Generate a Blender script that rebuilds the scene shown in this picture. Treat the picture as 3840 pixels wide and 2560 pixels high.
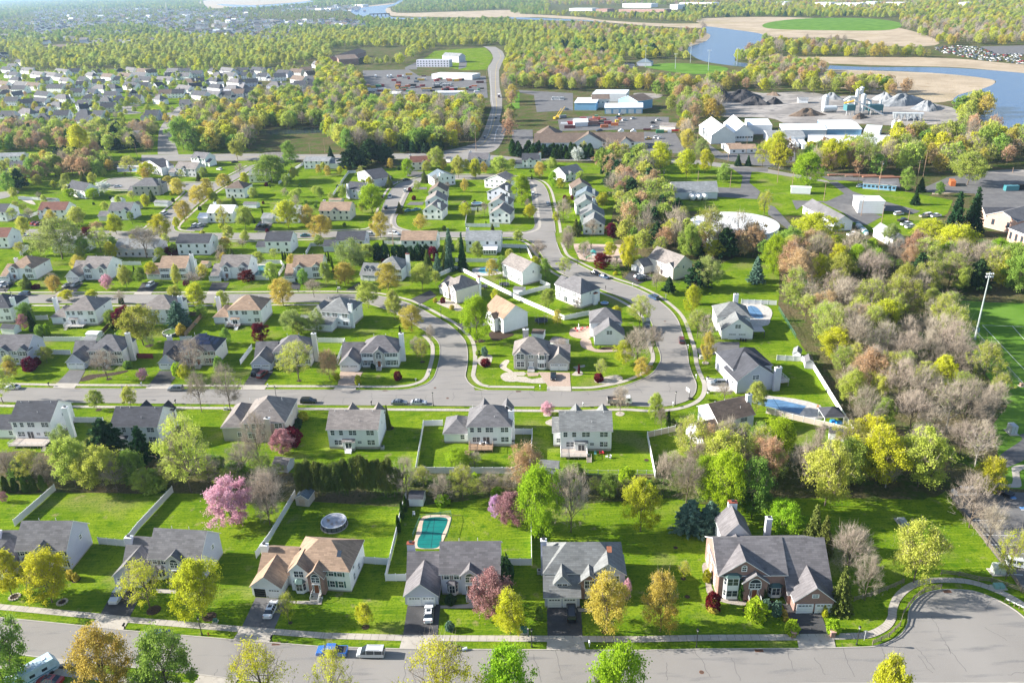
import bpy,bmesh,math,random
import numpy as np
from mathutils import Vector,geometry
R=math.radians
pi,cos,sin=math.pi,math.cos,math.sin
def U(m): return MB().use(m)
def SV(n,k,v): n.inputs[k].default_value=v
for o in list(bpy.data.objects):bpy.data.objects.remove(o)
SC=bpy.context.scene
COL=SC.collection
FPX,CAMH,PITCH,ROLL=2987.0,112.0,math.atan(1355/2987),R(1.87)
cam=bpy.data.cameras.new('camera');camo=bpy.data.objects.new('camera',cam);COL.objects.link(camo)
cam.sensor_fit='HORIZONTAL';cam.sensor_width=36.0;cam.lens=36.0*FPX/3840
cam.clip_start=1.0;cam.clip_end=120000
fw=Vector((0,cos(PITCH),-sin(PITCH)))
up0=Vector((0,sin(PITCH),cos(PITCH)));rt0=Vector((1,0,0))
rt=rt0*cos(ROLL)-up0*sin(ROLL)
up=up0*cos(ROLL)+rt0*sin(ROLL)
from mathutils import Matrix
camo.matrix_world=Matrix(((rt.x,up.x,-fw.x,0),(rt.y,up.y,-fw.y,0),(rt.z,up.z,-fw.z,CAMH),(0,0,0,1)))
SC.camera=camo
SUN_EL,SUN_AZ=24.0,187.0-14.0
sd=Vector((cos(R(SUN_EL))*cos(R(SUN_AZ)),cos(R(SUN_EL))*sin(R(SUN_AZ)),sin(R(SUN_EL))))
sl=bpy.data.lights.new('sun','SUN');sl.energy=5.0;sl.angle=R(0.5);sl.color=(1.0,0.955,0.88)
so=bpy.data.objects.new('sun',sl);COL.objects.link(so);so.rotation_euler=sd.to_track_quat('Z','Y').to_euler()
w=bpy.data.worlds.new('World');SC.world=w;w.use_nodes=True
nt=w.node_tree;bgn=nt.nodes['Background'];sky=nt.nodes.new('ShaderNodeTexSky')
sky.sky_type='NISHITA';sky.sun_disc=False;sky.sun_elevation=R(SUN_EL);sky.sun_rotation=R(90-SUN_AZ)
sky.altitude=100;sky.dust_density=1.0
nt.links.new(sky.outputs[0],bgn.inputs[0]);SV(bgn,1,0.088)
SC.view_settings.view_transform='Standard';SC.view_settings.look='None';SC.view_settings.gamma=1
SC.view_settings.exposure=1.5
SC.render.engine='CYCLES'
SC.cycles.max_bounces=5;SC.cycles.diffuse_bounces=2;SC.cycles.glossy_bounces=2;SC.cycles.transmission_bounces=2
SC.cycles.transparent_max_bounces=4;SC.cycles.volume_bounces=0
TI={'A1':(0,0,2.45),'A2':(960,0,2.45),'A3':(1920,0,1.4),'A4':(2880,0,1.4),'B1':(0,400,2.45),'B2':(960,400,2.45),'B3':(1920,400,2.45),'B4':(2880,400,2.45),
'C1':(0,880,2.45),'C2':(960,880,2.45),'C3':(1920,880,2.45),'C4':(2880,880,2.45),'D1':(0,1360,2.45),'D2':(960,1360,2.45),'D3':(1920,1360,2.45),'D4':(2880,1360,2.45),
'E1':(0,1760,1.96),'E2':(1200,1760,1.96),'E3':(2400,1760,1.63333),'G':(0,0,.6125)}
def at(t,x,y,z=0.0):
 a,b,s=TI[t];u=a+x/s-1920;v=b+y/s-1280
 d=fw*FPX+rt*u-up*v
 k=(z-CAMH)/d.z
 return Vector((d.x*k,d.y*k,z))
def pix(p):
 q=p-Vector((0,0,CAMH));d=q.dot(fw)
 return 1920+FPX*q.dot(rt)/d,1280-FPX*q.dot(up)/d
def hgt(p,t,x,ytop):
 yn=TI[t][1]+ytop/TI[t][2];lo,hi=0.0,60.0
 for _ in range(30):
  m=(lo+hi)/2
  if pix(Vector((p.x,p.y,m)))[1]>yn:lo=m
  else:hi=m
 return max(lo,0.4)
def pxm(p):
 return FPX/((p-Vector((0,0,CAMH))).dot(fw))
def pts(*a,z=0.0):
 out=[];t=None
 for q in a:
  if isinstance(q,str):t=q
  else:out.append(at(t,q[0],q[1],z))
 return out
def smooth(P,n=6,closed=False):
 out=[];m=len(P)
 rng=range(m if closed else m-1)
 for i in rng:
  if closed:a,b,c,d=P[i-1],P[i],P[(i+1)%m],P[(i+2)%m]
  else:a,b,c,d=P[max(i-1,0)],P[i],P[i+1],P[min(i+2,m-1)]
  for k in range(n):
   s=k/n
   out.append(0.5*((2*b)+(c-a)*s+(2*a-5*b+4*c-d)*s*s+(3*b-a-3*c+d)*s**3))
 if not closed:out.append(P[-1].copy())
 return out
def offset(P,d):
 out=[]
 for i,p in enumerate(P):
  a=P[max(i-1,0)];b=P[min(i+1,len(P)-1)]
  t=Vector((b.x-a.x,b.y-a.y,0))
  if t.length<1e-6:t=Vector((1,0,0))
  t.normalize();out.append(Vector((p.x-t.y*d,p.y+t.x*d,p.z)))
 return out
def srgb(r,g,b):
 f=lambda c:((c/255)/12.92 if c<=10 else((c/255+0.055)/1.055)**2.4)
 return(f(r),f(g),f(b),1)
MAT={}
def _nt(name):
 m=bpy.data.materials.new(name);m.use_nodes=True;t=m.node_tree;b=t.nodes['Principled BSDF']
 return m,t,b,t.nodes.new,t.links.new
def mat(name,col,rough=0.8,metal=0.0,var=0.12,scale=1.5,spec=0.3,col2=None,det=3.0,bump=0.0,stretch=None):
 if name in MAT:return MAT[name]
 m,t,b,N,L=_nt(name)
 SV(b,'Roughness',rough);SV(b,'Metallic',metal)
 SV(b,'Specular IOR Level',spec)
 c=list(col)+[1]if len(col)==3 else list(col)
 c2=(list(col2)+[1])[:4]if col2 else[min(1,x*(1+var))for x in c[:3]]+[1]
 c1=c if col2 else[x*(1-var)for x in c[:3]]+[1]
 co=N('ShaderNodeTexCoord');no=N('ShaderNodeTexNoise');SV(no,'Scale',scale);SV(no,'Detail',det)
 if stretch:
  mp=N('ShaderNodeMapping');SV(mp,'Scale',stretch)
  L(co.outputs['Object'],mp.inputs[0]);L(mp.outputs[0],no.inputs[0])
 else:L(co.outputs['Object'],no.inputs[0])
 rp=N('ShaderNodeValToRGB');rp.color_ramp.elements[0].position=0.32;rp.color_ramp.elements[1].position=0.68
 rp.color_ramp.elements[0].color=c1;rp.color_ramp.elements[1].color=c2
 L(no.outputs[0],rp.inputs[0]);L(rp.outputs[0],b.inputs['Base Color'])
 if bump:
  bp=N('ShaderNodeBump');SV(bp,'Strength',bump);SV(bp,'Distance',0.1)
  L(no.outputs[0],bp.inputs['Height']);L(bp.outputs[0],b.inputs['Normal'])
 MAT[name]=m;return m
def noise_stack(name,layers,rough=0.9,spec=0.2,bump=None,wave=None):
 if name in MAT:return MAT[name]
 m,t,b,N,L=_nt(name);SV(b,'Roughness',rough);SV(b,'Specular IOR Level',spec)
 co=N('ShaderNodeTexCoord');cur=None
 for i,ly in enumerate(layers):
  c=ly[0]
  if cur is None:
   rgb=N('ShaderNodeRGB');rgb.outputs[0].default_value=(list(c)+[1])[:4];cur=rgb.outputs[0];continue
  c,s,lo,hi,det=ly[:5]
  no=N('ShaderNodeTexNoise');SV(no,'Scale',s);SV(no,'Detail',det)
  mp=N('ShaderNodeMapping');SV(mp,'Location',(i*13.7,i*7.1,0))
  if len(ly)>5:SV(mp,'Scale',ly[5]);SV(mp,'Rotation',(0,0,ly[6]if len(ly)>6 else 0))
  L(co.outputs['Object'],mp.inputs[0]);L(mp.outputs[0],no.inputs[0])
  mr=N('ShaderNodeMapRange');SV(mr,1,lo);SV(mr,2,hi)
  L(no.outputs[0],mr.inputs[0])
  mx=N('ShaderNodeMix');mx.data_type='RGBA';SV(mx,7,(list(c)+[1])[:4])
  L(mr.outputs[0],mx.inputs[0]);L(cur,mx.inputs[6]);cur=mx.outputs[2]
 L(cur,b.inputs['Base Color'])
 if bump:
  no=N('ShaderNodeTexNoise');SV(no,'Scale',bump[0]);SV(no,'Detail',4)
  L(co.outputs['Object'],no.inputs[0]);bp=N('ShaderNodeBump');SV(bp,'Strength',bump[1]);SV(bp,'Distance',bump[2])
  L(no.outputs[0],bp.inputs['Height']);L(bp.outputs[0],b.inputs['Normal'])
 MAT[name]=m;return m
def shingle(name,col):
 if name in MAT:return MAT[name]
 m,t,b,N,L=_nt(name);SV(b,'Roughness',0.9);SV(b,'Specular IOR Level',0.25)
 co=N('ShaderNodeTexCoord');br=N('ShaderNodeTexBrick')
 SV(br,'Scale',1.0);SV(br,'Brick Width',1.1);SV(br,'Row Height',0.3)
 SV(br,'Mortar Size',0.012);SV(br,'Bias',0.0)
 SV(br,'Color1',[c*0.8 for c in col[:3]]+[1]);SV(br,'Color2',[min(1,c*1.18)for c in col[:3]]+[1])
 SV(br,'Mortar',[c*0.62 for c in col[:3]]+[1])
 L(co.outputs['Object'],br.inputs[0])
 no=N('ShaderNodeTexNoise');SV(no,'Scale',0.35);SV(no,'Detail',5)
 mp=N('ShaderNodeMapping');SV(mp,'Scale',(1,0.45,1));L(co.outputs['Object'],mp.inputs[0]);L(mp.outputs[0],no.inputs[0])
 mr=N('ShaderNodeMapRange');SV(mr,1,0.3);SV(mr,2,0.72);SV(mr,3,0.8);SV(mr,4,1.15)
 L(no.outputs[0],mr.inputs[0])
 mx=N('ShaderNodeMix');mx.data_type='RGBA';mx.blend_type='MULTIPLY';SV(mx,0,1)
 L(br.outputs[0],mx.inputs[6]);L(mr.outputs[0],mx.inputs[7]);L(mx.outputs[2],b.inputs['Base Color'])
 MAT[name]=m;return m
def siding(name,col,pitch=0.2,depth=0.35):
 if name in MAT:return MAT[name]
 m,t,b,N,L=_nt(name);SV(b,'Roughness',0.6);SV(b,'Specular IOR Level',0.3)
 co=N('ShaderNodeTexCoord');sx=N('ShaderNodeSeparateXYZ');L(co.outputs['Object'],sx.inputs[0])
 dv=N('ShaderNodeMath');dv.operation='DIVIDE';SV(dv,1,pitch);L(sx.outputs[2],dv.inputs[0])
 fr=N('ShaderNodeMath');fr.operation='FRACT';L(dv.outputs[0],fr.inputs[0])
 bp=N('ShaderNodeBump');SV(bp,'Strength',depth);SV(bp,'Distance',0.02)
 L(fr.outputs[0],bp.inputs['Height']);L(bp.outputs[0],b.inputs['Normal'])
 lt=N('ShaderNodeMath');lt.operation='LESS_THAN';SV(lt,1,0.12);L(fr.outputs[0],lt.inputs[0])
 no=N('ShaderNodeTexNoise');SV(no,'Scale',0.6);SV(no,'Detail',4);L(co.outputs['Object'],no.inputs[0])
 mr=N('ShaderNodeMapRange');SV(mr,1,0.3);SV(mr,2,0.7);SV(mr,3,0.93);SV(mr,4,1.0)
 L(no.outputs[0],mr.inputs[0])
 m1=N('ShaderNodeMix');m1.data_type='RGBA';SV(m1,6,(list(col)+[1])[:4]);SV(m1,7,[c*0.8 for c in col[:3]]+[1]);L(lt.outputs[0],m1.inputs[0])
 mx=N('ShaderNodeMix');mx.data_type='RGBA';mx.blend_type='MULTIPLY';SV(mx,0,1)
 L(m1.outputs[2],mx.inputs[6]);L(mr.outputs[0],mx.inputs[7]);L(mx.outputs[2],b.inputs['Base Color'])
 MAT[name]=m;return m
def brickmat(name,c1,c2,mortar,bw=0.45,bh=0.15):
 if name in MAT:return MAT[name]
 m,t,b,N,L=_nt(name);SV(b,'Roughness',0.9)
 co=N('ShaderNodeTexCoord');br=N('ShaderNodeTexBrick');SV(br,'Scale',1)
 SV(br,'Brick Width',bw);SV(br,'Row Height',bh);SV(br,'Mortar Size',0.015)
 SV(br,'Color1',(list(c1)+[1])[:4]);SV(br,'Color2',(list(c2)+[1])[:4]);SV(br,'Mortar',(list(mortar)+[1])[:4])
 sx=N('ShaderNodeSeparateXYZ');cx=N('ShaderNodeCombineXYZ');ad=N('ShaderNodeMath');L(co.outputs['Object'],sx.inputs[0])
 L(sx.outputs[0],ad.inputs[0]);L(sx.outputs[1],ad.inputs[1]);L(ad.outputs[0],cx.inputs[0]);L(sx.outputs[2],cx.inputs[1])
 L(cx.outputs[0],br.inputs[0]);L(br.outputs[0],b.inputs['Base Color'])
 MAT[name]=m;return m
def leafmat(name,c1,c2,trans=0.35,hue=0.03,val=0.25):
 if name in MAT:return MAT[name]
 m,t,b,N,L=_nt(name);t.nodes.remove(b);out=t.nodes['Material Output']
 co=N('ShaderNodeTexCoord');no=N('ShaderNodeTexNoise');SV(no,'Scale',0.9);SV(no,'Detail',3)
 L(co.outputs['Object'],no.inputs[0]);rp=N('ShaderNodeValToRGB')
 rp.color_ramp.elements[0].position=0.35;rp.color_ramp.elements[1].position=0.65
 rp.color_ramp.elements[0].color=(list(c1)+[1])[:4];rp.color_ramp.elements[1].color=(list(c2)+[1])[:4];L(no.outputs[0],rp.inputs[0])
 oi=N('ShaderNodeObjectInfo');hs=N('ShaderNodeHueSaturation')
 mh=N('ShaderNodeMapRange');SV(mh,3,0.5-hue);SV(mh,4,0.5+hue);L(oi.outputs['Random'],mh.inputs[0])
 m2=N('ShaderNodeMath');m2.operation='MULTIPLY';SV(m2,1,7.31);L(oi.outputs['Random'],m2.inputs[0])
 f2=N('ShaderNodeMath');f2.operation='FRACT';L(m2.outputs[0],f2.inputs[0])
 mv=N('ShaderNodeMapRange');SV(mv,3,1-val);SV(mv,4,1+val);L(f2.outputs[0],mv.inputs[0])
 L(mh.outputs[0],hs.inputs['Hue']);L(mv.outputs[0],hs.inputs['Value']);L(rp.outputs[0],hs.inputs['Color'])
 df=N('ShaderNodeBsdfDiffuse');tr=N('ShaderNodeBsdfTranslucent');ms=N('ShaderNodeMixShader');SV(ms,0,trans)
 L(hs.outputs[0],df.inputs[0]);L(hs.outputs[0],tr.inputs[0]);L(df.outputs[0],ms.inputs[1]);L(tr.outputs[0],ms.inputs[2]);L(ms.outputs[0],out.inputs['Surface'])
 MAT[name]=m;return m
def glass(name,col,rough=0.08):
 if name in MAT:return MAT[name]
 m,t,b,N,L=_nt(name);SV(b,'Base Color',(list(col)+[1])[:4]);SV(b,'Roughness',rough)
 SV(b,'Specular IOR Level',0.8)
 MAT[name]=m;return m
def tag(o,label=None,cat=None,group=None,kind=None):
 if label:o['label']=label
 if cat:o['category']=cat
 if group:o['group']=group
 if kind:o['kind']=kind
 return o
def empty(name,loc,rz=0.0,label=None,cat=None,group=None):
 o=bpy.data.objects.new(name,None);COL.objects.link(o);o.location=loc;o.rotation_euler=(0,0,rz);o.empty_display_size=0.5
 return tag(o,label,cat,group)
def link(name,me,parent=None,mats=()):
 o=bpy.data.objects.new(name,me);COL.objects.link(o)
 if parent is not None:o.parent=parent
 return o
KIDS={}
def copy_tree(o,parent=None):
 c=o.copy();COL.objects.link(c)
 if parent is not None:c.parent=parent
 for ch in KIDS.get(o.name,[]):copy_tree(ch,c)
 return c
def remember(o):
 KIDS[o.name]=list(o.children)
 for c in o.children:remember(c)
 return o
class MB:
 def __init__(s):s.v=[];s.f=[];s.m=[];s.mats=[];s.cur=0
 def use(s,m):
  if m not in s.mats:s.mats.append(m)
  s.cur=s.mats.index(m);return s
 def add(s,vs,fs):
  n=len(s.v);s.v+=[tuple(v)for v in vs]
  for f in fs:s.f.append(tuple(i+n for i in f));s.m.append(s.cur)
  return s
 def box(s,x0,x1,y0,y1,z0,z1,M=None):
  v=[(x0,y0,z0),(x1,y0,z0),(x1,y1,z0),(x0,y1,z0),(x0,y0,z1),(x1,y0,z1),(x1,y1,z1),(x0,y1,z1)]
  if M is not None:v=[M @ Vector(p)for p in v]
  return s.add(v,[(0,3,2,1),(4,5,6,7),(0,1,5,4),(1,2,6,5),(2,3,7,6),(3,0,4,7)])
 def taper(s,cx,cy,z0,z1,a0,b0,a1,b1):
  v=[(cx-a0,cy-b0,z0),(cx+a0,cy-b0,z0),(cx+a0,cy+b0,z0),(cx-a0,cy+b0,z0),(cx-a1,cy-b1,z1),(cx+a1,cy-b1,z1),(cx+a1,cy+b1,z1),(cx-a1,cy+b1,z1)]
  return s.add(v,[(0,3,2,1),(4,5,6,7),(0,1,5,4),(1,2,6,5),(2,3,7,6),(3,0,4,7)])
 def tube(s,P,rad,n=8,cap=True):
  P=[Vector(p)for p in P]
  if not hasattr(rad,'__len__'):rad=[rad]*len(P)
  vs=[];fs=[]
  for i,p in enumerate(P):
   d=(P[min(i+1,len(P)-1)]-P[max(i-1,0)]).normalized()
   a=d.cross(Vector((0,0,1))if abs(d.z)<0.9 else Vector((1,0,0))).normalized();b=d.cross(a)
   for k in range(n):
    t=2*pi*k/n;vs.append(p+a*cos(t)*rad[i]+b*sin(t)*rad[i])
  for i in range(len(P)-1):
   for k in range(n):
    q=(k+1)%n;fs.append((i*n+k,i*n+q,(i+1)*n+q,(i+1)*n+k))
  if cap:fs.append(tuple(range(n))[::-1]);fs.append(tuple((len(P)-1)*n+k for k in range(n)))
  return s.add(vs,fs)
 def lathe(s,cx,cy,prof,n=16,top=True):
  vs=[];fs=[]
  for r,z in prof:
   for k in range(n):
    t=2*pi*k/n;vs.append((cx+r*cos(t),cy+r*sin(t),z))
  for i in range(len(prof)-1):
   for k in range(n):
    q=(k+1)%n;fs.append((i*n+k,i*n+q,(i+1)*n+q,(i+1)*n+k))
  if top and prof[-1][0]>0.001:fs.append(tuple((len(prof)-1)*n+k for k in range(n)))
  if prof[0][0]>0.001:fs.append(tuple(range(n))[::-1])
  return s.add(vs,fs)
 def prism(s,poly,z0,z1):
  n=len(poly);vs=[(p[0],p[1],z0)for p in poly]+[(p[0],p[1],z1)for p in poly]
  fs=[(i,(i+1)%n,(i+1)%n+n,i+n)for i in range(n)]
  tri=geometry.tessellate_polygon([[Vector((p[0],p[1],0))for p in poly]])
  fs+=[tuple(i+n for i in t)for t in tri]+[tuple(t)[::-1]for t in tri]
  return s.add(vs,fs)
 def sheet(s,poly,z):
  tri=geometry.tessellate_polygon([[Vector((p[0],p[1],0))for p in poly]])
  fs=[]
  for t in tri:
   a,b,c=[poly[i]for i in t]
   cr=(b[0]-a[0])*(c[1]-a[1])-(b[1]-a[1])*(c[0]-a[0])
   fs.append(tuple(t)if cr>0 else tuple(t)[::-1])
  return s.add([(p[0],p[1],z)for p in poly],fs)
 def strip(s,A,B,z):
  n=len(A);vs=[(p[0],p[1],z)for p in A]+[(p[0],p[1],z)for p in B]
  fs=[]
  for i in range(n-1):
   f=(i,i+1,i+1+n,i+n);a,b,c=vs[f[0]],vs[f[1]],vs[f[2]]
   if(b[0]-a[0])*(c[1]-a[1])-(b[1]-a[1])*(c[0]-a[0])<0:f=f[::-1]
   fs.append(f)
  return s.add(vs,fs)
 def wallstrip(s,P,w,z0,z1):
  A=offset([Vector(p)for p in P],w/2);B=offset([Vector(p)for p in P],-w/2);n=len(A)
  vs=[(p.x,p.y,z0)for p in A]+[(p.x,p.y,z1)for p in A]+[(p.x,p.y,z0)for p in B]+[(p.x,p.y,z1)for p in B]
  fs=[]
  for i in range(n-1):
   fs+=[(i,i+1,i+1+n,i+n),(i+2*n,i+3*n,i+1+3*n,i+1+2*n),(i+n,i+1+n,i+1+3*n,i+3*n)]
  fs+=[(0,n,3*n,2*n),(n-1,3*n-1,4*n-1,2*n-1)]
  return s.add(vs,fs)
 def B(s,name,parent=None,mats=None,smooth=False):
  me=bpy.data.meshes.new(name);me.from_pydata(s.v,[],s.f)
  ms=mats if mats else s.mats
  for m in ms:me.materials.append(m)
  if len(s.mats)>1:me.polygons.foreach_set('material_index',s.m)
  if smooth:me.polygons.foreach_set('use_smooth',[True]*len(me.polygons))
  me.update();return link(name,me,parent)
def npmesh(name,V,F,mi=None,mats=()):
 me=bpy.data.meshes.new(name);nv,nf=len(V),len(F);k=F.shape[1]
 me.vertices.add(nv);me.vertices.foreach_set('co',V.astype(np.float32).ravel())
 me.loops.add(nf*k);me.loops.foreach_set('vertex_index',F.astype(np.int32).ravel())
 me.polygons.add(nf);me.polygons.foreach_set('loop_start',np.arange(0,nf*k,k,dtype=np.int32))
 try:me.polygons.foreach_set('loop_total',np.full(nf,k,dtype=np.int32))
 except Exception:pass
 for m in mats:me.materials.append(m)
 if mi is not None:me.polygons.foreach_set('material_index',mi.astype(np.int32))
 me.update(calc_edges=True);return me
def structure(o):o['kind']='structure';return o
# SETTING
def poly(*a,n=5,z=0.0,closed=True):
 return smooth(pts(*a,z=z),n,closed)
LAWN=noise_stack('lawn_green',[((0.105,0.178,0.008),),((0.170,0.240,0.014),0.10,0.42,0.62,3.0),((0.055,0.128,0.006),0.5,0.50,0.72,4.0),
 ((0.200,0.265,0.020),0.9,0.50,0.68,5.0,(0.12,2.6,1),0.4),((0.21,0.205,0.07),0.06,0.56,0.72,7.0),((0.25,0.22,0.10),0.33,0.62,0.76,8.0),((0.050,0.11,0.006),2.2,0.48,0.75,3.0)],bump=(6,0.6,0.12),spec=0)
FIELD=noise_stack('field_green',[((0.08,0.17,0.02),),((0.125,0.23,0.035),0.05,0.4,0.6,3.0),((0.11,0.20,0.02),0.5,0.5,0.8,4.0)],bump=(3,0.4,0.1),spec=0)
WILD=noise_stack('wild_ground',[((0.075,0.085,0.025),),((0.13,0.105,0.055),0.05,0.4,0.6,4.0),((0.060,0.110,0.015),0.12,0.5,0.62,5.0),
 ((0.17,0.14,0.085),0.7,0.52,0.75,5.0),((0.04,0.045,0.02),1.4,0.52,0.75,3.0)],bump=(1.5,0.9,0.4),spec=0)
ASPH=noise_stack('old_asphalt',[((0.225,0.208,0.188),),((0.258,0.24,0.218),0.06,0.4,0.65,4.0),((0.165,0.158,0.152),0.35,0.55,0.72,5.0,(0.3,2,1)),((0.25,0.24,0.23),5,0.5,0.8,2.0)],bump=(25,0.25,0.02))
BLACKTOP=noise_stack('dark_asphalt',[((0.055,0.054,0.055),),((0.085,0.083,0.083),0.25,0.4,0.7,4.0),((0.11,0.105,0.10),2.5,0.6,0.8,3.0)],bump=(25,0.25,0.02))
GREYTOP=noise_stack('worn_asphalt',[((0.12,0.115,0.115),),((0.16,0.155,0.15),0.2,0.4,0.7,4.0),((0.09,0.088,0.088),0.8,0.55,0.75,4.0)],bump=(25,0.25,0.02))
CONC=noise_stack('concrete_walk',[((0.37,0.335,0.285),),((0.43,0.39,0.335),0.3,0.4,0.65,4.0),((0.28,0.25,0.21),1.2,0.55,0.75,4.0)])
PAVER=noise_stack('paver_tan',[((0.36,0.27,0.21),),((0.43,0.33,0.26),2.0,0.45,0.6,3.0)])
PAVERW=noise_stack('paver_pale',[((0.42,0.39,0.36),),((0.52,0.49,0.45),1.2,0.45,0.6,3.0)])
GRAVEL=noise_stack('white_gravel',[((0.40,0.35,0.28),),((0.50,0.45,0.38),1.5,0.4,0.6,5.0),((0.22,0.18,0.13),3,0.52,0.7,3.0)],bump=(9,0.8,0.1))
MULCH=noise_stack('dark_mulch',[((0.045,0.028,0.018),),((0.09,0.06,0.04),4,0.5,0.7,4.0)],bump=(9,0.8,0.1))
STONEBED=noise_stack('stone_bed',[((0.30,0.26,0.22),),((0.40,0.35,0.30),2,0.4,0.6,4.0)],bump=(6,0.8,0.1))
MARSH=noise_stack('marsh_reed',[((0.33,0.26,0.175),),((0.42,0.335,0.235),0.02,0.4,0.6,4.0),((0.27,0.20,0.115),0.08,0.56,0.72,5.0),((0.30,0.24,0.12),0.006,0.55,0.7,3.0)],bump=(0.5,1.0,0.7))
DIRT=noise_stack('bare_dirt',[((0.30,0.24,0.18),),((0.40,0.32,0.25),0.1,0.4,0.6,5.0),((0.22,0.17,0.12),0.7,0.55,0.75,4.0)],bump=(2,0.6,0.2))
SAND=noise_stack('play_sand',[((0.42,0.31,0.25),),((0.50,0.38,0.31),0.15,0.4,0.6,5.0)])
WHITEP=mat('white_paint',(0.78,0.77,0.75),var=0.03);YELP=mat('yellow_paint',(0.60,0.42,0.05),var=0.05)
IRONM=mat('iron_rust',(0.17,0.07,0.03),rough=0.7)
def water(name,deep,rough=0.12,bump=0.25,scale=0.25):
 m,t,b,N,L=_nt(name);SV(b,'Base Color',(list(deep)+[1])[:4]);SV(b,'Roughness',rough)
 SV(b,'Specular IOR Level',0.6)
 co=N('ShaderNodeTexCoord');no=N('ShaderNodeTexNoise');SV(no,'Scale',scale);SV(no,'Detail',3)
 mp=N('ShaderNodeMapping');SV(mp,'Scale',(1,2.5,1));L(co.outputs['Object'],mp.inputs[0]);L(mp.outputs[0],no.inputs[0])
 bp=N('ShaderNodeBump');SV(bp,'Strength',bump);SV(bp,'Distance',0.3);L(no.outputs[0],bp.inputs['Height']);L(bp.outputs[0],b.inputs['Normal'])
 MAT[name]=m;return m
RIVERM=water('river_water',(0.025,0.07,0.18),0.25,0.6,0.3);PONDM=water('pond_water',(0.04,0.06,0.06),0.08,0.1,0.5)  # river base colour carries the blue of the reflected sky
def flat(name,polys,z,m,kind='structure'):
 b=U(m)
 for i,p in enumerate(polys):b.sheet(p,z+0.0012*i)
 o=b.B(name);o['kind']=kind;return o
b=U(WILD);b.sheet([(-32000,-200),(32000,-200),(32000,40000),(-32000,40000)],-0.06);structure(b.B('ground'))
flat('lawn',[pts('G',(-900,1850),(3100,1850),(2700,1250),(2290,1190),(2170,1125),'D4',(1430,1255),(860,1240),'D3',(1450,1240),(700,1290),(0,1210),'D2',(1650,1290),(1430,1330),(480,1270),(0,1215),'D1',(1970,1195),(500,1190),(0,1190),'G',(-330,1130)),
   pts('G',(-360,1030),'D1',(0,820),(520,830),(1750,830),(1850,950),'D2',(0,1010),(1450,1000),'D3',(0,1030),(1330,1030),(1450,900),(2352,720),'D4',(300,760),(560,860),(800,790),(800,620),'C4',(660,1560),(300,1000),(90,640),'G',(1790,680),(1790,600),(1690,590),(1560,650),(1430,640),(1400,520),(1420,440),(1380,376),(1130,368),(820,392),(620,365),(300,388),(0,405),(-330,440))],-0.03,LAWN)
flat('far_lawn',[pts('A1',(0,1550),(1500,1450),(2300,1380),(1800,1100),(1900,800),(2352,620),(1000,640),(200,660),(0,560),(-600,600),(-600,1550)),
   pts('A2',(1560,530),(1640,470),(1900,450),(2110,440),(2180,520),(2120,640),(1900,650),(1500,560)),
   pts('B3',(1240,620),(1480,520),(1800,540),(2352,600),'B4',(300,640),(600,660),(1700,860),(1650,980),(1200,1250),(600,1000),(0,1000),'B3',(1500,950),(1500,860),(1240,780))],-0.025,LAWN)
flat('far_field',[poly('A4',(0,120),(200,98),(500,97),(690,120),(640,158),(300,160),(0,150)),poly('A3',(700,345),(860,332),(1100,350),(1120,375),(960,390),(740,362)),
   pts('A3',(0,480),(40,482),(40,570),(0,570))],0.05,FIELD)
flat('sports_field',[pts('C4',(1760,600),(2000,620),(2700,640),(2800,1568),'D4',(2900,1200),(2050,1140),(2130,960),(2070,560),(2200,400),(2060,200),'C4',(2050,1350),(1850,1050),(1700,700))],0.0,FIELD)
flat('creek_bank',[poly('D1',(0,1190),(500,1180),(1200,1200),(1900,1200),(2352,1290),'D2',(300,1270),(900,1270),(1420,1290),(1900,1270),'D3',(0,1170),(700,1230),(1400,1230),(2000,1330),'D4',(0,1200),(700,1240),(1400,1240),(1600,1200),(1700,1000),(1300,700),(820,640),(600,860),'D3',(2352,850),(1500,1000),(700,1040),(0,1050),'D2',(1500,1010),(0,1030),'D1',(1800,900),(500,830),(0,830),n=2)],-0.012,WILD)
flat('marsh',[poly('A4',(0,300),(300,300),(700,300),(1000,310),(1344,340),(1700,360),(1700,400),(1344,385),(1000,355),(600,345),(200,330),(0,322)),
   poly('A4',(180,360),(500,370),(900,385),(1130,400),(1190,425),(1160,460),(1030,490),(1000,520),(860,540),(700,510),(420,470),(250,440)),
   poly('A3',(980,100),(1344,90),(1700,100),'A4',(300,90),(700,150),(900,230),(600,240),(350,190),(100,200),'A3',(1344,190),(1200,165),(1040,145)),
   poly('A4',(0,130),(180,140),(450,160),(750,190),(800,230),(600,215),(300,200),(0,190)),
   poly('A3',(380,95),(520,110),(800,125),(1000,125),(1000,148),(700,135),(400,108)),poly('A3',(0,75),(150,78),(400,95),(380,105),(150,92),(0,92)),
   poly('A3',(980,165),(1050,180),(1020,215),(940,245),(900,235),(960,210)),poly('A3',(1170,290),(1230,260),(1344,275),(1400,315),(1250,312)),
   poly('A2',(1180,90),(1230,75),(1300,120),(1800,110),(2352,95),(2352,155),(1700,160),(1300,150),(1230,140)),poly('A1',(1850,10),(2352,-30),'A2',(500,0),(0,50),'A1',(1900,75)),poly('A4',(860,1020),(1120,990),(1160,960),(1000,940)),
   poly('A2',(880,80),(1000,60),(1250,30),(1250,38),(1000,80))],0.02,MARSH)
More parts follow.
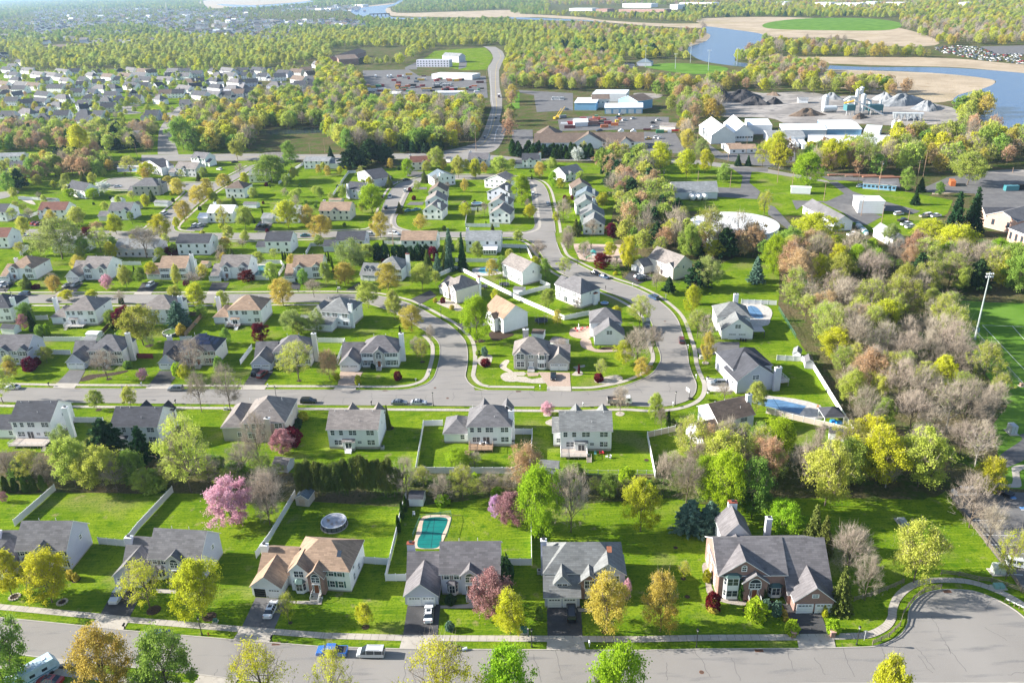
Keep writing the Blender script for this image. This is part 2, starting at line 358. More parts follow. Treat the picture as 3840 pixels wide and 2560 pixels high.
flat('river',[poly('A4',(-60,330),(200,338),(500,352),(900,355),(1200,372),(1500,400),(1900,430),(1900,850),(1500,850),(1344,770),(1180,740),(1100,700),(1130,640),(1110,620),(1150,560),(1130,520),(980,535),(1000,500),(1100,475),(1180,445),(1180,420),(1000,395),(700,375),(300,365),(100,355),'A3',(1344,340)),
   poly('A3',(1010,140),(1150,155),(1310,180),(1310,215),(1250,240),(1210,270),(1170,310),(1200,330),(1344,335),(1344,360),(1150,345),(1000,320),(930,280),(915,255),(950,240),(1020,215),(1040,185),(1000,165)),
   poly('A3',(0,92),(170,97),(400,108),(500,122),(380,112),(200,108),(0,100)),
   poly('A2',(880,92),(1050,62),(1250,40),(1310,8),(1350,8),(1290,45),(1215,70),(1190,95),(1215,140),(1300,165),(1600,165),(1300,180),(1000,155),(900,130)),
   poly('A1',(2000,40),'A2',(0,50),(300,30),(500,10),(520,20),(300,45),(0,70),'A1',(2100,60))],0.045,RIVERM)
flat('pond',[poly('B2',(0,230),(380,200),(640,180),(700,215),(600,240),(380,250),(0,260),'B1',(2200,240))],0.045,PONDM)
flat('bare_ground',[poly('A4',(0,490),(150,480),(330,500),(400,505),(600,495),(850,540),(1000,580),(980,640),(700,660),(500,650),(300,660),(100,650),(0,620),'A3',(1020,600),(1000,500),(1200,480)),
   poly('A3',(640,490),(780,495),(770,515),(680,520)),poly('B4',(1950,600),(2352,580),(2352,640),(1950,660))],0.03,noise_stack('yard_gravel',[((0.22,0.20,0.18),),((0.33,0.30,0.27),0.04,0.4,0.6,5.0),((0.14,0.13,0.125),0.15,0.5,0.7,5.0)]))
RZ=0.03
roads=[]
S1T=pts('E1',(-500,1040),(0,1088),(130,1100),(680,1155),(900,1180),(1710,1250),(2352,1300))+pts('E2',(590,1318),(1100,1322),(1680,1325),(2352,1329))+pts('E3',(400,1099),(960,1096),(1200,1092))+smooth(pts('E3',(1330,1088),(1430,1083),(1520,1056),(1600,1005),(1640,940),(1645,880),(1670,820),(1725,770),(1800,742),(1900,735),(2040,745),(2180,795),(2280,850),(2352,905),(2500,1040),(2600,1250)),4)
S1B=pts('E1',(-500,1290),(0,1340),(340,1385),(600,1412),(1460,1505),(1740,1542),(2352,1590))+pts('E2',(1000,1590),(2352,1600))+pts('E3',(1000,1310),(2000,1308),(2352,1304),(2600,1304))
roads.append(S1T+S1B[::-1])
S2T1=pts('D1',(-600,205),(0,225),(190,229),(490,236),(1340,240),(2352,248))+pts('D2',(710,250),(1000,253))+smooth(pts('D2',(1180,254),(1320,250),(1440,235),(1560,195),(1625,145),(1655,80),(1672,20),'C2',(1688,1120),(1690,1040),(1672,985),(1610,920),(1520,865),(1400,790),(1250,710),(1100,655),(960,628),(700,622)),4)+pts('C2',(380,622),'C1',(1900,630),(1160,632),(430,630),(-500,628))
S4T=pts('C1',(-500,548),(0,548),(1380,549),'C2',(0,545),(640,541))+smooth(pts('C2',(930,546),(1120,560),(1370,618),(1510,680),(1630,745),(1780,832),(1890,935),(1930,1000),(1945,1100),(1940,1200),(1924,1285),'D2',(1928,135),(1955,182),(2020,228),(2125,254)),4)+pts('D2',(2352,256),'D3',(200,260))
S5L=smooth(pts('D3',(550,264),(740,261),(900,238),(1050,205),(1200,148),(1300,85),(1350,10),'C3',(1365,1150),(1360,1090),(1330,1010),(1310,930),(1300,860),(1270,780),(1220,710),(1120,640),(1000,575),(830,508),(660,440),(500,380),(390,315),(310,235),(250,150),(190,80),(120,40)),4)+pts('C3',(0,22),'B2',(2100,1204),(1500,1204),(640,1205),(400,1212),'B1',(2352,1224),(1500,1225),(440,1206),(0,1190),(-600,1170))
S2B=pts('D1',(-600,340),(130,360),(1150,370),(2220,381),'D2',(370,385),(1790,395),'D3',(0,400),(640,405))+smooth(pts('D3',(860,394),(1050,391),(1230,402),(1380,400),(1500,382),(1610,345),(1675,290),(1693,220),(1685,170),(1650,90),(1625,10),'C3',(1622,1170),(1612,1080),(1598,1010),(1575,940),(1548,850),(1520,780),(1470,710),(1390,638),(1280,560),(1110,480),(900,410),(720,330),(580,260),(470,200),(430,130),(407,60)),4)+smooth(pts('B3',(400,1160),(392,1080),(375,1000),(355,900),(332,800),(305,740),(265,698),(200,672),(100,655)),4)+pts('B3',(0,640),'B2',(2200,628),(1700,628))+smooth(pts('B2',(1600,632),(1440,668),(1330,700),(1250,755),(1205,830),(1165,920),(1140,1010),(1110,1090),(1040,1128),(950,1140)),4)+pts('B2',(480,1152),(0,1160))
S8T=smooth(pts('B1',(1760,1158),(1640,1148),(1600,1125),(1612,1085),(1700,1000),(1850,870),(2000,760),(2200,650),(2330,560),'B2',(80,520),(140,500)),3)
S9L=smooth(pts('B1',(2300,540),(2150,620),(2010,690),(1940,700)),3)+smooth(pts('B1',(1690,700),(1500,705),(1330,690),(1250,660),(1120,655),(990,675),(960,715),(1000,750),(1150,765),(1300,758),(1500,758),(1700,765),(1720,790),(1600,900),(1480,1010),(1390,1095),(1330,1130),(1200,1145)),3)
LOOPI=smooth(pts('B2',(1460,1148),(1340,1118),(1292,1085),(1288,1020),(1340,930),(1385,830),(1430,755),(1500,700),(1640,672)),4)+pts('B2',(2100,672),'B3',(0,668))+smooth(pts('B3',(130,680),(165,730),(185,850),(200,1000),(212,1080),(190,1125),(120,1148)),4)+pts('B3',(0,1152),'B2',(1900,1150))
mid=pts('D1',(-600,340),(-600,205),(0,225),(490,236),(1340,240),(2352,248),'D2',(710,250),(1180,254),(2110,252),(2352,256),'D3',(200,260),(550,264))
i5=min(range(len(S5L)),key=lambda i:(S5L[i]-at('C3',120,40)).length)
S5curve=S5L[:i5+1]
j5=min(range(len(S2B)),key=lambda i:(S2B[i]-at('C3',407,60)).length)
roads.append(mid+S5curve+[S2B[j5]]+S2B[:j5][::-1])
i3=min(range(len(S2T1)),key=lambda i:(S2T1[i]-at('D2',1320,250)).length);i4=min(range(len(S4T)),key=lambda i:(S4T[i]-at('D2',2010,220)).length)
roads.append(S2T1[i3:]+S4T[:i4+1]+pts('D2',(2010,252.5),(1320,252.8)))
j6=min(range(len(S2B)),key=lambda i:(S2B[i]-at('B2',950,1140)).length)
roads.append([S5L[i5]]+S5L[i5:]+pts('B1',(-600,1100),(0,1118),(800,1135),(1200,1145))+pts('B1',(1760,1160),(2352,1160),'B2',(480,1152),(950,1140))+pts('B2',(1040,1128),(1460,1148),(1900,1150),'B3',(0,1152),(120,1148),(392,1148))+[S2B[j5]])
j7=min(range(len(S2B)),key=lambda i:(S2B[i]-at('B3',392,1140)).length)
roads.append(S2B[j7:j6+1]+pts('B2',(1040,1129),(1460,1149))+LOOPI+pts('B3',(190,1149)))
roads.append(S8T+S9L+pts('B1',(1390,1147)))
roads.append(pts('B1',(1300,445),(1640,440),(2352,432),'B2',(400,440),(800,438),(1300,432),(1640,425))+smooth(pts('B2',(1740,405),(1900,370),(2020,330),(2085,240),(2130,120),(2165,10)),3)
   +pts('A2',(2150,930),(2150,800),(2128,640))+smooth(pts('A2',(2135,610),(2180,540),(2150,470),(2100,435),(2080,428)),2)+pts('A2',(2200,432))+smooth(pts('A2',(2262,470),(2285,520),(2260,580),(2232,650)),2)+pts('A2',(2238,800),(2262,900),'B2',(2260,30))
   +smooth(pts('B2',(2235,140),(2290,200),(2285,260),(2250,340),(2200,400),(2100,440)),3)+pts('B2',(2352,462),'B3',(200,470),(1230,478),(1700,492),(2352,575),'B4',(400,650),(540,680),(600,720),(560,700),(0,612),'B3',(1700,530),(1230,505),(0,490),'B2',(1700,480),(800,482),(350,488),'B1',(1960,500),(1500,500),(1300,500)))
roads.append(smooth(pts('B1',(1450,440),(1450,330),(1470,200),(1550,90),(1640,0),'A1',(1700,1060),(1760,1045),(1700,1065),(1620,1130),(1590,1220),(1615,1330),(1640,1420)),3))
roads.append(pts('A1',(1530,1035),(1760,1035),(1760,1056),(1530,1056)))
roads.append(poly('A1',(1080,990),(1240,965),(1300,970),(1230,990),(1240,1020),(1300,1040),(1100,1050)))
roads.append(poly('B1',(-400,820),(0,785),(150,770),(160,800),(0,850),(-400,900)))
flat('road',roads,RZ,ASPH)
KERB=U(mat('kerb_concrete',(0.36,0.33,0.29),var=0.1,scale=0.6));WALK=U(CONC)
def kw(P,side,d0=1.75,d1=3.1,walk=True):
 KERB.wallstrip(P,0.22,0.0,0.13)
 if walk:WALK.strip(offset(P,side*d0),offset(P,side*d1),0.05)
kw(S1T,1,2.0,3.5);kw(S1B[1:],-1,2.0,3.5)
kw(S2T1[:i3+38],1);kw(S2T1[i3+38:],1,walk=False);WALK.strip(offset(S2T1[i3+60:],1.75),offset(S2T1[i3+60:],3.1),0.05)
kw(S4T,1);kw(S5curve,1);kw(S5L[i5:],1);kw(S2B[:j5],-1);kw(S2B[j5+1:j6+1],-1);kw(S2B[j6:],-1);kw(LOOPI,1);kw(S8T,-1);kw(S9L,-1)
structure(KERB.B('kerb'));structure(WALK.B('pavement'))
J=U(mat('joint_dark',(0.16,0.14,0.12)))
for P,sd_,a,bb in((S1T,1,2.0,3.5),(S2T1[:12],1,1.75,3.1),(S2B[:8],-1,1.75,3.1)):
 acc=0
 for i in range(len(P)-1):
  L_=(P[i+1]-P[i]).length;t=(P[i+1]-P[i]).normalized();n=Vector((-t.y,t.x,0))*sd_;s=0
  while s<L_:
   q=P[i]+t*s;a1=q+n*a;b1=q+n*bb
   J.add([(a1.x-t.x*.03,a1.y-t.y*.03,.055),(a1.x+t.x*.03,a1.y+t.y*.03,.055),(b1.x+t.x*.03,b1.y+t.y*.03,.055),(b1.x-t.x*.03,b1.y-t.y*.03,.055)],[(0,1,2,3)]);s+=1.5
structure(J.B('pavement_joints'))
rnd=random.Random(5);CR=U(mat('crack_seal',(0.10,0.095,0.09)))
def crack(x,y,L_,a,w_=0.05):
 P=[Vector((x,y,0))]
 for k in range(int(L_/0.6)):
  a2=a+rnd.uniform(-.5,.5);P.append(P[-1]+Vector((cos(a2)*.6,sin(a2)*.6,0)))
 if len(P)>1:CR.strip(offset(P,w_/2),offset(P,-w_/2),0.035)
for k in range(26):crack(-80+k*6.3+rnd.uniform(-2,2),101+rnd.uniform(0,2),rnd.uniform(3,8),R(90)+rnd.uniform(-.2,.2),0.07)
for k in range(9):crack(60+rnd.uniform(0,30),100+rnd.uniform(0,22),rnd.uniform(4,12),rnd.uniform(0,3),0.06)
for k in range(24):crack(-130+k*8,206+rnd.uniform(0,1),rnd.uniform(3,7.5),R(90)+rnd.uniform(-.3,.3),0.08)
structure(CR.B('road_cracks'))
b=U(mat('seam_dark',(0.15,0.145,0.14)))
p=[at('D1',0,300),at('D1',2352,312),at('D2',1700,330)];b.strip(offset(p,.05),offset(p,-.05),0.036);structure(b.B('road_seam'))
b=U(YELP)
c=smooth(pts('B2',(1700,455),(1900,410),(2060,360),(2140,270),(2185,150),(2210,20),'A2',(2205,900),(2200,700),(2215,590),(2250,520),(2220,460)),6)
for o_ in(-.15,.15):b.strip(offset(c,o_+.06),offset(c,o_-.06),0.05)
c=pts('B1',(1640,470),(2352,462),'B2',(800,462),(1640,452),(1700,455))
for o_ in(-.15,.15):b.strip(offset(c,o_+.06),offset(c,o_-.06),0.05)
structure(b.B('road_centre_lines'))
b=U(WHITEP)
for l in(pts('B2',(2240,170),(2205,230),(2190,300)),pts('A2',(2190,1300),(2215,1180))):b.strip(offset(l,.08),offset(l,-.08),0.055)
c=smooth(pts('B2',(2110,300),(2155,180),(2180,20),'A2',(2165,900),(2150,650)),4);b.strip(offset(c,.07),offset(c,-.07),0.055)
structure(b.B('road_edge_lines'))
flat('car_park',[pts('B3',(0,210),(190,212),(195,380),(0,400)),pts('A3',(0,472),(320,490),(320,580),(130,590),(115,500),(0,480)),pts('B3',(420,120),(700,90),(1440,95),(1440,205),(440,225)),
  pts('B3',(1210,230),(1500,240),(1590,400),(1560,430),(1210,430)),pts('B4',(540,870),(800,830),(1000,860),(1380,980),(1100,960),(900,960),(1050,1010),(900,1090),(780,1060),(700,980),(480,870)),
  pts('B4',(0,900),(60,920),(250,1130),(200,1140),(0,990)),pts('B4',(220,860),(540,870),(700,800),(560,690),(640,690),(780,780),(1000,850),(1400,960),(1320,990),(980,880),(720,880),(500,880),(330,900),(260,950)),
  pts('B4',(480,640),(1200,660),(1220,760),(1180,740),(840,680),(560,680)),pts('B4',(1350,780),(1650,650),(1960,600),(2352,640),(2600,700),(2600,1000),(2352,950),(1950,920),(1900,800),(1700,790)),
  pts('B3',(1800,340),(1930,430),(2352,440),'B4',(100,330),(250,330),(250,500),(0,560),'B3',(2000,500),(1860,470)),
  pts('B3',(1880,740),(2100,750),(2120,640),(2010,560),(2352,560),'B4',(0,590),(0,600),'B3',(2200,600),(2180,700),(2280,780),(2250,850),(1880,830)),
  pts('A2',(980,650),(1400,640),(1500,700),(2110,700),(2130,900),(1950,900),(1600,870),(1170,870),(990,850)),pts('A2',(1370,620),(1480,570),(1480,640),(1370,640)),pts('A2',(1870,550),(1940,560),(1930,620),(1860,640)),
  pts('A3',(570,330),(640,335),(650,358),(600,358)),pts('A2',(450,460),(530,470),(520,510),(450,500)),pts('A4',(1110,245),(1344,240),(1500,250),(1500,290),(1200,285))],0.035,GREYTOP)
flat('school_car_park',[pts('E3',(1900,165),'D4',(2060,1180),(2352,1190),(2800,1190),'E3',(2900,800),(2352,745),(2200,560))],0.035,GREYTOP)
flat('park_path',[poly('D4',(2130,850),(2330,710),(2310,665),(2400,660),(2400,850),(2200,960),(2120,960),n=4)],0.035,GREYTOP)
flat('park_walk',[poly('D4',(2110,1110),(2240,1110),(2240,1000),(2240,960),(2300,940),(2400,940),(2400,965),(2310,1000),(2330,1130),(2250,1145),(2140,1140),n=3),poly('B1',(160,830),(250,830),(330,900),(240,880),n=3)],0.05,CONC)
b=U(WHITEP)
for a_,c_ in(((2040,310),(2230,312)),((2080,400),(2290,405)),((2150,460),(2345,462)),((2200,510),(2352,515)),((2260,640),(2345,645))):
 l=pts('E3',a_,c_);b.strip(offset(l,.06),offset(l,-.06),0.045)
for l in(pts('C4',(1780,740),(2352,1370)),pts('C4',(1970,830),(2352,1235)),pts('C4',(1970,830),(2352,845)),pts('C4',(2245,838),(2352,960))):b.strip(offset(l,.06),offset(l,-.06),0.02)
for a_ in((2260,1250),(2345,1350)):
 l=pts('D4',(a_[0]-20,a_[1]),(a_[0]+20,a_[1]));b.strip(offset(l,.08),offset(l,-.08),0.046)
structure(b.B('ground_markings'))
b=U(mat('blue_paint',(0.12,0.28,0.55)))
for(x,y)in((2262,1250),(2352,1345)):
 l=pts('D4',(x-28,y),(x+28,y));b.strip(offset(l,.9),offset(l,.1),0.043)
structure(b.B('disabled_bay_marking'))
flat('playground_sand',[pts('B3',(565,1258),(1000,1268),(1040,1430),(700,1425),(620,1400),(570,1300))],0.02,SAND)
dw={'d':[],'g':[],'c':[],'p':[],'w':[],'m':[],'s':[],'v':[]}
D=lambda k,*a,n=0:dw[k].append(poly(*a,n=n)if n else pts(*a))
D('d','E1',(730,1078),(948,1098),(1040,905),(860,840));D('c','E1',(728,1075),(955,1097),(905,1178),(650,1152))
D('g','E1',(1770,1172),(2005,1195),(2110,950),(1880,938));D('c','E1',(1765,1170),(2010,1195),(1975,1276),(1715,1248))
D('d','E2',(608,1233),(862,1235),(885,990),(645,988));D('c','E2',(606,1233),(864,1235),(858,1322),(583,1317))
D('d','E2',(1673,1240),(1930,1240),(1918,995),(1668,995));D('c','E2',(1671,1240),(1932,1240),(1955,1327),(1665,1324))
D('d','E3',(965,1022),(1160,1022),(1090,830),(870,820));D('c','E3',(960,1024),(1185,1024),(1200,1092),(972,1095))
D('d','E1',(330,1568),(600,1420),(340,1390),(100,1560));D('c','E1',(335,1385),(600,1412),(590,1450),(300,1440));D('c','E1',(1470,1507),(1750,1542),(1700,1600),(1400,1600))
D('g','C1',(525,1363),(722,1363),(785,1243),(640,1240));D('c','C1',(520,1363),(722,1365),(680,1412),(485,1405))
D('d','C1',(1375,1370),(1565,1370),(1660,1250),(1465,1250));D('c','C1',(1370,1370),(1568,1372),(1545,1420),(1335,1415))
D('d','C1',(2240,1378),(2352,1380),'C2',(70,1382),(165,1245),(0,1240),'C1',(2330,1240));D('c','C1',(2235,1380),'C2',(110,1382),(75,1425),'C1',(2210,1420))
D('p','C2',(750,1385),(915,1385),(985,1255),(775,1255));D('c','C2',(745,1383),(920,1385),(915,1430),(705,1428))
D('p','D3',(330,215),(540,217),(530,90),(240,85));D('c','D3',(322,215),(542,217),(545,262),(320,260))
D('d','C1',(545,523),(700,523),(765,440),(625,440));D('c','C1',(543,523),(703,523),(660,556),(500,552))
D('d','C1',(1255,523),(1400,523),(1465,440),(1310,440));D('c','C1',(1253,523),(1402,523),(1385,552),(1222,552))
D('d','C1',(1915,518),(2060,518),(2110,438),(1950,438));D('c','C1',(1912,520),(2062,520),(2050,552),(1895,552));D('d','C1',(-60,520),(60,520),(140,440),(20,440))
D('d','C2',(335,505),(400,508),(410,438),(280,438));D('d','C2',(820,512),(940,512),(1080,445),(945,440))
D('d','C2',(1425,590),(1510,638),(1660,560),(1600,510));D('d','C2',(1830,820),(1900,870),(2130,830),(2080,790));D('d','C3',(1030,405),(1150,458),(1300,400),(1180,340),(1080,340))
D('g','C3',(1690,1050),(1720,1100),(2085,1100),(2090,985),(1905,985));D('v','C3',(1780,1310),(1800,1440),(2050,1440),(2040,1270),(2000,1340));D('v','C3',(1985,1160),(2040,1160),(2060,1400),(1990,1370))
D('g','B1',(1700,1140),(1850,1140),(1900,1075),(1790,1072));D('d','B2',(-20,1140),(120,1140),(160,1055),(30,1050));D('d','B1',(260,1100),(400,1100),(440,1055),(320,1050))
D('g','B2',(1150,705),(1240,735),(1300,690),(1180,680));D('g','B2',(1380,905),(1530,905),(1545,875),(1420,875));D('g','B2',(1450,762),(1570,762),(1570,740),(1460,740));D('g','B2',(1380,640),(1500,650),(1540,600),(1400,590))
D('w','D3',(0,85),(110,82),(130,100),(110,118),(0,120));D('w','D3',(0,140),(60,125),(130,128),(180,150),(300,130),(325,140),(322,185),(180,186),(0,165),n=2);D('p','D3',(130,90),(250,92),(240,120),(150,125));D('w','D3',(755,155),(800,140),(850,130),(960,112),(1015,135),(1000,170),(900,195),(780,185),n=4)
D('w','C2',(2030,1150),(2100,1100),(2165,1110),(2165,1160),(2130,1215),(2060,1200),n=4);D('w','C2',(2238,1200),(2290,1150),(2330,1160),(2300,1215),(2352,1250),(2352,1275),(2260,1235),n=3);D('w','C2',(2245,1300),(2300,1265),(2390,1290),(2400,1345),(2290,1345),n=3);D('w','D3',(548,110),(590,70),(560,40),(600,30),(665,20),(665,40),(620,50),(655,105),(600,120),n=3)
D('w','D3',(285,470),(320,458),(362,475),(350,490),(300,492),n=4);D('w','D3',(310,540),(380,515),(385,580),(320,565),n=4);D('w','D3',(952,462),(990,448),(1035,465),(1010,488),(965,485),n=4);D('w','C3',(1752,1180),(1778,1166),(1804,1180),(1778,1192),n=4)
D('m','C3',(765,1050),(860,1030),(1035,1035),(1035,1052),(900,1056),n=3);D('p','C3',(635,960),(720,965),(765,1050),(1040,1056),(1040,1068),(860,1078),(760,1075),(640,1030),n=3);D('p','C3',(525,910),(560,855),(715,850),(720,950),(635,955),(560,940),n=3)
D('m','C1',(730,1345),(800,1290),(1000,1270),(1150,1245),(1170,1258),(1050,1290),(900,1310),(820,1335),n=3)
D('m','C2',(1990,975),(2050,955),(2105,975),(2080,990),(2020,992),n=4);D('m','C2',(2140,900),(2200,880),(2352,900),(2352,930),(2200,975),(2150,940),n=3);D('w','C2',(1660,620),(1750,590),(1900,670),(1860,700),(1780,680),(1690,645),n=3)
D('c','E1',(1150,875),(1300,880),(1290,912),(1150,905));D('c','E2',(885,1000),(1080,990),(1130,965),(1135,1018),(885,1020));D('c','E1',(2110,965),(2352,965),(2352,992),(2150,985));D('c','E2',(0,950),(20,950),(10,990),(0,990));D('c','E2',(1890,1020),(2000,1020),(2000,1045),(1900,1045))
D('s','E3',(380,590),(410,570),(430,640),(440,720),(470,760),(540,790),(640,800),(640,830),(520,815),(420,770),(400,690),n=3);D('m','E3',(490,760),(600,750),(760,790),(860,815),(850,835),(700,840),(540,810),n=3);D('m','E3',(630,850),(700,880),(780,890),(720,915),(650,895),n=3)
for q in(('E1',105,935,34),('E1',455,972,34),('E1',1130,1032,52),('E1',1540,1080,50),('E1',2135,1125,16),('E2',335,1155,28),('E1',560,810,32),('E2',2090,1190,22),('E2',1605,1092,22),('C1',1370,1020,36),('C1',1000,1325,26),('C2',395,1340,24),('C2',1530,1168,24),('D1',905,432,26),('E3',265,668,16),('E3',290,778,16),('E3',218,478,14),('E3',1235,893,14),('D3',1235,893,22),('D2',1230,600,40),('C1',2352-290,300,12)):
 t_,x_,y_,r_=q;c0=at(t_,x_,y_);rr=r_/TI[t_][2]/pxm(c0)
 dw['m'].append([c0+Vector((cos(a)*rr,sin(a)*rr*1.0,0))for a in[k*pi/7 for k in range(14)]])
flat('blacktop_driveway',dw['d'],0.04,BLACKTOP);flat('grey_driveway',dw['g'],0.04,GREYTOP);flat('concrete_apron',dw['c'],0.058,CONC)
flat('paver_driveway',dw['p'],0.042,PAVER);flat('pale_paving',dw['v'],0.044,PAVERW);flat('white_gravel_bed',dw['w'],0.03,GRAVEL);flat('mulch_bed',dw['m'],0.02,MULCH);flat('stone_bed',dw['s'],0.025,STONEBED)
# TREES
NR=np.random.default_rng(11)
BARK=mat('bark',(0.13,0.10,0.075),var=0.25,scale=3);BARKL=mat('pale_bark',(0.36,0.33,0.29),var=0.2,scale=3)
TWIG=leafmat('bare_twigs',(0.31,0.26,0.205),(0.48,0.41,0.33),0.1,0.015,0.22)
LM={
 'yel':leafmat('leaf_yellow',(0.42,0.44,0.02),(0.64,0.65,0.06),0.46,0.012,0.12),
 'ylg':leafmat('leaf_yellow_green',(0.34,0.40,0.06),(0.52,0.57,0.12),0.46,0.02,0.2),
 'lime':leafmat('leaf_lime',(0.24,0.38,0.015),(0.39,0.55,0.04),0.46,0.015,0.12),
 'gold':leafmat('leaf_gold',(0.46,0.37,0.06),(0.62,0.53,0.12),0.46,0.015,0.15),
 'org':leafmat('leaf_orange',(0.44,0.28,0.14),(0.57,0.41,0.24),0.35,0.02,0.15),
 'grn':leafmat('leaf_mid_green',(0.19,0.30,0.045),(0.33,0.45,0.09),0.35,0.02,0.2),
 'pale':leafmat('leaf_pale_green',(0.26,0.34,0.09),(0.40,0.46,0.15),0.46,0.015,0.12),
 'pink':leafmat('blossom_pink',(0.70,0.36,0.45),(0.84,0.58,0.64),0.35,0.01,0.1),
 'lilac':leafmat('blossom_lilac',(0.50,0.28,0.50),(0.66,0.45,0.62),0.35,0.01,0.1),
 'crab':leafmat('blossom_crab',(0.34,0.15,0.17),(0.52,0.31,0.31),0.3,0.015,0.15),
 'white':leafmat('blossom_white',(0.62,0.66,0.60),(0.78,0.80,0.76),0.3,0.01,0.08),
 'red':leafmat('leaf_dark_red',(0.10,0.010,0.020),(0.20,0.022,0.035),0.3,0.02,0.2),
 'pine':leafmat('needle_dark',(0.022,0.060,0.022),(0.060,0.120,0.045),0.12,0.02,0.2),
 'spruce':leafmat('needle_olive',(0.11,0.15,0.03),(0.20,0.24,0.06),0.15,0.02,0.15),
 'blue':leafmat('needle_blue',(0.09,0.17,0.12),(0.19,0.29,0.20),0.15,0.01,0.12),
 'arb':leafmat('needle_column',(0.035,0.075,0.012),(0.08,0.14,0.02),0.12,0.02,0.2),
 'mix':leafmat('leaf_wood_mix',(0.21,0.22,0.03),(0.36,0.33,0.06),0.35,0.06,0.3),
}
def tubes_np(curves,n=5):
 V=[];F=[];off=0
 for P,rad in curves:
  P=np.array(P);m=len(P)
  d=np.gradient(P,axis=0);d/=(np.linalg.norm(d,axis=1,keepdims=True)+1e-9)
  ref=np.where(np.abs(d[:,2:3])<0.9,[[0,0,1.0]],[[1.0,0,0]]);a=np.cross(d,ref);a/=(np.linalg.norm(a,axis=1,keepdims=True)+1e-9);b=np.cross(d,a)
  t=np.arange(n)*2*np.pi/n;r=np.array(rad)[:,None,None]
  V.append((P[:,None,:]+a[:,None,:]*np.cos(t)[None,:,None]*r+b[:,None,:]*np.sin(t)[None,:,None]*r).reshape(-1,3))
  for i in range(m-1):
   for k in range(n):q=(k+1)%n;F.append((off+i*n+k,off+i*n+q,off+(i+1)*n+q,off+(i+1)*n+k))
  off+=m*n
 return np.concatenate(V),np.array(F)
def limb(p0,p1,n=5,wob=0.06,sag=0.0):
 p0=np.array(p0,float);p1=np.array(p1,float);L_=np.linalg.norm(p1-p0)
 t=np.linspace(0,1,n)[:,None];P=p0+(p1-p0)*t;P[1:-1]+=NR.normal(0,wob*L_*0.5,(n-2,3));P[:,2]+=(np.sin(t[:,0]*np.pi)*sag*L_);return P
def quads(C,s,nrm=None,asp=1.6,flat_=0.0):
 n=len(C);a=NR.normal(size=(n,3));a/=np.linalg.norm(a,axis=1,keepdims=True)
 if flat_:a[:,2]*=(1-flat_);a/=np.linalg.norm(a,axis=1,keepdims=True)
 b=np.cross(a,NR.normal(size=(n,3)));b/=np.linalg.norm(b,axis=1,keepdims=True)
 s=np.broadcast_to(np.array(s),(n,))[:,None];a=a*s*asp/2;b=b*s/2
 V=np.stack([C-a,C+b*0.9,C+a,C-b*0.9],1).reshape(-1,3);F=np.arange(n*4).reshape(n,4);return V,F
def slivers(P0,P1,w_):
 d=P1-P0;s=np.cross(d,NR.normal(size=d.shape));s/=(np.linalg.norm(s,axis=1,keepdims=True)+1e-9);s*=np.broadcast_to(np.array(w_),(len(d),))[:,None]/2
 V=np.stack([P0-s,P0+s,P1+s*0.4,P1-s*0.4],1).reshape(-1,3);F=np.arange(len(d)*4).reshape(-1,4);return V,F
def cat_(parts):
 V=[];F=[];off=0
 for v,f in parts:V.append(v);F.append(f+off);off+=len(v)
 return np.concatenate(V),np.concatenate(F)
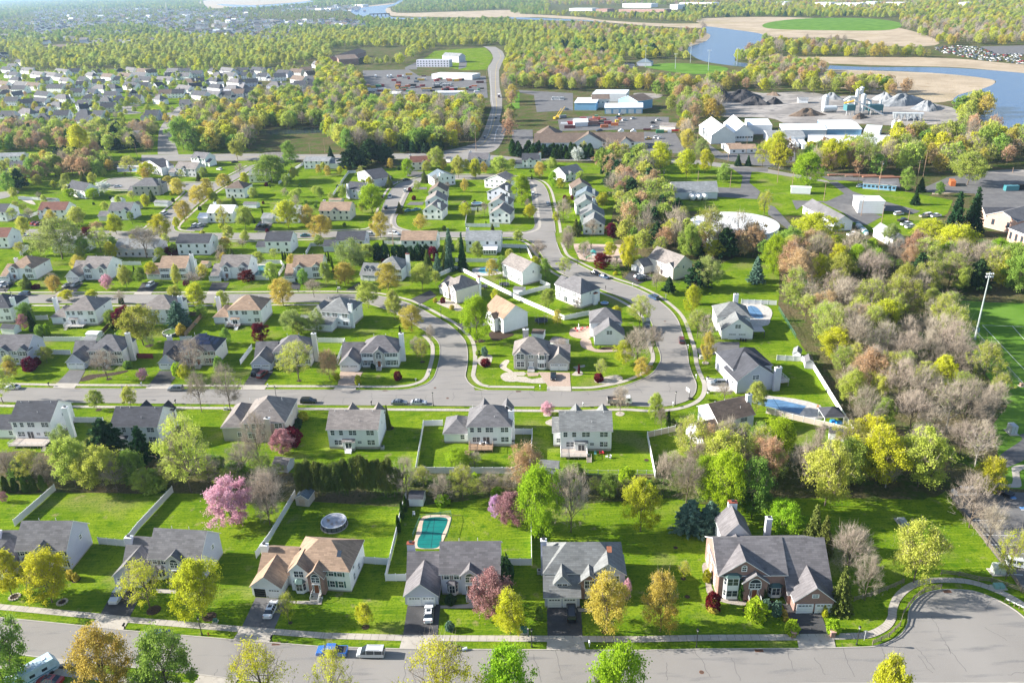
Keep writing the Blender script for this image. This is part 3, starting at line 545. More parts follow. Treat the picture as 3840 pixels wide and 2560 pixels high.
def deciduous(nl,clumps,shape='oval',twigs=400,lo=0.2,leafsz=0.032,thr=0.012,seed=0,spread=0.05):
 global NR;NR=np.random.default_rng(seed)
 curves=[(limb((0,0,0),(NR.normal(0,.015),NR.normal(0,.015),0.55),5,0.03),np.linspace(thr*1.35,thr*0.8,5))]
 tips=[];top=0.55
 nlimb=9
 def env(z):
  q=(z-lo)/(1-lo);q=min(max(q,0),1)
  if shape=='oval':return 0.5*sin(pi*min(1,(q*0.86+0.10)))**0.75
  if shape=='round':return 0.5*math.sqrt(max(0,1-(2*q-0.95)**2*0.95))
  if shape=='vase':return 0.5*(0.25+0.75*sin(pi*min(1,q*0.62+0.05)))*(1 if q<0.9 else 0.8)
  if shape=='cone':return 0.5*(1-q)**0.8*min(1,q*6+0.3)
  return 0.5
 def lob(a,z):return 1+.17*sin(2*a+seed)+.13*sin(3*a+z*8+seed*2)
 for i in range(nlimb):
  a=2*pi*(i/nlimb)*1.618*2+NR.uniform(-.3,.3);z0=NR.uniform(lo*0.75,0.5);z1=NR.uniform(max(z0+.1,0.35),0.97);r=env(z1)*NR.uniform(.75,.98)*lob(a,z1)
  P=limb((0,0,z0),(r*cos(a),r*sin(a),z1),6,0.08,0.06);rad=np.linspace(thr*0.62,thr*0.12,6);curves.append((P,rad))
  for j in range(7):
   k=NR.integers(1,5);s=P[k]+(P[k+1]-P[k])*NR.uniform();z2=min(0.98,max(lo+.02,s[2]+NR.uniform(-.08,.30)));a2=a+NR.normal(0,.7);r2=env(z2)*NR.uniform(.5,1.0)
   Q_=limb(s,(r2*cos(a2),r2*sin(a2),z2),4,0.1,0.03);curves.append((Q_,np.linspace(thr*0.3,thr*0.07,4)));tips+=[Q_[1],Q_[2],Q_[3]]
 for j in range(5):
  z2=NR.uniform(.7,1.0);a2=NR.uniform(0,6.28);r2=env(z2)*NR.uniform(.1,.6);Q_=limb((0,0,.52),(r2*cos(a2),r2*sin(a2),z2),5,.06);curves.append((Q_,np.linspace(thr*0.5,thr*0.08,5)));tips+=[Q_[2],Q_[3],Q_[4]]
 TV,TF=tubes_np(curves)
 tips=np.array(tips);parts=[]
 nc=clumps;C=np.zeros((nc,3))
 for i in range(nc):
  if NR.uniform()<0.45:C[i]=tips[NR.integers(len(tips))]+NR.normal(0,.03,3)
  else:
   z=NR.uniform(lo,0.98)**0.9;a=NR.uniform(0,6.283);r=env(z)*math.sqrt(NR.uniform(.15,1.0))*lob(a,z);C[i]=(r*cos(a),r*sin(a),z)
 L_C=[]
 if nl:
  cs=NR.lognormal(0,.45,nc);cs/=cs.sum();cnt=NR.multinomial(nl,cs)
  for i in range(nc):L_C.append(C[i]+NR.normal(0,spread*NR.uniform(.7,1.4),(cnt[i],3))*np.array([1,1,.75]))
  Cc=np.concatenate(L_C);parts.append(quads(Cc,NR.uniform(.6,1.3,len(Cc))*leafsz))
 tw=None
 if twigs:
  b0=C[NR.integers(nc,size=twigs)]if nc else tips[NR.integers(len(tips),size=twigs)]
  s0=np.where(NR.uniform(size=(twigs,1))<.6,tips[NR.integers(len(tips),size=twigs)],b0)+NR.normal(0,.012,(twigs,3))
  dr=s0-np.array([0,0,.35]);dr/=np.linalg.norm(dr,axis=1,keepdims=True)+1e-9
  s1=s0+(dr*0.6+NR.normal(0,.55,(twigs,3))+np.array([0,0,.35]))*NR.uniform(.04,.11,(twigs,1));tw=slivers(s0,s1,thr*0.22)
 return(TV,TF),(cat_(parts)if parts else None),tw
def conifer(nl,layers=16,width=0.5,droop=0.12,shape=1.0,leafsz=0.03,seed=0,ragged=0.15,lo=0.06,thr=0.014):
 global NR;NR=np.random.default_rng(seed)
 curves=[(limb((0,0,0),(0,0,0.96),5,0.01),np.linspace(thr,thr*0.1,5))];Cs=[]
 for i in range(layers):
  q=i/(layers-1);z=lo+(0.97-lo)*q;r=width*(1-q)**shape*NR.uniform(1-ragged,1+ragged)+0.02;nb=max(4,int(9*(1-q)+4))
  for j in range(nb):
   a=6.283*j/nb+i*0.7+NR.uniform(-.2,.2);rr=r*NR.uniform(1-ragged*1.6,1.05)
   Pt=limb((0,0,z),(rr*cos(a),rr*sin(a),z-droop*rr+NR.uniform(-.01,.02)),4,0.03);curves.append((Pt,np.linspace(thr*.25,thr*.05,4)))
   n=max(6,int(nl/(layers*9)*(0.25+1.6*rr/width)));t=NR.uniform(.12,1.05,(n,1));base=Pt[0]+(Pt[-1]-Pt[0])*t;Cs.append(base+NR.normal(0,1,(n,3))*np.array([.03,.03,.014])*(1.15-.5*t))
 Cc=np.concatenate(Cs);return tubes_np(curves,4),quads(Cc,NR.uniform(.6,1.3,len(Cc))*leafsz,asp=2.2,flat_=.5),None
def column(nl,width=0.5,leafsz=0.04,seed=0,p=0.45):
 global NR;NR=np.random.default_rng(seed);z=NR.uniform(0.02,1,nl);a=NR.uniform(0,6.283,nl)
 prof=width*np.clip(np.minimum((1-z)**p,(z*6)**.5),0,1)*(0.88+0.16*np.sin(a*3+z*9))*(0.93+0.1*np.sin(z*23+a*5));r=prof*np.sqrt(NR.uniform(.55,1.0,nl))
 C=np.stack([r*np.cos(a),r*np.sin(a),z*0.98],1);return tubes_np([(limb((0,0,0),(0,0,.9),4,.01),np.linspace(.03,.01,4))],4),quads(C,NR.uniform(.6,1.3,nl)*leafsz,asp=1.9),None
def shrub(nl,leafsz=0.08,seed=0,lump=0.12):
 global NR;NR=np.random.default_rng(seed);u=NR.normal(size=(nl,3));u/=np.linalg.norm(u,axis=1,keepdims=True)
 th=np.arctan2(u[:,1],u[:,0]);r=(0.5*(1+lump*np.sin(th*3+u[:,2]*4)+lump*.7*np.sin(th*7+2+u[:,2]*9)))*NR.uniform(.6,1.0,nl)**.4
 C=u*r[:,None];C[:,2]=np.abs(C[:,2]+.32)*1.22;C[:,:2]*=0.95
 st=[(limb((0,0,0),(cos(k)*.25,sin(k)*.25,.6),3,.03),np.linspace(.02,.008,3))for k in range(5)]
 return tubes_np(st,4),quads(C,NR.uniform(.6,1.3,nl)*leafsz),None
SPEC={}
def mkspec(key,gens,lmat,bark=BARK,twm=TWIG,crown='crown'):
 out=[]
 for g in gens:
  (TV,TF),lf,tw=g;tm=npmesh('trunk',TV,TF,None,[bark])
  tm.polygons.foreach_set('use_smooth',[True]*len(tm.polygons));V=[];F=[];M_=[];off=0
  for src,mi in((lf,0),(tw,1)):
   if src is None:continue
   V.append(src[0]);F.append(src[1]+off);M_.append(np.full(len(src[1]),mi));off+=len(src[0])
  ms=[lmat if lmat else twm,twm];cm=npmesh('crown',np.concatenate(V),np.concatenate(F),np.concatenate(M_),ms);out.append((tm,cm,(TV,TF),(np.concatenate(V),np.concatenate(F),np.concatenate(M_),ms),bark))
 SPEC[key]=(crown,out)
mkspec('yel',[deciduous(14875,150,'oval',twigs=900,seed=s,lo=.14,leafsz=.021,spread=.042)for s in(1,2,3)],LM['yel'])
mkspec('ysp',[deciduous(5250,130,'oval',twigs=1500,seed=s,lo=.16,leafsz=.016,spread=.035)for s in(4,5)],LM['yel'])
mkspec('ylg',[deciduous(14000,120,'round',twigs=900,seed=s,lo=.20,leafsz=.021,spread=.045)for s in(6,7,8)],LM['ylg'])
mkspec('ygs',[deciduous(6300,110,'round',twigs=1600,seed=s,lo=.25,leafsz=.018,spread=.035)for s in(9,10)],LM['ylg'])
mkspec('lime',[deciduous(17500,150,'oval',twigs=200,seed=s,lo=.10,leafsz=.021,spread=.046)for s in(11,12)],LM['lime'])
mkspec('gold',[deciduous(14000,140,'oval',twigs=900,seed=s,lo=.12,leafsz=.018,spread=.042)for s in(13,14,15)],LM['gold'])
mkspec('org',[deciduous(11375,120,'round',twigs=1100,seed=s,lo=.18,leafsz=.016,spread=.042)for s in(16,17)],LM['org'])
mkspec('grn',[deciduous(15750,120,'round',twigs=300,seed=s,lo=.12,leafsz=.021,spread=.045)for s in(18,19,20)],LM['grn'])
mkspec('pale',[deciduous(12250,120,'round',twigs=700,seed=s,lo=.12,leafsz=.018,spread=.045)for s in(21,22)],LM['pale'])
mkspec('pink',[deciduous(14875,160,'round',twigs=300,seed=s,lo=.06,leafsz=.021,spread=.036)for s in(23,)],LM['pink'])
mkspec('lilac',[deciduous(10500,120,'oval',twigs=300,seed=24,lo=.06,leafsz=.024,spread=.04)],LM['lilac'])
mkspec('crab',[deciduous(14000,130,'round',twigs=300,seed=25,lo=.08,leafsz=.021,spread=.042)],LM['crab'])
mkspec('white',[deciduous(12250,120,'round',twigs=200,seed=26,lo=.08,leafsz=.024,spread=.045)],LM['white'])
mkspec('red',[deciduous(15750,130,'round',twigs=100,seed=s,lo=.04,leafsz=.026,spread=.045)for s in(27,28)],LM['red'])
mkspec('bare',[deciduous(0,140,'round',twigs=5200,seed=s,lo=.14,spread=.04)for s in(29,30,31)],None)
mkspec('barep',[deciduous(500,90,'vase',twigs=3200,seed=s,lo=.22,thr=.016,leafsz=.02)for s in(32,33)],LM['pale'],BARKL)
mkspec('pine',[conifer(9000,13,.5,.05,.55,.045,s,.3,.22)for s in(34,35)],LM['pine'])
mkspec('bpine',[conifer(11000,12,.5,.05,.5,.04,46,.3,.1)],LM['blue'])
mkspec('spruce',[conifer(9000,20,.5,.25,.9,.035,s,.12,.03)for s in(36,37)],LM['spruce'])
mkspec('dspruce',[conifer(9000,20,.5,.25,.9,.035,38,.15,.03)],LM['pine'])
mkspec('blue',[conifer(8000,18,.5,.1,.9,.035,39,.12,.03)],LM['blue'])
mkspec('bam',[deciduous(11000,160,'oval',lo=.25,leafsz=.035,seed=s)for s in(42,43)],LM['spruce'],crown='foliage')
mkspec('arb',[column(3500,.5,.05,s)for s in(40,41)],LM['arb'],crown='foliage')
for k,m_ in(('sgrn','grn'),('slime','lime'),('syel','yel'),('sred','red'),('sdark','pine'),('sblue','blue'),('spink','crab'),('sgold','gold')):
 mkspec(k,[shrub(1800,.085,50+len(k))],LM[m_],crown='foliage')
TREES=[];NAMES={'yel':('maple_tree','tree'),'ysp':('maple_tree','tree'),'ylg':('leafy_tree','tree'),'ygs':('leafy_tree','tree'),'lime':('leafy_tree','tree'),'gold':('maple_tree','tree'),'org':('leafy_tree','tree'),'grn':('leafy_tree','tree'),
 'pale':('willow_tree','tree'),'pink':('cherry_tree','tree'),'lilac':('redbud_tree','tree'),'crab':('crabapple_tree','tree'),'white':('pear_tree','tree'),'red':('red_maple_tree','tree'),'bare':('bare_tree','tree'),'barep':('birch_tree','tree'),
 'pine':('pine_tree','tree'),'bpine':('pine_tree','tree'),'spruce':('spruce_tree','tree'),'dspruce':('spruce_tree','tree'),'blue':('spruce_tree','tree'),'arb':('column_shrub','shrub'),'bam':('bamboo_clump','bamboo')}
_tr=random.Random(3)
def tree_at(p,h,wd,key,label,group=None,rz=None):
 crown,vs=SPEC[key];v=vs[_tr.randrange(len(vs))]
 nm,ct=NAMES.get(key,('round_shrub','shrub'))
 r=empty(nm,(p.x,p.y,p.z),_tr.uniform(0,6.28)if rz is None else rz,label,ct,group);r.scale=(wd,wd,h)
 s=wd/h
 t=link('stems' if key[0]=='s' and key not in('spruce',)or key=='arb' else 'trunk',v[0],r);c=link(crown,v[1],r)
 TREES.append((p.x,p.y,wd));return r
def tree(t,x,ytop,yfoot,wpx,key,label,group=None,hmax=None):
 p=at(t,x,yfoot);h=hgt(p,t,x,ytop);wd=wpx/TI[t][2]/pxm(p)
 if hmax:h=min(h,hmax)
 return tree_at(p,h,wd,key,label,group)
# HOUSES
RF={'grey':shingle('roof_grey',(0.150,0.145,0.150)),'dark':shingle('roof_charcoal',(0.062,0.064,0.075)),'tan':shingle('roof_tan',(0.31,0.215,0.15)),'brown':shingle('roof_brown',(0.155,0.115,0.09)),
 'taupe':shingle('roof_taupe',(0.22,0.195,0.18)),'lgrey':shingle('roof_light_grey',(0.24,0.25,0.255)),'plum':shingle('roof_plum',(0.155,0.145,0.15)),'green':shingle('roof_grey_green',(0.185,0.19,0.188)),'red':shingle('roof_red_brown',(0.17,0.075,0.055)),'white':mat('roof_white_metal',(0.72,0.73,0.75),0.4,var=0.05,scale=.3),'blue':shingle('roof_slate_blue',(0.15,0.19,0.22))}
WL={'white':siding('siding_white',(0.87,0.87,0.87)),'cream':siding('siding_cream',(0.74,0.69,0.62)),'grey':siding('siding_grey',(0.52,0.52,0.55)),'lav':siding('siding_lavender',(0.53,0.54,0.64)),'beige':siding('siding_beige',(0.56,0.50,0.44)),
 'taupe':siding('siding_taupe',(0.44,0.41,0.39)),'brick':brickmat('brick_red',(0.30,0.15,0.115),(0.22,0.11,0.085),(0.33,0.28,0.25)),'pinkb':brickmat('brick_pink',(0.50,0.30,0.23),(0.42,0.24,0.18),(0.5,0.42,0.36)),
 'stone':brickmat('stone_grey',(0.52,0.48,0.44),(0.40,0.37,0.34),(0.56,0.54,0.51),0.6,0.25),'blue':siding('siding_blue',(0.20,0.40,0.60)),'metal':siding('metal_panel_white',(0.70,0.72,0.74),0.9,0.3)}
TRIM=mat('white_trim',(0.80,0.80,0.79),0.5,var=0.02);PANE=glass('window_glass',(0.035,0.045,0.06));SHUT=mat('dark_shutter',(0.035,0.05,0.055),0.6);SHUTR=mat('maroon_shutter',(0.12,0.03,0.035),0.6)
FOUND=mat('foundation_concrete',(0.40,0.37,0.32),var=0.1);CHIMCAP=mat('chimney_cap_metal',(0.10,0.10,0.10),0.4,0.6);DOORR=mat('front_door',(0.20,0.07,0.03),0.5);DOORD=mat('dark_door',(0.05,0.03,0.04),0.5)
GREYD=mat('grey_door',(0.62,0.62,0.62),0.5,var=.03);DECKW=mat('deck_wood',(0.33,0.22,0.14),var=0.15,scale=3,stretch=(1,8,1));DECKG=mat('deck_grey',(0.42,0.36,0.31),var=0.1,scale=3,stretch=(1,8,1));COPPER=mat('copper_green_roof',(0.07,0.12,0.11),0.5,0.2)
FENW=mat('white_vinyl',(0.74,0.74,0.73),0.5,var=.03,scale=.4);FENT=mat('tan_vinyl',(0.52,0.45,0.37),0.5,var=.04);SOLARM=glass('solar_cells',(0.015,0.02,0.05),0.12);BRED=mat('chimney_brick_top',(0.30,0.08,0.05));PIPE=mat('vent_pipe',(0.55,0.55,0.55),0.4)
def roofpts(kind,x0,x1,y0,y1,h,rise,ov):
 a=ov;k=rise
 if kind=='gx':
  yc=(y0+y1)/2;s=rise/((y1-y0)/2);e=h-s*a;X0,X1,Y0,Y1=x0-a,x1+a,y0-a,y1+a
  return[[(X0,Y0,e),(X1,Y0,e),(X1,yc,h+k),(X0,yc,h+k)],[(X1,Y1,e),(X0,Y1,e),(X0,yc,h+k),(X1,yc,h+k)]]
 if kind=='gy':
  xc=(x0+x1)/2;s=rise/((x1-x0)/2);e=h-s*a;X0,X1,Y0,Y1=x0-a,x1+a,y0-a,y1+a
  return[[(X0,Y1,e),(X0,Y0,e),(xc,Y0,h+k),(xc,Y1,h+k)],[(X1,Y0,e),(X1,Y1,e),(xc,Y1,h+k),(xc,Y0,h+k)]]
 if kind=='hip':
  X0,X1,Y0,Y1=x0-a,x1+a,y0-a,y1+a;w_,d=X1-X0,Y1-Y0;s=rise/(min(x1-x0,y1-y0)/2);e=h-s*a
  if w_>=d:
   r=d/2;yc=(Y0+Y1)/2;A,B=(X0+r,yc,h+k),(X1-r,yc,h+k)
   if w_-d<.05:A=B=((X0+X1)/2,yc,h+k)
   f=[[(X0,Y0,e),(X1,Y0,e),B,A],[(X1,Y1,e),(X0,Y1,e),A,B],[(X1,Y0,e),(X1,Y1,e),B],[(X0,Y1,e),(X0,Y0,e),A]]
  else:
   r=w_/2;xc=(X0+X1)/2;A,B=(xc,Y0+r,h+k),(xc,Y1-r,h+k)
   f=[[(X0,Y0,e),(X1,Y0,e),A],[(X1,Y1,e),(X0,Y1,e),B],[(X1,Y0,e),(X1,Y1,e),B,A],[(X0,Y1,e),(X0,Y0,e),A,B]]
  return f
 if kind=='shn':
  s=rise/(y1-y0);return[[(x0-a,y0-a,h-s*a),(x1+a,y0-a,h-s*a),(x1+a,y1,h+k),(x0-a,y1,h+k)]]
 if kind=='shf':
  s=rise/(y1-y0);return[[(x0-a,y0,h+k),(x1+a,y0,h+k),(x1+a,y1+a,h-s*a),(x0-a,y1+a,h-s*a)]]
 return[[(x0-a,y0-a,h+.05),(x1+a,y0-a,h+.05),(x1+a,y1+a,h+.05),(x0-a,y1+a,h+.05)]]
def roof_mesh(b,faces,m,t=0.16):
 edges={}
 for f in faces:
  for i in range(len(f)):
   e=(f[i],f[(i+1)%len(f)]);edges[e]=1
 b.use(m)
 for f in faces:b.add(f,[tuple(range(len(f)))])
 b.use(TRIM)
 for(p,q)in edges:
  if(q,p)in edges:continue
  b.add([p,(p[0],p[1],p[2]-t),(q[0],q[1],q[2]-t),q],[(0,1,2,3)])
 for f in faces:b.add([(p[0],p[1],p[2]-t)for p in f],[tuple(range(len(f)))[::-1]])
def wall_mesh(b,kind,x0,x1,y0,y1,h,rise,m,fd=0.35,z0=0):
 b.use(m);H_=h+rise-0.02
 if kind=='gx':
  yc=(y0+y1)/2;b.add([(x0,y0,fd),(x1,y0,fd),(x1,y1,fd),(x0,y1,fd),(x0,y0,h),(x1,y0,h),(x1,y1,h),(x0,y1,h),(x0,yc,H_),(x1,yc,H_)],[(0,1,5,4),(2,3,7,6),(1,2,6,9,5),(3,0,4,8,7)])
 elif kind=='gy':
  xc=(x0+x1)/2;b.add([(x0,y0,fd),(x1,y0,fd),(x1,y1,fd),(x0,y1,fd),(x0,y0,h),(x1,y0,h),(x1,y1,h),(x0,y1,h),(xc,y0,H_),(xc,y1,H_)],[(0,1,5,8,4),(2,3,7,9,6),(1,2,6,5),(3,0,4,7)])
 elif kind=='shn':b.add([(x0,y0,fd),(x1,y0,fd),(x1,y1,fd),(x0,y1,fd),(x0,y0,h),(x1,y0,h),(x1,y1,H_),(x0,y1,H_)],[(0,1,5,4),(2,3,7,6),(1,2,6,5),(3,0,4,7)])
 elif kind=='shf':b.add([(x0,y0,fd),(x1,y0,fd),(x1,y1,fd),(x0,y1,fd),(x0,y0,H_),(x1,y0,H_),(x1,y1,h),(x0,y1,h)],[(0,1,5,4),(2,3,7,6),(1,2,6,5),(3,0,4,7)])
 else:b.add([(x0,y0,fd),(x1,y0,fd),(x1,y1,fd),(x0,y1,fd),(x0,y0,h),(x1,y0,h),(x1,y1,h),(x0,y1,h)],[(0,1,5,4),(2,3,7,6),(1,2,6,5),(3,0,4,7),(4,5,6,7)])
 if z0==0:b.use(FOUND).box(x0+.04,x1-.04,y0+.04,y1-.04,-.1,fd)
def frameM(side,x0,x1,y0,y1):
 if side=='n':return lambda s,z,o:(s,y0-o,z)
 if side=='f':return lambda s,z,o:(s,y1+o,z)
 if side=='l':return lambda s,z,o:(x0-o,s,z)
 return lambda s,z,o:(x1+o,s,z)
def pbox(b,f,s0,s1,z0,z1,o0,o1):
 v=[f(s,z,o)for z in(z0,z1)for(s,o)in((s0,o1),(s1,o1),(s1,o0),(s0,o0))]
 return b.add(v,[(0,1,5,4),(1,2,6,5),(2,3,7,6),(3,0,4,7),(4,5,6,7),(0,3,2,1)])
def window(par,f,s,z,w_=0.9,h=1.35,shut=None,arch=False,light=True,sub=True):
 w_*=1.12;h*=1.1;b=U(PANE);pbox(b,f,s-w_/2,s+w_/2,z,z+h,0.0,.035)
 if arch:n=8;b.add([f(s,z+h,.04)]+[f(s+cos(pi*k/n)*w_/2,z+h+sin(pi*k/n)*w_/2,.04)for k in range(n+1)],[(0,k+1,k+2)for k in range(n)])
 if shut:
  b.use(shut)
  for q in(-1,1):pbox(b,f,s+q*(w_/2+.27)-.19,s+q*(w_/2+.27)+.19,z-.05,z+h+.05,0,.06)
 o=b.B('window',par);b=U(TRIM);t=.15
 for(a0,a1,c0,c1)in((s-w_/2-t,s+w_/2+t,z+h,z+h+t),(s-w_/2-t,s+w_/2+t,z-t,z),(s-w_/2-t,s-w_/2,z,z+h),(s+w_/2,s+w_/2+t,z,z+h),(s-w_/2,s+w_/2,z+h/2-.045,z+h/2+.045)):pbox(b,f,a0,a1,c0,c1,0,.08)
 if w_>1.3:pbox(b,f,s-.08,s+.08,z,z+h,0,.075)
 if light:
  for q in((-.25,.25)if w_>1.3 else(0,)):pbox(b,f,s+q*w_-.015,s+q*w_+.015,z,z+h,0,.06)
 if arch:
  n=8
  for k in range(n):
   p,q=pi*k/n,pi*(k+1)/n;r0,r1=w_/2,w_/2+t
   b.add([f(s+cos(p)*r0,z+h+sin(p)*r0,.08),f(s+cos(p)*r1,z+h+sin(p)*r1,.08),f(s+cos(q)*r1,z+h+sin(q)*r1,.08),f(s+cos(q)*r0,z+h+sin(q)*r0,.08)],[(0,1,2,3)])
 b.B('frame',o)
 return o
def gdoor(par,f,s,w_=2.45,h=2.15,m=None,windows=True):
 b=U(m or TRIM);pbox(b,f,s-w_/2,s+w_/2,.03,h,0,.05)
 b.use(FOUND)
 for k in range(1,4):pbox(b,f,s-w_/2+.05,s+w_/2-.05,h*k/4-.012,h*k/4+.012,0,.056)
 o=b.B('garage_door',par)
 b=U(TRIM);pbox(b,f,s-w_/2-.13,s-w_/2,.03,h+.13,0,.09);pbox(b,f,s+w_/2,s+w_/2+.13,.03,h+.13,0,.09);pbox(b,f,s-w_/2,s+w_/2,h,h+.13,0,.09);b.B('frame',o)
 if windows:
  b=U(PANE)
  pbox(b,f,s-w_*.42,s+w_*.42,h*.8,h*.93,0,.06)
  b.use(m or TRIM);[pbox(b,f,s+w_*q-.07,s+w_*q+.07,h*.79,h*.94,0,.065)for q in(-.21,0,.21)]
  b.B('pane',o)
def fdoor(par,f,s,z=.5,m=None,w_=1.0,arch=True,side=True,tall=False):
 b=U(m or DOORR);pbox(b,f,s-w_/2,s+w_/2,z,z+2.1,0,.05);o=b.B('front_door',par)
 b=U(TRIM);W_=w_/2+(.38 if side else .1);pbox(b,f,s-W_,s-w_/2,z,z+2.15,0,.09);pbox(b,f,s+w_/2,s+W_,z,z+2.15,0,.09);pbox(b,f,s-W_,s+W_,z+2.1,z+2.3,0,.1);b.B('frame',o)
 b=U(mat('brass',(0.5,0.35,0.1),.3,.9));pbox(b,f,s+w_*.36,s+w_*.42,z+.95,z+1.1,.05,.1);b.B('handle',o)
 if side:
  for q in(-1,1):b=U(PANE);pbox(b,f,s+q*(w_/2+.2)-.1,s+q*(w_/2+.2)+.1,z+.5,z+2.0,.05,.1);b.B('pane',o)
 return o
def slider(par,f,s,z=.5,w_=1.8):
 b=U(PANE);pbox(b,f,s-w_/2,s+w_/2,z,z+2.05,0,.04);o=b.B('patio_door',par)
 b=U(TRIM)
 for(a0,a1,c0,c1)in((s-w_/2-.1,s-w_/2,z,z+2.1),(s+w_/2,s+w_/2+.1,z,z+2.1),(s-w_/2,s+w_/2,z+2.05,z+2.15),(s-.05,s+.05,z,z+2.05)):pbox(b,f,a0,a1,c0,c1,0,.09)
 b.B('frame',o)
def chimney(par,x,y,ztop,m,w_=1.5,d=.9,cap=True,red=False):
 b=U(m).box(x-w_/2,x+w_/2,y-d/2,y+d/2,0,ztop)
 b.use(BRED if red else TRIM).box(x-w_/2-.06,x+w_/2+.06,y-d/2-.06,y+d/2+.06,ztop,ztop+.18);o=b.B('chimney',par)
 b=U(CHIMCAP).box(x-.25,x+.25,y-.2,y+.2,ztop+.18,ztop+.5).box(x-.35,x+.35,y-.3,y+.3,ztop+.5,ztop+.56);b.B('chimney_cap',o)
def vents(par,L_):
 for(x,y,z)in L_:U(PIPE).tube([(x,y,z-.5),(x,y,z+.45)],.06,6).B('vent_pipe',par)
def bay(par,f,s,z,w_,h,roofm,wm=None,two=False):
 d=.75;b=U(wm or TRIM);P=[(s-w_/2,0),(s-w_/2+.55,d),(s+w_/2-.55,d),(s+w_/2,0)]
 zt=z+h;v=[f(p[0],z-.75,p[1])for p in P]+[f(p[0],zt,p[1])for p in P];b.add(v,[(0,1,5,4),(1,2,6,5),(2,3,7,6),(0,3,2,1)])
 b.use(roofm);v=[f(p[0]+(p[0]-s)*.12,zt,p[1]*1.2)for p in P]+[f(s-w_*.22,zt+.65,.0),f(s+w_*.22,zt+.65,.0)];b.add(v,[(0,1,4),(1,2,5,4),(2,3,5),(0,4,5,3)])
 o=b.B('bay_window',par);b=U(PANE)
 def pane(p,q,z0,z1,k0,k1):
  a=[p[0]+(q[0]-p[0])*k0,p[1]+(q[1]-p[1])*k0];c=[p[0]+(q[0]-p[0])*k1,p[1]+(q[1]-p[1])*k1]
  e=.03;b.add([f(a[0],z0,a[1]+e),f(c[0],z0,c[1]+e),f(c[0],z1,c[1]+e),f(a[0],z1,a[1]+e)],[(0,1,2,3)])
 for lv in([(z,z+h-.2)]if not two else[(z,z+1.35),(z+2.7,z+h-.25)]):
  m_=(lv[0]+lv[1])/2
  for(z0,z1)in((lv[0],m_-.03),(m_+.03,lv[1])):
   pane(P[0],P[1],z0,z1,.2,.85);pane(P[2],P[3],z0,z1,.15,.8);pane(P[1],P[2],z0,z1,.07,.47);pane(P[1],P[2],z0,z1,.53,.93)
 b.B('pane',o)
def steps(par,f,s,w_=1.6,n=4,z=.6,rail=True,m=None):
 b=U(m or FOUND)
 for k in range(n):pbox(b,f,s-w_/2,s+w_/2,-.05,z*(n-k)/n-.02,.0 if k==0 else .9+.3*(k-1),.9+.3*k)
 o=b.B('front_steps',par)
 if rail:
  for q in(-1,1):
   b=U(TRIM);e=s+q*(w_/2-.05);L_=.9+.3*(n-1)
   b.tube([f(e,z+.9,.1),f(e,z+.9,.9),f(e,.95,L_)],.04,5)
   for k in range(6):oo=.1+k*(L_-.1)/5;zz=z if oo<.95 else z*(1-(oo-.9)/(L_-.9));b.tube([f(e,zz-.05,oo),f(e,zz+.9,oo)],.025,4)
   b.B('railing',o)
def deck(par,f,s0,s1,d,z=.9,m=None,stair=None,rail=None,skirt=None):
 m=m or DECKG;b=U(m);pbox(b,f,s0,s1,z-.15,z,.02,d)
 o=b.B('deck',par);b=U(skirt or m)
 n=max(2,int((s1-s0)/1.8))
 for k in range(n+1):q=U(m);e=s0+.1+(s1-s0-.2)*k/n;pbox(q,f,e-.06,e+.06,-.1,z-.15,d-.2,d-.08);q.B('post',o)
 if skirt:pbox(b,f,s0+.05,s1-.05,0,z-.16,d-.06,d-.02);pbox(b,f,s0+.02,s0+.06,0,z-.16,0,d-.06);pbox(b,f,s1-.06,s1-.02,0,z-.16,0,d-.06)
 if skirt:b.B('skirt',o)
 b=U(rail or TRIM)
 for(e0,o0,e1,o1)in((s0+.05,.1,s0+.05,d-.05),(s0+.05,d-.05,s1-.05,d-.05),(s1-.05,d-.05,s1-.05,.1)):
  b.tube([f(e0,z+.95,o0),f(e1,z+.95,o1)],.05,4);b.tube([f(e0,z+.12,o0),f(e1,z+.12,o1)],.035,4);L_=math.hypot(e1-e0,o1-o0);k_=max(2,int(L_/.28))
  for k in range(k_+1):ee=e0+(e1-e0)*k/k_;oo=o0+(o1-o0)*k/k_;r=.05 if k%6==0 else .02;b.tube([f(ee,z,oo),f(ee,z+(1.05 if k%6==0 else .95),oo)],r,4,False)
 b.B('railing',o)
 if stair is not None:
  b=U(rail or m)
  for k in range(5):pbox(b,f,stair-.55,stair+.55,z*(4-k)/5,z*(4-k)/5+.06,d+.28*k,d+.28*k+.3)
  for q in(-.55,.55):b.tube([f(stair+q,z+.9,d),f(stair+q,.9,d+1.4)],.04,4);b.tube([f(stair+q,z,d),f(stair+q,0,d+1.5)],.05,4)
  b.B('deck_stairs',o)
HOUSES=[]
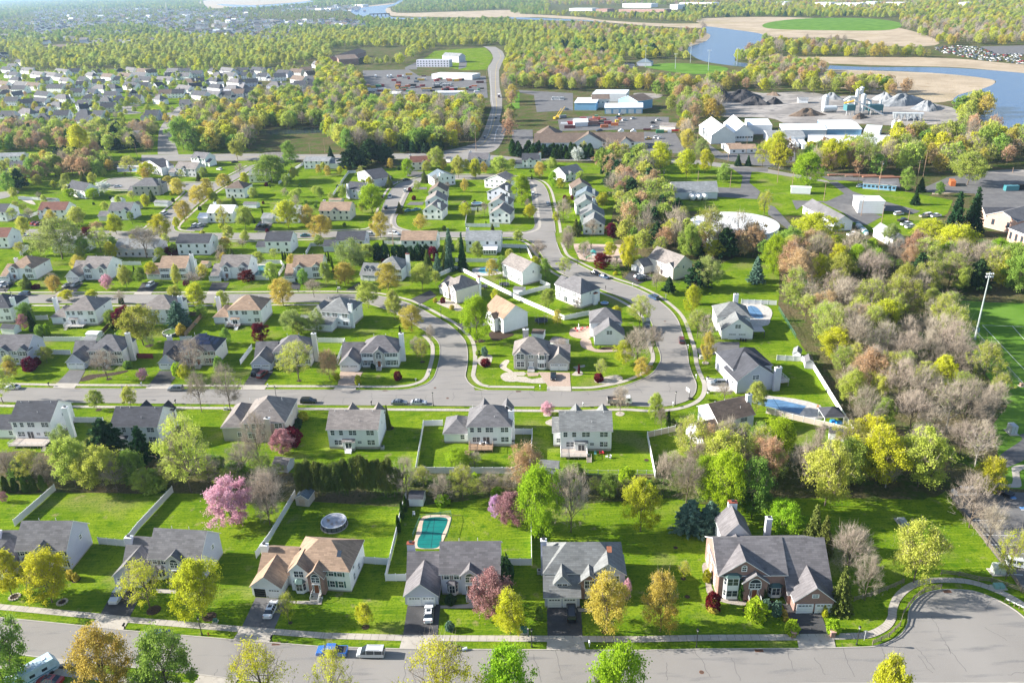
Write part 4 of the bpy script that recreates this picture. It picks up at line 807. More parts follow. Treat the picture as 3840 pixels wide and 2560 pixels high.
class House:
 def __init__(s,label,anchor,depth,wall='white',roof='grey',group=None,name='house',cat='house',z=None):
  t,xl,yl,xr,yr,ze=anchor;p,q=at(t,xl,yl,ze),at(t,xr,yr,ze);d=q-p;d.z=0
  HOUSES.append((p+q)/2+Vector((-d.y,d.x,0)).normalized()*depth*.5);s.w=d.length;s.a=math.atan2(d.y,d.x);s.d=depth;s.e=empty(name,(p.x,p.y,0),s.a,label,cat,group)
  s.wm=WL[wall];s.rm=RF[roof];s.wb=MB();s.rb=MB();s.p=p
 def block(s,x0,x1,y0,y1,h,kind='gx',rise=2.6,ov=.35,wall=None,roof=None,z0=0,fd=.35):
  wall_mesh(s.wb,kind,x0,x1,y0,y1,h,rise,WL[wall]if wall else s.wm,fd if z0==0 else z0,z0)
  if kind !='none':roof_mesh(s.rb,roofpts(kind,x0,x1,y0,y1,h,rise,ov),RF[roof]if roof else s.rm)
  return s
 def fgable(s,x0,x1,y0,h,rise,run,wall=None,z0=None,roof=None,ov=.3):
  xc=(x0+x1)/2;b=s.wb.use(WL[wall]if wall else s.wm);zz=.35 if z0 is None else z0;y1=y0+run
  b.add([(x0,y0,zz),(x1,y0,zz),(x1,y0,h),(xc,y0,h+rise-.02),(x0,y0,h),(x0,y1,zz),(x1,y1,zz),(x1,y1,h),(x0,y1,h)],[(0,1,2,3,4),(1,6,7,2),(5,0,4,8)])
  sl_=rise/((x1-x0)/2);e=h-sl_*ov
  roof_mesh(s.rb,[[(x0-ov,y1,e),(x0-ov,y0-ov,e),(xc,y0-ov,h+rise),(xc,y1,h+rise)],[(x1+ov,y0-ov,e),(x1+ov,y1,e),(xc,y1,h+rise),(xc,y0-ov,h+rise)]],RF[roof]if roof else s.rm)
  return s
 def done(s):
  s.wb.B('wall',s.e);s.rb.B('roof',s.e);return s.e
 def N(s,y=0.0):return lambda a,z,o:(a,y-o,z)
 def Rr(s,x):return lambda a,z,o:(x+o,a,z)
 def Ll(s,x):return lambda a,z,o:(x-o,a,z)
def colonial(label,anchor,wall='white',roof='grey',kind='gx',depth=9.5,eave=5.6,rise=3.2,wing='l',ww=6.2,wy=-2.2,shut=SHUT,gab=(.45,),chim=None,front='white',gwall=None,gpeak=True,garch=True,door=None,bayx=None,win=True,sub=True,red=False,gh=2.8,weave=None,wrise=3.2,group=None,porch=False,wdep=None,gar=2,nwin=4):
 H_=House(label,anchor,depth,wall,roof,group);w_=H_.w;e=H_.e
 H_.block(0,w_,0,depth,eave,kind,rise)
 weave=weave or gh;wd=wdep or(depth*.9)
 if wing:
  x0,x1=(-ww,-.03)if wing=='l' else(w_+.03,w_+ww)
  if gpeak:
   H_.block(x0+.02,x1,1.2,depth-.6,weave,'gx',wrise+.9,wall=gwall)
   H_.fgable(x0,x1-(.3 if wing=='l' else-.0),wy,gh,2.9,6.2-wy,wall=gwall)
  else:H_.block(x0+.02,x1,wy,depth-1,gh,'gx',wrise,wall=gwall)
  f=H_.N(wy-.0);xc=(x0+x1)/2
  for q in((-1,1)if gar==2 else(0,)):gdoor(e,f,xc+q*1.38-(.15 if wing=='l' and gpeak else 0),2.4 if gar==2 else 4.9)
 f=H_.N(0)
 for gx in gab:
  c=gx*w_;H_.fgable(c-1.75,c+1.75,-.45,eave-.25,1.55,3.2,wall=front if front !='white' else None)
 fg=H_.N(-.45)
 if win:
  used=[g*w_ for g in gab]
  xs=[w_*k for k in((.1,.27,.73,.9)if nwin==4 else(.15,.85))]
  for x in xs:
   if any(abs(x-u)<1.6 for u in used):continue
   window(e,f,x,3.9,.85,1.25,shut if nwin==4 else shut,sub=sub)
   if bayx is None or abs(x-bayx*w_)>1.6:window(e,f,x,1.0,.85,1.45,shut,sub=sub)
  if gab:
   c=gab[0]*w_
   window(e,fg,c,3.55,1.5,1.1,None,garch);fdoor(e,fg,c,.55,door or DOORR);steps(e,fg,c)
  for gx in gab[1:]:window(e,fg,gx*w_,3.7,1.7,1.3,shut);window(e,fg,gx*w_,1.0,1.7,1.4,shut)
  if bayx is not None:bay(e,f,bayx*w_,1.1,2.3,1.9,H_.rm)
  window(e,H_.Rr(w_),depth*.62,4.0,.6,.9,None,sub=False)
 for(cx,cy,cz)in(chim or[]):chimney(e,cx*w_ if abs(cx)<=1.2 and cx>=0 else cx,cy*depth,cz,H_.wm,red=red)
 vents(e,[(w_*.3,depth*.56,eave+rise*.95),(w_*.62,depth*.6,eave+rise*.9)])
 H_.done();return H_
def rearview(label,anchor,wall='white',roof='grey',kind='gx',depth=9.6,eave=6.2,rise=2.9,wing=None,ww=5.6,wd=7,weave=3.2,chim=None,bump=None,dk=None,win=True,red=False,group=None,backg=(.33,.87),rail=None,door=True,sub=True,wy=1.0):
 H_=House(label,anchor,depth,wall,roof,group);w_=H_.w;e=H_.e;f=H_.N(0)
 H_.block(0,w_,0,depth,eave,kind,rise,fd=.7)
 if wing:
  x0,x1=(-ww,-.03)if wing=='l' else(w_+.03,w_+ww);H_.block(x0,x1,wy,wy+wd,weave,'gx' if wd<8 else 'hip',2.4,wall=None,fd=.5)
  window(e,H_.N(wy),x0+ww*.75,1.3,.9,1.1)
 for g in backg:
  H_.fgable2=None;c=g*w_;b=H_.rb;y1=depth+.5;hh=eave-.2;pk=eave+rise*.62;y1=depth+1.2
  roof_mesh(b,[[(c-1.9,y1,hh-.3),(c-1.9,depth*.9,hh-.3),(c,depth*.68,pk),(c,y1,pk)][::-1],[(c+1.9,depth*.9,hh-.3),(c+1.9,y1,hh-.3),(c,y1,pk),(c,depth*.68,pk)][::-1]],H_.rm)
  H_.wb.use(H_.wm).add([(c-1.6,y1-.2,.35),(c+1.6,y1-.2,.35),(c+1.6,y1-.2,hh),(c,y1-.2,pk-.1),(c-1.6,y1-.2,hh),(c-1.6,depth-.05,.35),(c+1.6,depth-.05,.35),(c+1.6,depth-.05,hh),(c-1.6,depth-.05,hh)],[(4,3,2,1,0),(2,7,6,1),(0,5,8,4)])
 if win:
  for x,ww_ in((.1,.85),(.27,.85),(.50,1.7),(.85,1.7)):window(e,f,x*w_,4.3,ww_,1.2,sub=sub)
  window(e,f,.19*w_,1.35,1.7,1.25);window(e,f,.85*w_,1.35,1.7,1.25)
  window(e,f,.62*w_,1.75,.9,.6)
  window(e,H_.Rr(w_),depth*.55,4.6,.6,.7,sub=False)
  if bump:
   c=bump*w_;b=H_;H_.block(c-1.55,c+1.55,-.9,.3,2.75,'shn',.55,ov=.2,fd=.7)
   slider(e,H_.N(-.9),c,.75,1.6)
   if not dk:
    st=U(TRIM)
    for k in range(5):st.box(c-.8,c+.8,-1.2-.3*k,-.9-.3*k,.62-.14*k,.68-.14*k)
    for q in(-.8,.8):st.tube([(c+q,-.95,1.55),(c+q,-2.4,.9)],.04,4);st.tube([(c+q,-2.4,-.05),(c+q,-2.4,.9)],.04,4);st.tube([(c+q,-.95,.6),(c+q,-2.4,-.05)],.06,4)
    st.B('back_steps',e)
  elif door:slider(e,f,.42*w_,.75,1.7)
 if dk:
  d0,d1,dd,stx=dk[:4];deck(e,f if not bump else f,d0*w_,d1*w_,dd,.75,dk[4]if len(dk)>4 else None,stx*w_ if stx is not None else None,rail)
 for(cx,cy,cz)in(chim or[]):chimney(e,cx*w_ if 0<=cx<=1.2 else cx,cy*depth,cz,H_.wm,red=red)
 vents(e,[(w_*.1,depth*.45,eave+rise*.9),(w_*.3,depth*.46,eave+rise*.9),(w_*.86,depth*.45,eave+rise*.9),(w_*.62,depth*.2,eave+rise*.4)])
 H_.done();return H_
def plain(label,anchor,depth=9,eave=5.6,kind='gx',rise=2.9,wall='white',roof='grey',wing=None,ww=5,weave=2.9,wd=None,wy=0.5,fg=(),chim=(),wins=1,group=None,red=False,wkind='gx',name='house',cat='house',gdoors=False,wrise=1.8):
 H_=House(label,anchor,depth,wall,roof,group,name,cat);w_=H_.w;e=H_.e;f=H_.N(0)
 H_.block(0,w_,0,depth,eave,kind,rise)
 if wing:
  for sd_ in wing:
   x0,x1=(-ww,-.03)if sd_=='l' else(w_+.03,w_+ww);H_.block(x0,x1,wy,wy+(wd or depth*.7),weave,wkind,wrise)
   if gdoors:gdoor(e,H_.N(wy),(x0+x1)/2,min(4.6,ww-.8),2.1,windows=False)
 for g in fg:c=g*w_;H_.fgable(c-1.7,c+1.7,-.4,eave-.3,1.5,3.0)
 if wins:
  n=max(2,int(w_/3.2))
  for k in range(n):
   x=w_*(k+.5)/n
   for z in((3.9,1.0)if eave>4.5 else(1.0,)):
    b=U(PANE);pbox(b,f if not any(abs(x-g*w_)<1.7 for g in fg)else H_.N(-.4),x-.5,x+.5,z,z+1.25,0,.04);o=b.B('window',e)
  b=U(PANE);pbox(b,H_.Rr(w_),depth*.5-.4,depth*.5+.4,3.9 if eave>4.5 else 1.2,4.9 if eave>4.5 else 2,0,.04);b.B('window',e)
 for(cx,cy,cz)in chim:chimney(e,cx*w_ if 0<=cx<=1.2 else cx,cy*depth,cz,H_.wm,1.4,.9,red=red)
 H_.done();return H_
# HOUSES IN PLACE
def dep(t,x0,y0,x1,y1,z):a,b_=at(t,x0,y0,z),at(t,x1,y1,z);return(b_-a).length
G1='houses facing the bottom street';G2='houses backing on the creek hedge';G3='houses facing the middle street';G4='houses behind the middle street row';G5='houses facing the upper curving street'
h=colonial('pale grey house with grey gable roof at the left edge, behind two yellow trees',('E1',118,585,480,585,5.5),'lav','grey',depth=8.8,rise=4.0,ww=6.6,wy=-3,chim=[(-6.2,.45,7.0)],gab=(.52,),bayx=.17,garch=True,group=G1)
h=colonial('grey gable-roofed house with a silver pickup in its drive',('E1',1092,642,1466,664,5.5),'lav','grey',depth=8.8,rise=4.0,ww=6.8,wy=-3,chim=[(-6.4,.45,7.0)],gab=(.5,),bayx=.17,door=mat('wine_door',(.09,.02,.04)),group=G1,shut=mat('taupe_shutter',(.25,.22,.20)))
H_=House('white house with a tan hipped roof and brick entrance, one garage door open',('E2',-223,712,210,738,5.6),9.6,'white','tan',G1);w_=H_.w;e=H_.e
H_.block(0,w_,0,9.6,5.6,'hip',3.4);H_.block(-7.2,-.03,.8,9.2,3.1,'gx',3.2)
H_.fgable(-7.4,-1.2,-3,2.9,2.5,8);H_.fgable(.2,4.0,-.9,5.5,1.9,4.5);H_.fgable(4.1,7.4,-1.6,4.9,1.7,6,wall='brick')
f=H_.N(-3);gdoor(e,f,-2.7);gdoor(e,f,-5.7,m=mat('painted_garage_shade',(.01,.012,.015)),windows=False)  # near-black door panel stands in for the shade inside the open garage
f=H_.N(-.9);window(e,f,2.1,3.9,1.7,1.3);b_=bay(e,f,2.1,1.0,2.5,1.8,COPPER);f=H_.N(-1.6);fdoor(e,f,5.75,.7);window(e,f,5.75,3.4,1.4,1.1,None,True);steps(e,f,5.75,1.8,5,.75)
f=H_.N(0)
for x in(8.5,10.3):
 for z in(3.9,1.1):window(e,f,x,z,.9,1.35,mat('green_shutter',(.03,.10,.09)))
f=H_.Rr(w_);window(e,f,2.5,3.9,.7,1.3);window(e,f,5.5,1.2,.7,1.3);window(e,f,2.5,1.2,.7,1.3)
chimney(e,-7.0,4.4,7.0,WL['white']);b=U(PANE);s_=3.4/4.8
b.add([(w_-3.0,2.0,5.6+2.0*s_+.06),(w_-2.1,2.0,5.6+2.0*s_+.06),(w_-2.1,3.1,5.6+3.1*s_+.06),(w_-3.0,3.1,5.6+3.1*s_+.06)],[(0,1,2,3)]);b.B('skylight',e);H_.done()
colonial('grey house with a bay window and a pink-flowering tree in front, pool behind',('E2',884,754,1316,752,5.6),'lav','plum',depth=9.2,rise=4.0,ww=6.9,wy=-3.2,chim=[(-6.5,.62,8.2)],gab=(.5,),bayx=.19,shut=mat('taupe_shutter',(.25,.22,.20)),group=G1,red=True)
H_=House('grey house with dormer over its garage and a black car in the drive',('E2',1905,757,2236,755,5.6),9.4,'lav','green',G1);w_=H_.w;e=H_.e
H_.block(-6.8,w_,0.4,9.4,5.6,'hip',3.6);H_.block(-6.85,-.05,-3.4,5,2.8,'shn',5.4,ov=.3)
H_.fgable(-4.9,-1.9,-1.7,4.7,1.9,4.5,z0=2.9);H_.fgable(.0,3.9,-1.5,4.8,1.7,5,wall='brick');H_.fgable(2.2,w_+.2,-.3,5.6,2.6,6)
f=H_.N(-3.4);gdoor(e,f,-2.0);gdoor(e,f,-4.95);window(e,H_.N(-1.7),-3.4,3.3,1.7,.95);f=H_.N(-1.5);window(e,f,1.95,3.1,1.6,1.6);fdoor(e,f,1.95,.5,GREYD);f=H_.N(-.3)
for x in(5.1,7.3):window(e,f,x,3.7,.9,1.2);window(e,f,x,1.0,.9,1.4)
window(e,f,5.1,6.5,.5,.6,None,True);chimney(e,-6.9,6.2,8.6,WL['lav'],1.2,.9)
b=U(mat('rust_skylight',(.35,.13,.07)));b.add([(w_-3.2,3,8.05),(w_-2.2,3,8.05),(w_-2.2,4,8.8),(w_-3.2,4,8.8)],[(0,1,2,3)]);b.B('skylight',e);H_.done()
H_=House('large red brick house with two-storey white bay windows, near the turning circle',('E3',484,638,897,633,5.8),11,'brick','plum',G1);w_=H_.w;e=H_.e
H_.block(0,w_-.02,0,11.5,5.8,'gx',4.2);b=H_.wb.use(WL['brick']).box(.0,w_-.05,-.1,.0,.35,5.5);H_.block(w_+.03,w_+8.3,-2.4,5.7,3.1,'shn',6.7,wall='brick');H_.block(w_+.03,w_+6.3,5.75,11.5,5.8,'shf',4.0,wall='brick')
H_.block(3.4,9.2,11.6,18,5.6,'gy',3.4,wall='white');H_.fgable(.05,9.5,-.25,5.8,3.5,8);H_.fgable(4.5,9.2,-1.3,4.9,1.9,4,roof='plum');H_.fgable(w_+.6,w_+8.0,-4.6,3.2,3.2,9)
bay(e,H_.N(-.25),2.6,1.1,3.4,4.5,COPPER,two=True);bay(e,H_.N(-.0),11.2,1.1,2.8,1.8,COPPER);window(e,H_.N(-.0),11.2,3.9,2.2,1.2,SHUT);f=H_.N(-1.3)
fdoor(e,f,6.8,.9,tall=True);window(e,f,6.8,3.35,1.9,1.0,None,True);steps(e,f,6.8,2.4,5,.9,m=mat('brick_steps',(.30,.10,.08)));window(e,H_.N(-.25),4.7,6.7,.7,.8,None,True)
f=H_.N(-4.6);gdoor(e,f,w_+2.6,2.9);gdoor(e,f,w_+6.1,2.9);window(e,f,w_+4.3,3.9,.9,.5)
for x in(3.5,):chimney(e,6.6,18.2,9.4,WL['white'],1.8,1.0,red=True)
chimney(e,w_-.5,11.9,9.8,WL['grey'],1.2,1.0)
deck(e,(lambda a,z,o:(a,11.5+o,z)),9.6,14.8,4,1.2,DECKG);f=H_.Ll(0)
for y in(2.5,6,9):window(e,f,y,3.8,.8,1.3);window(e,f,y,1.2,.8,1.3)
H_.done()
rearview('white house with charcoal roof and raised railed deck at the left edge',('D1',90,532,455,532,6.2),'white','dark',depth=10.5,rise=3.4,wing='l',ww=6,weave=3.3,wd=7.5,chim=[(15.35,.18,9.2)],dk=(.05,.96,4.2,.98,DECKG),group=G2,wy=.8,backg=())
rearview('white house with charcoal roof and dish, half hidden by dark pines',('D1',1018,582,1438,584,6.0),'white','dark',depth=9.6,rise=3.3,bump=.2,group=G2,backg=(.4,.9))
H_=rearview('beige house with crossed hipped roofs behind bare trees',('D2',-130,566,262,556,5.6),'beige','taupe','hip',depth=13,rise=4.2,wing='l',ww=6,weave=4.6,wd=12,chim=[(.62,-.03,7.4)],group=G2,backg=())
rearview('white house with brown gable roof and small back stairs',('D2',652,604,1113,604,6.2),'white','taupe',depth=9.8,rise=3.0,bump=.41,group=G2)
rearview('white house with grey hipped roof, wooden deck and white fence',('D2',1942,578,2342,576,6.2),'white','grey','hip',depth=10,rise=3.6,wing='l',ww=6.6,wd=8.5,chim=[(1.0,.35,8.6)],dk=(.03,.58,3.2,.0,DECKW),rail=DECKW,group=G2,wy=1.6)
rearview('white house with pale green-grey roof, blue grill cover on its deck',('D3',444,620,916,618,6.2),'white','green',depth=9.8,rise=3.0,wing='l',ww=1.8,wd=7,weave=4.6,bump=.41,dk=(0,.52,4,.55,DECKG,),group=G2,wy=2.2)
H_=House('white house set at an angle with brown roof and tall white chimney',('D3',1897,541,2225,464,5.8),9,'white','brown',G2);w_=H_.w;e=H_.e
H_.block(0,w_,0,9.4,5.8,'gx',3.0,fd=.6);H_.block(-5.8,-.03,-2.6,5.8,3.2,'gx',2.8);f=H_.N(0)
for x,z,ww_ in((.1,4.1,.9),(.3,4.1,1.7),(.72,4.1,1.7),(.8,1.3,2.4),(.45,1.3,1.7)):window(e,f,x*w_,z,ww_,1.2)
slider(e,f,.25*w_,.5);chimney(e,w_+.4,3.4,9.6,WL['white']);vents(e,[(2,5,8.6),(5,5,8.6),(8,2,7.2)]);H_.done()
def garfront(label,anchor,wall,roof,group,fx0,fx1,fy,feave,frise,depth=10,chim=(),eave=5.7,rise=3.4,gar=True,fkind='gy',shut=None):
 H_=House(label,anchor,depth,wall,roof,group);w_=H_.w;e=H_.e
 H_.block(0,w_,0,depth,eave,'hip',rise);H_.block(fx0*w_,fx1*w_,-fy,-.03 if feave<eave-.3 else 2,feave,fkind,frise);c=(fx0+fx1)/2*w_;f=H_.N(-fy)
 if gar:gdoor(e,f,c-1.6,2.5);gdoor(e,f,c+1.6,2.5)
 window(e,f,c,4.1,1.5,1.15)
 window(e,H_.Ll(0),depth*.3,3.8,.9,1.3);window(e,H_.Ll(0),depth*.7,3.8,.9,1.3);window(e,H_.Ll(0),depth*.3,1.1,.9,1.3)
 for(cx,cy,cz)in chim:chimney(e,cx*w_,cy*depth,cz,H_.wm,1.6,1)
 H_.done();return H_
garfront('white house with grey-green roof, garage gable facing the camera, beside a covered pool',('C3',1885,748,2190,750,5.7),'white','green',G4,.08,1.0,6.5,3.6,3.9,chim=[(.7,1.05,9.6)])
garfront('white house with grey roof and red patio furniture on its round terrace',('C3',720,802,1005,802,5.7),'white','grey',G4,.12,1.06,6.6,3.6,3.8,gar=False)
H_=House('lavender grey house with charcoal crossed roofs beside a long white fence',('C3',2072,1338,2440,1296,4.4),13,'lav','dark',G4);w_=H_.w;e=H_.e
H_.block(0,w_*.98,0,9,4.4,'gy',4.4);H_.block(.8,w_+.6,5,17,5.8,'hip',3.6);f=H_.N(0)
window(e,f,w_*.45,4.1,1.7,1.2);window(e,f,w_*.62,1.1,.9,1.4,None,True);chimney(e,w_-.4,-.6,7.4,WL['lav'],2.0,.9);window(e,H_.Ll(0),3,1.2,1.0,1.4);window(e,H_.Ll(0),6,1.2,1.0,1.4)
deck(e,H_.Rr(w_),1,8,4.5,1.4,DECKG);H_.done()
H_=colonial('grey stone house with white gravel beds and round steps, black car at its garage',('C3',12,1082,334,1083,5.9),'stone','taupe','hip',depth=9.6,rise=3.7,wing='r',ww=6.5,wy=-.6,gh=3.2,gab=(.2,),front='stone',gwall='stone',garch=True,win=False,group=G3,weave=3.4,wrise=2.2)
e=H_.e;w_=H_.w;f=H_.N(-.45);window(e,f,.2*w_,3.9,2.0,1.5);window(e,f,.2*w_,1.2,2.0,1.6);fdoor(e,H_.N(0),.5*w_,.5,GREYD,1.2);window(e,H_.N(0),.5*w_,4.0,1.2,.9,None,True)
b_=bay(e,H_.N(0),.81*w_,1.1,2.8,4.3,RF['taupe'],two=True);steps(e,H_.N(0),.5*w_,2.2,4,.5,False,PAVERW)
for q in(3.2,):chimney(e,3.4,9.4,9.6,WL['stone'],1.8,1)
H_=House('white house with grey roof and twin gables, its backyard of boulders fenced in white',('C3',400,452,630,541,6.0),11,'white','grey',G4);w_=H_.w;dd=dep('C3',630,541,808,482,6);e=H_.e
H_.block(0,w_,0,dd,6,'hip',3.6,fd=.6);H_.block(-2.4,-.03,2,dd-1,5.2,'gx',2.4);f=H_.N(0)
for x,z,ww_ in((.2,4.2,.9),(.35,4.2,.9),(.78,4.2,1.7),(.8,1.5,2.6),(.15,1.5,.9)):window(e,f,x*w_,z,ww_,1.2)
slider(e,f,.42*w_,.6);window(e,H_.Rr(w_),dd*.5,4.6,.6,.7);chimney(e,w_+.5,dd*.72,4.4,WL['white'],1.0,1.8,red=True);H_.done()
H_=House('large white gable house beside the free-form pool',('C3',-90,258,92,341,6.0),10,'white','taupe',G4);w_=H_.w;dd=dep('C3',92,341,262,288,6);e=H_.e
H_.block(0,w_,0,dd,6,'gx',3.3,fd=.5);f=H_.N(0)
for x,z,ww_ in((.55,4.1,1.0),(.75,4.1,1.0),(.2,4.1,1),(.45,1.3,1.7),(.85,1.5,2.4)):window(e,f,x*w_,z,ww_,1.2)
window(e,H_.Rr(w_),dd*.55,4.4,.6,.8);H_.done()
H_=House('white house with a tan roof turned to the curving street',('C2',2270,768,2495,706,5.8),11,'white','tan',G4);w_=H_.w;e=H_.e
H_.block(0,w_,0,12,5.8,'gy',3.8);f=H_.Ll(0)
for y in(2.2,6.5):window(e,f,y,3.9,1.0,1.3,SHUT);window(e,f,y,1.0,1.0,1.4,SHUT)
fdoor(e,f,4.4,.5);H_.block(-1.9,-.05,3,6,5.4,'gx',1.4);H_.done()
H_=House('cream house with yellow shrubs and a satellite dish, front to the upper street',('C2',1722,440,1852,502,5.8),10,'cream','taupe',G4);w_=H_.w;dd=dep('C2',1852,502,2052,438,5.8);e=H_.e
H_.block(0,w_,0,dd,5.8,'hip',3.2);H_.fgable(w_*.62,w_-.1,-.8,5.6,1.7,3);H_.fgable(.3,w_*.4,-.6,5.6,1.2,3);H_.block(-4.6,-.03,.8,dd-.6,3.0,'gx',3.2);f=H_.N(-.8)
gdoor(e,H_.N(.8),-2.3,3.9);window(e,f,w_*.8,3.9,1.6,1.3);window(e,f,w_*.8,1.1,1.6,1.5);window(e,H_.N(-.6),w_*.2,1.1,.9,1.5);window(e,H_.N(-.6),w_*.2,3.9,.9,1.2);fdoor(e,H_.N(0),w_*.48,.5,DOORD);chimney(e,w_-.6,dd-.4,8.2,WL['white'],red=True);H_.done()
H_=House('beige house with garage gable, camper trailer and two cars beside it',('C3',1345,236,1496,293,5.8),10,'cream','taupe',G4);w_=H_.w;dd=dep('C3',1496,293,1643,246,5.8);e=H_.e
H_.block(-6,w_,0,dd,5.8,'gx',3.6);H_.fgable(w_*.55,w_-.1,-.7,5.5,1.5,3);H_.block(-9.5,-3.2,-5,2.6,3.3,'gy',2.4);f=H_.N(0)
gdoor(e,H_.N(-5),-7.8,2.4);gdoor(e,H_.N(-5),-4.9,2.4);window(e,H_.N(-.7),w_*.8,3.9,1.2,1.3);window(e,H_.N(-.7),w_*.8,1.1,1.2,1.3);window(e,f,w_*.25,3.2,1.3,1.4,None,True);fdoor(e,f,w_*.25,.5,DOORD);window(e,H_.Rr(w_),dd*.5,4.2,.7,.9);H_.done()
colonial('blue-grey house with round dark red tree, left edge of the middle row',('C1',-190,1062,248,1056,5.6),'lav','plum',depth=9.4,rise=3.6,ww=6,wy=-3,gab=(.5,.9),group=G3,gpeak=False)
colonial('grey-roofed house with black shutters, grey drive and a tall white side chimney',('C1',806,1060,1112,1060,5.6),'cream','grey','hip',depth=9.6,rise=3.6,ww=6.6,wy=-2.8,gwall='lav',chim=[(1.09,.42,9.8)],gab=(.5,),group=G3)
Hs=colonial('house with solar panels on its charcoal hipped roof',('C1',1652,1062,1972,1058,5.6),'cream','dark','hip',depth=9.6,rise=3.6,ww=6.6,wy=-2.8,gwall='lav',chim=[(-6.3,.75,7.6)],gab=(.5,),shut=SHUTR,group=G3)
b=U(SOLARM);s_=3.6/4.8;e=Hs.e;w_=Hs.w
for x0,x1,y0,y1 in((4.9,7.0,1.6,2.6),(7.2,9.6,1.6,2.6),(4.4,8.9,2.8,3.8),(5.2,7.9,4.0,4.9)):
 b.add([(x0,y0,5.6+y0*s_+.14),(x1,y0,5.6+y0*s_+.14),(x1,y1,5.6+y1*s_+.14),(x0,y1,5.6+y1*s_+.14)],[(0,1,2,3)])
for y0,y1,d0,d1 in((2.4,7.2,.7,1.6),(3.0,6.6,1.8,2.7),(3.9,5.8,2.9,3.7)):b.add([(w_-d0,y0,5.6+d0*s_+.14),(w_-d0,y1,5.6+d0*s_+.14),(w_-d1,y1,5.6+d1*s_+.14),(w_-d1,y0,5.6+d1*s_+.14)],[(0,1,2,3)])
for x0,x1,y0,y1 in((-5.2,-1.4,3.4,4.2),(-5.9,-4.6,2.2,3.1),(-4.2,-2.4,2.2,3.1)):s2=2.9/3.85;b.add([(x0,y0,2.8+(y0-1.2)*s2+.14),(x1,y0,2.8+(y0-1.2)*s2+.14),(x1,y1,2.8+(y1-1.2)*s2+.14),(x0,y1,2.8+(y1-1.2)*s2+.14)],[(0,1,2,3)])
b.B('solar_panel',e)
colonial('grey-roofed house with a leafing tree before it and two dark cars in the drive',('C2',157,1070,487,1066,5.6),'cream','grey','hip',depth=9.6,rise=3.6,ww=6.8,wy=-2.8,gwall='lav',chim=[(1.08,.42,9.8)],gab=(.42,),group=G3)
colonial('white house with stone-faced entrance, black shutters and tan paved drive on the corner',('C2',962,1077,1300,1073,5.6),'white','plum','hip',depth=9.6,rise=3.7,ww=6.6,wy=-2.6,chim=[(1.06,.5,9.6)],gab=(.48,),front='stone',group=G3)
rearview('white house at the left edge with charcoal hip roof and white side chimney',('C1',-170,676,88,672,6.0),'white','dark','hip',depth=11.5,rise=3.4,chim=[(1.03,.2,9.2)],backg=(),group=G4)
rearview('white house with taupe hip roof, white paved terrace and arched windows',('C1',592,696,868,694,6.0),'white','taupe','hip',depth=11.5,rise=3.6,wing='l',ww=6.6,wd=9,weave=3.3,bump=.25,chim=[(-7.0,.55,8.4)],dk=(.0,.62,3,.1,PAVERW),group=G4,backg=())
rearview('taupe-roofed house behind the big yellow-green tree and blue spruce',('C1',1290,682,1585,684,6.0),'white','taupe','hip',depth=11,rise=3.6,wing='l',ww=6,wd=9,chim=[(1.02,.55,8.6)],group=G4,backg=())
rearview('white house with tan hip roof and dark timber deck',('C1',2090,692,2392,690,6.0),'white','tan','hip',depth=11,rise=3.6,wing='l',ww=6.2,wd=9,weave=3.2,bump=.2,dk=(-.06,.36,3,.3,mat('dark_deck',(.09,.05,.04))),rail=TRIM,chim=[(-6.5,.7,8)],group=G4,backg=())
H_=rearview('white house with grey roof and long covered back porch behind pale green trees',('C2',592,702,852,722,6.0),'white','green','hip',depth=11,rise=3.5,wing='l',ww=4.5,wd=9,weave=4.8,chim=[(1.02,.12,9.0)],group=G4,backg=())
H_.wb=MB();H_.rb=MB();H_.block(-7.5,5.8,-4.2,-.05,3.0,'shn',1.1,wall='white');H_.wb.B('porch_wall',H_.e);H_.rb.B('porch_roof',H_.e)
colonial('white house with tan hip roof and wide garage, left end of the upper row',('C1',70,303,308,300,5.6),'white','tan','hip',depth=12,rise=3.6,wing='l',ww=2.4,wy=-2.5,gpeak=False,gab=(.2,.8),chim=[(-.05,.55,7.6)],group=G5,gar=1)
colonial('white house with brick strip, one of its two garage doors open',('C1',757,302,976,306,5.6),'white','taupe','gx',depth=11,rise=3.4,ww=6.4,wy=-3.2,gab=(.78,.2),group=G5,front='white',wdep=10)
colonial('white house with pink-tan roof, black shutters and a broad side chimney',('C1',1458,302,1702,302,5.6),'white','tan','gx',depth=10.5,rise=3.5,ww=6.6,wy=.6,gpeak=False,gab=(),chim=[(1.1,.45,9.8)],group=G5)
colonial('white twin-gabled house with taupe roof and a dark red round tree',('C1',2018,292,2275,290,5.6),'white','taupe','gx',depth=10.5,rise=3.5,ww=3.2,wy=-3,gpeak=False,gab=(.22,.8),group=G5,gar=1)
colonial('white twin-gabled house with pink-tan roof beside the left pool',('C2',338,294,600,286,5.6),'white','tan','gx',depth=10.5,rise=3.5,ww=3.0,wy=-3,gpeak=False,gab=(.22,.8),group=G5,gar=1)
H_=colonial('grey-roofed house with two small dormers over the garage and red-topped chimney',('C2',1108,302,1332,312,5.6),'white','green','hip',depth=11,rise=3.5,ww=7.2,wy=-1,gpeak=False,gab=(.5,),chim=[(1.08,.6,9.8)],red=True,group=G5)
for x in(-5.4,-3.2):H_.wb=MB();H_.rb=MB();H_.fgable(x-.8,x+.8,.6,4.6,.9,2.4,z0=3.2,ov=.2);H_.wb.B('dormer',H_.e);H_.rb.B('dormer_roof',H_.e);window(H_.e,H_.N(.6),x,3.6,.8,.9)
G6='houses backing on the upper row gardens';G7='houses facing the straight upper street';G8='houses of the ring street'
plain('white house with red-brown roof cut by the left edge, near the big pale tree',('B1',-180,1196,62,1194,6.0),10,6.0,'gx',3.2,'white','red',group=G6)
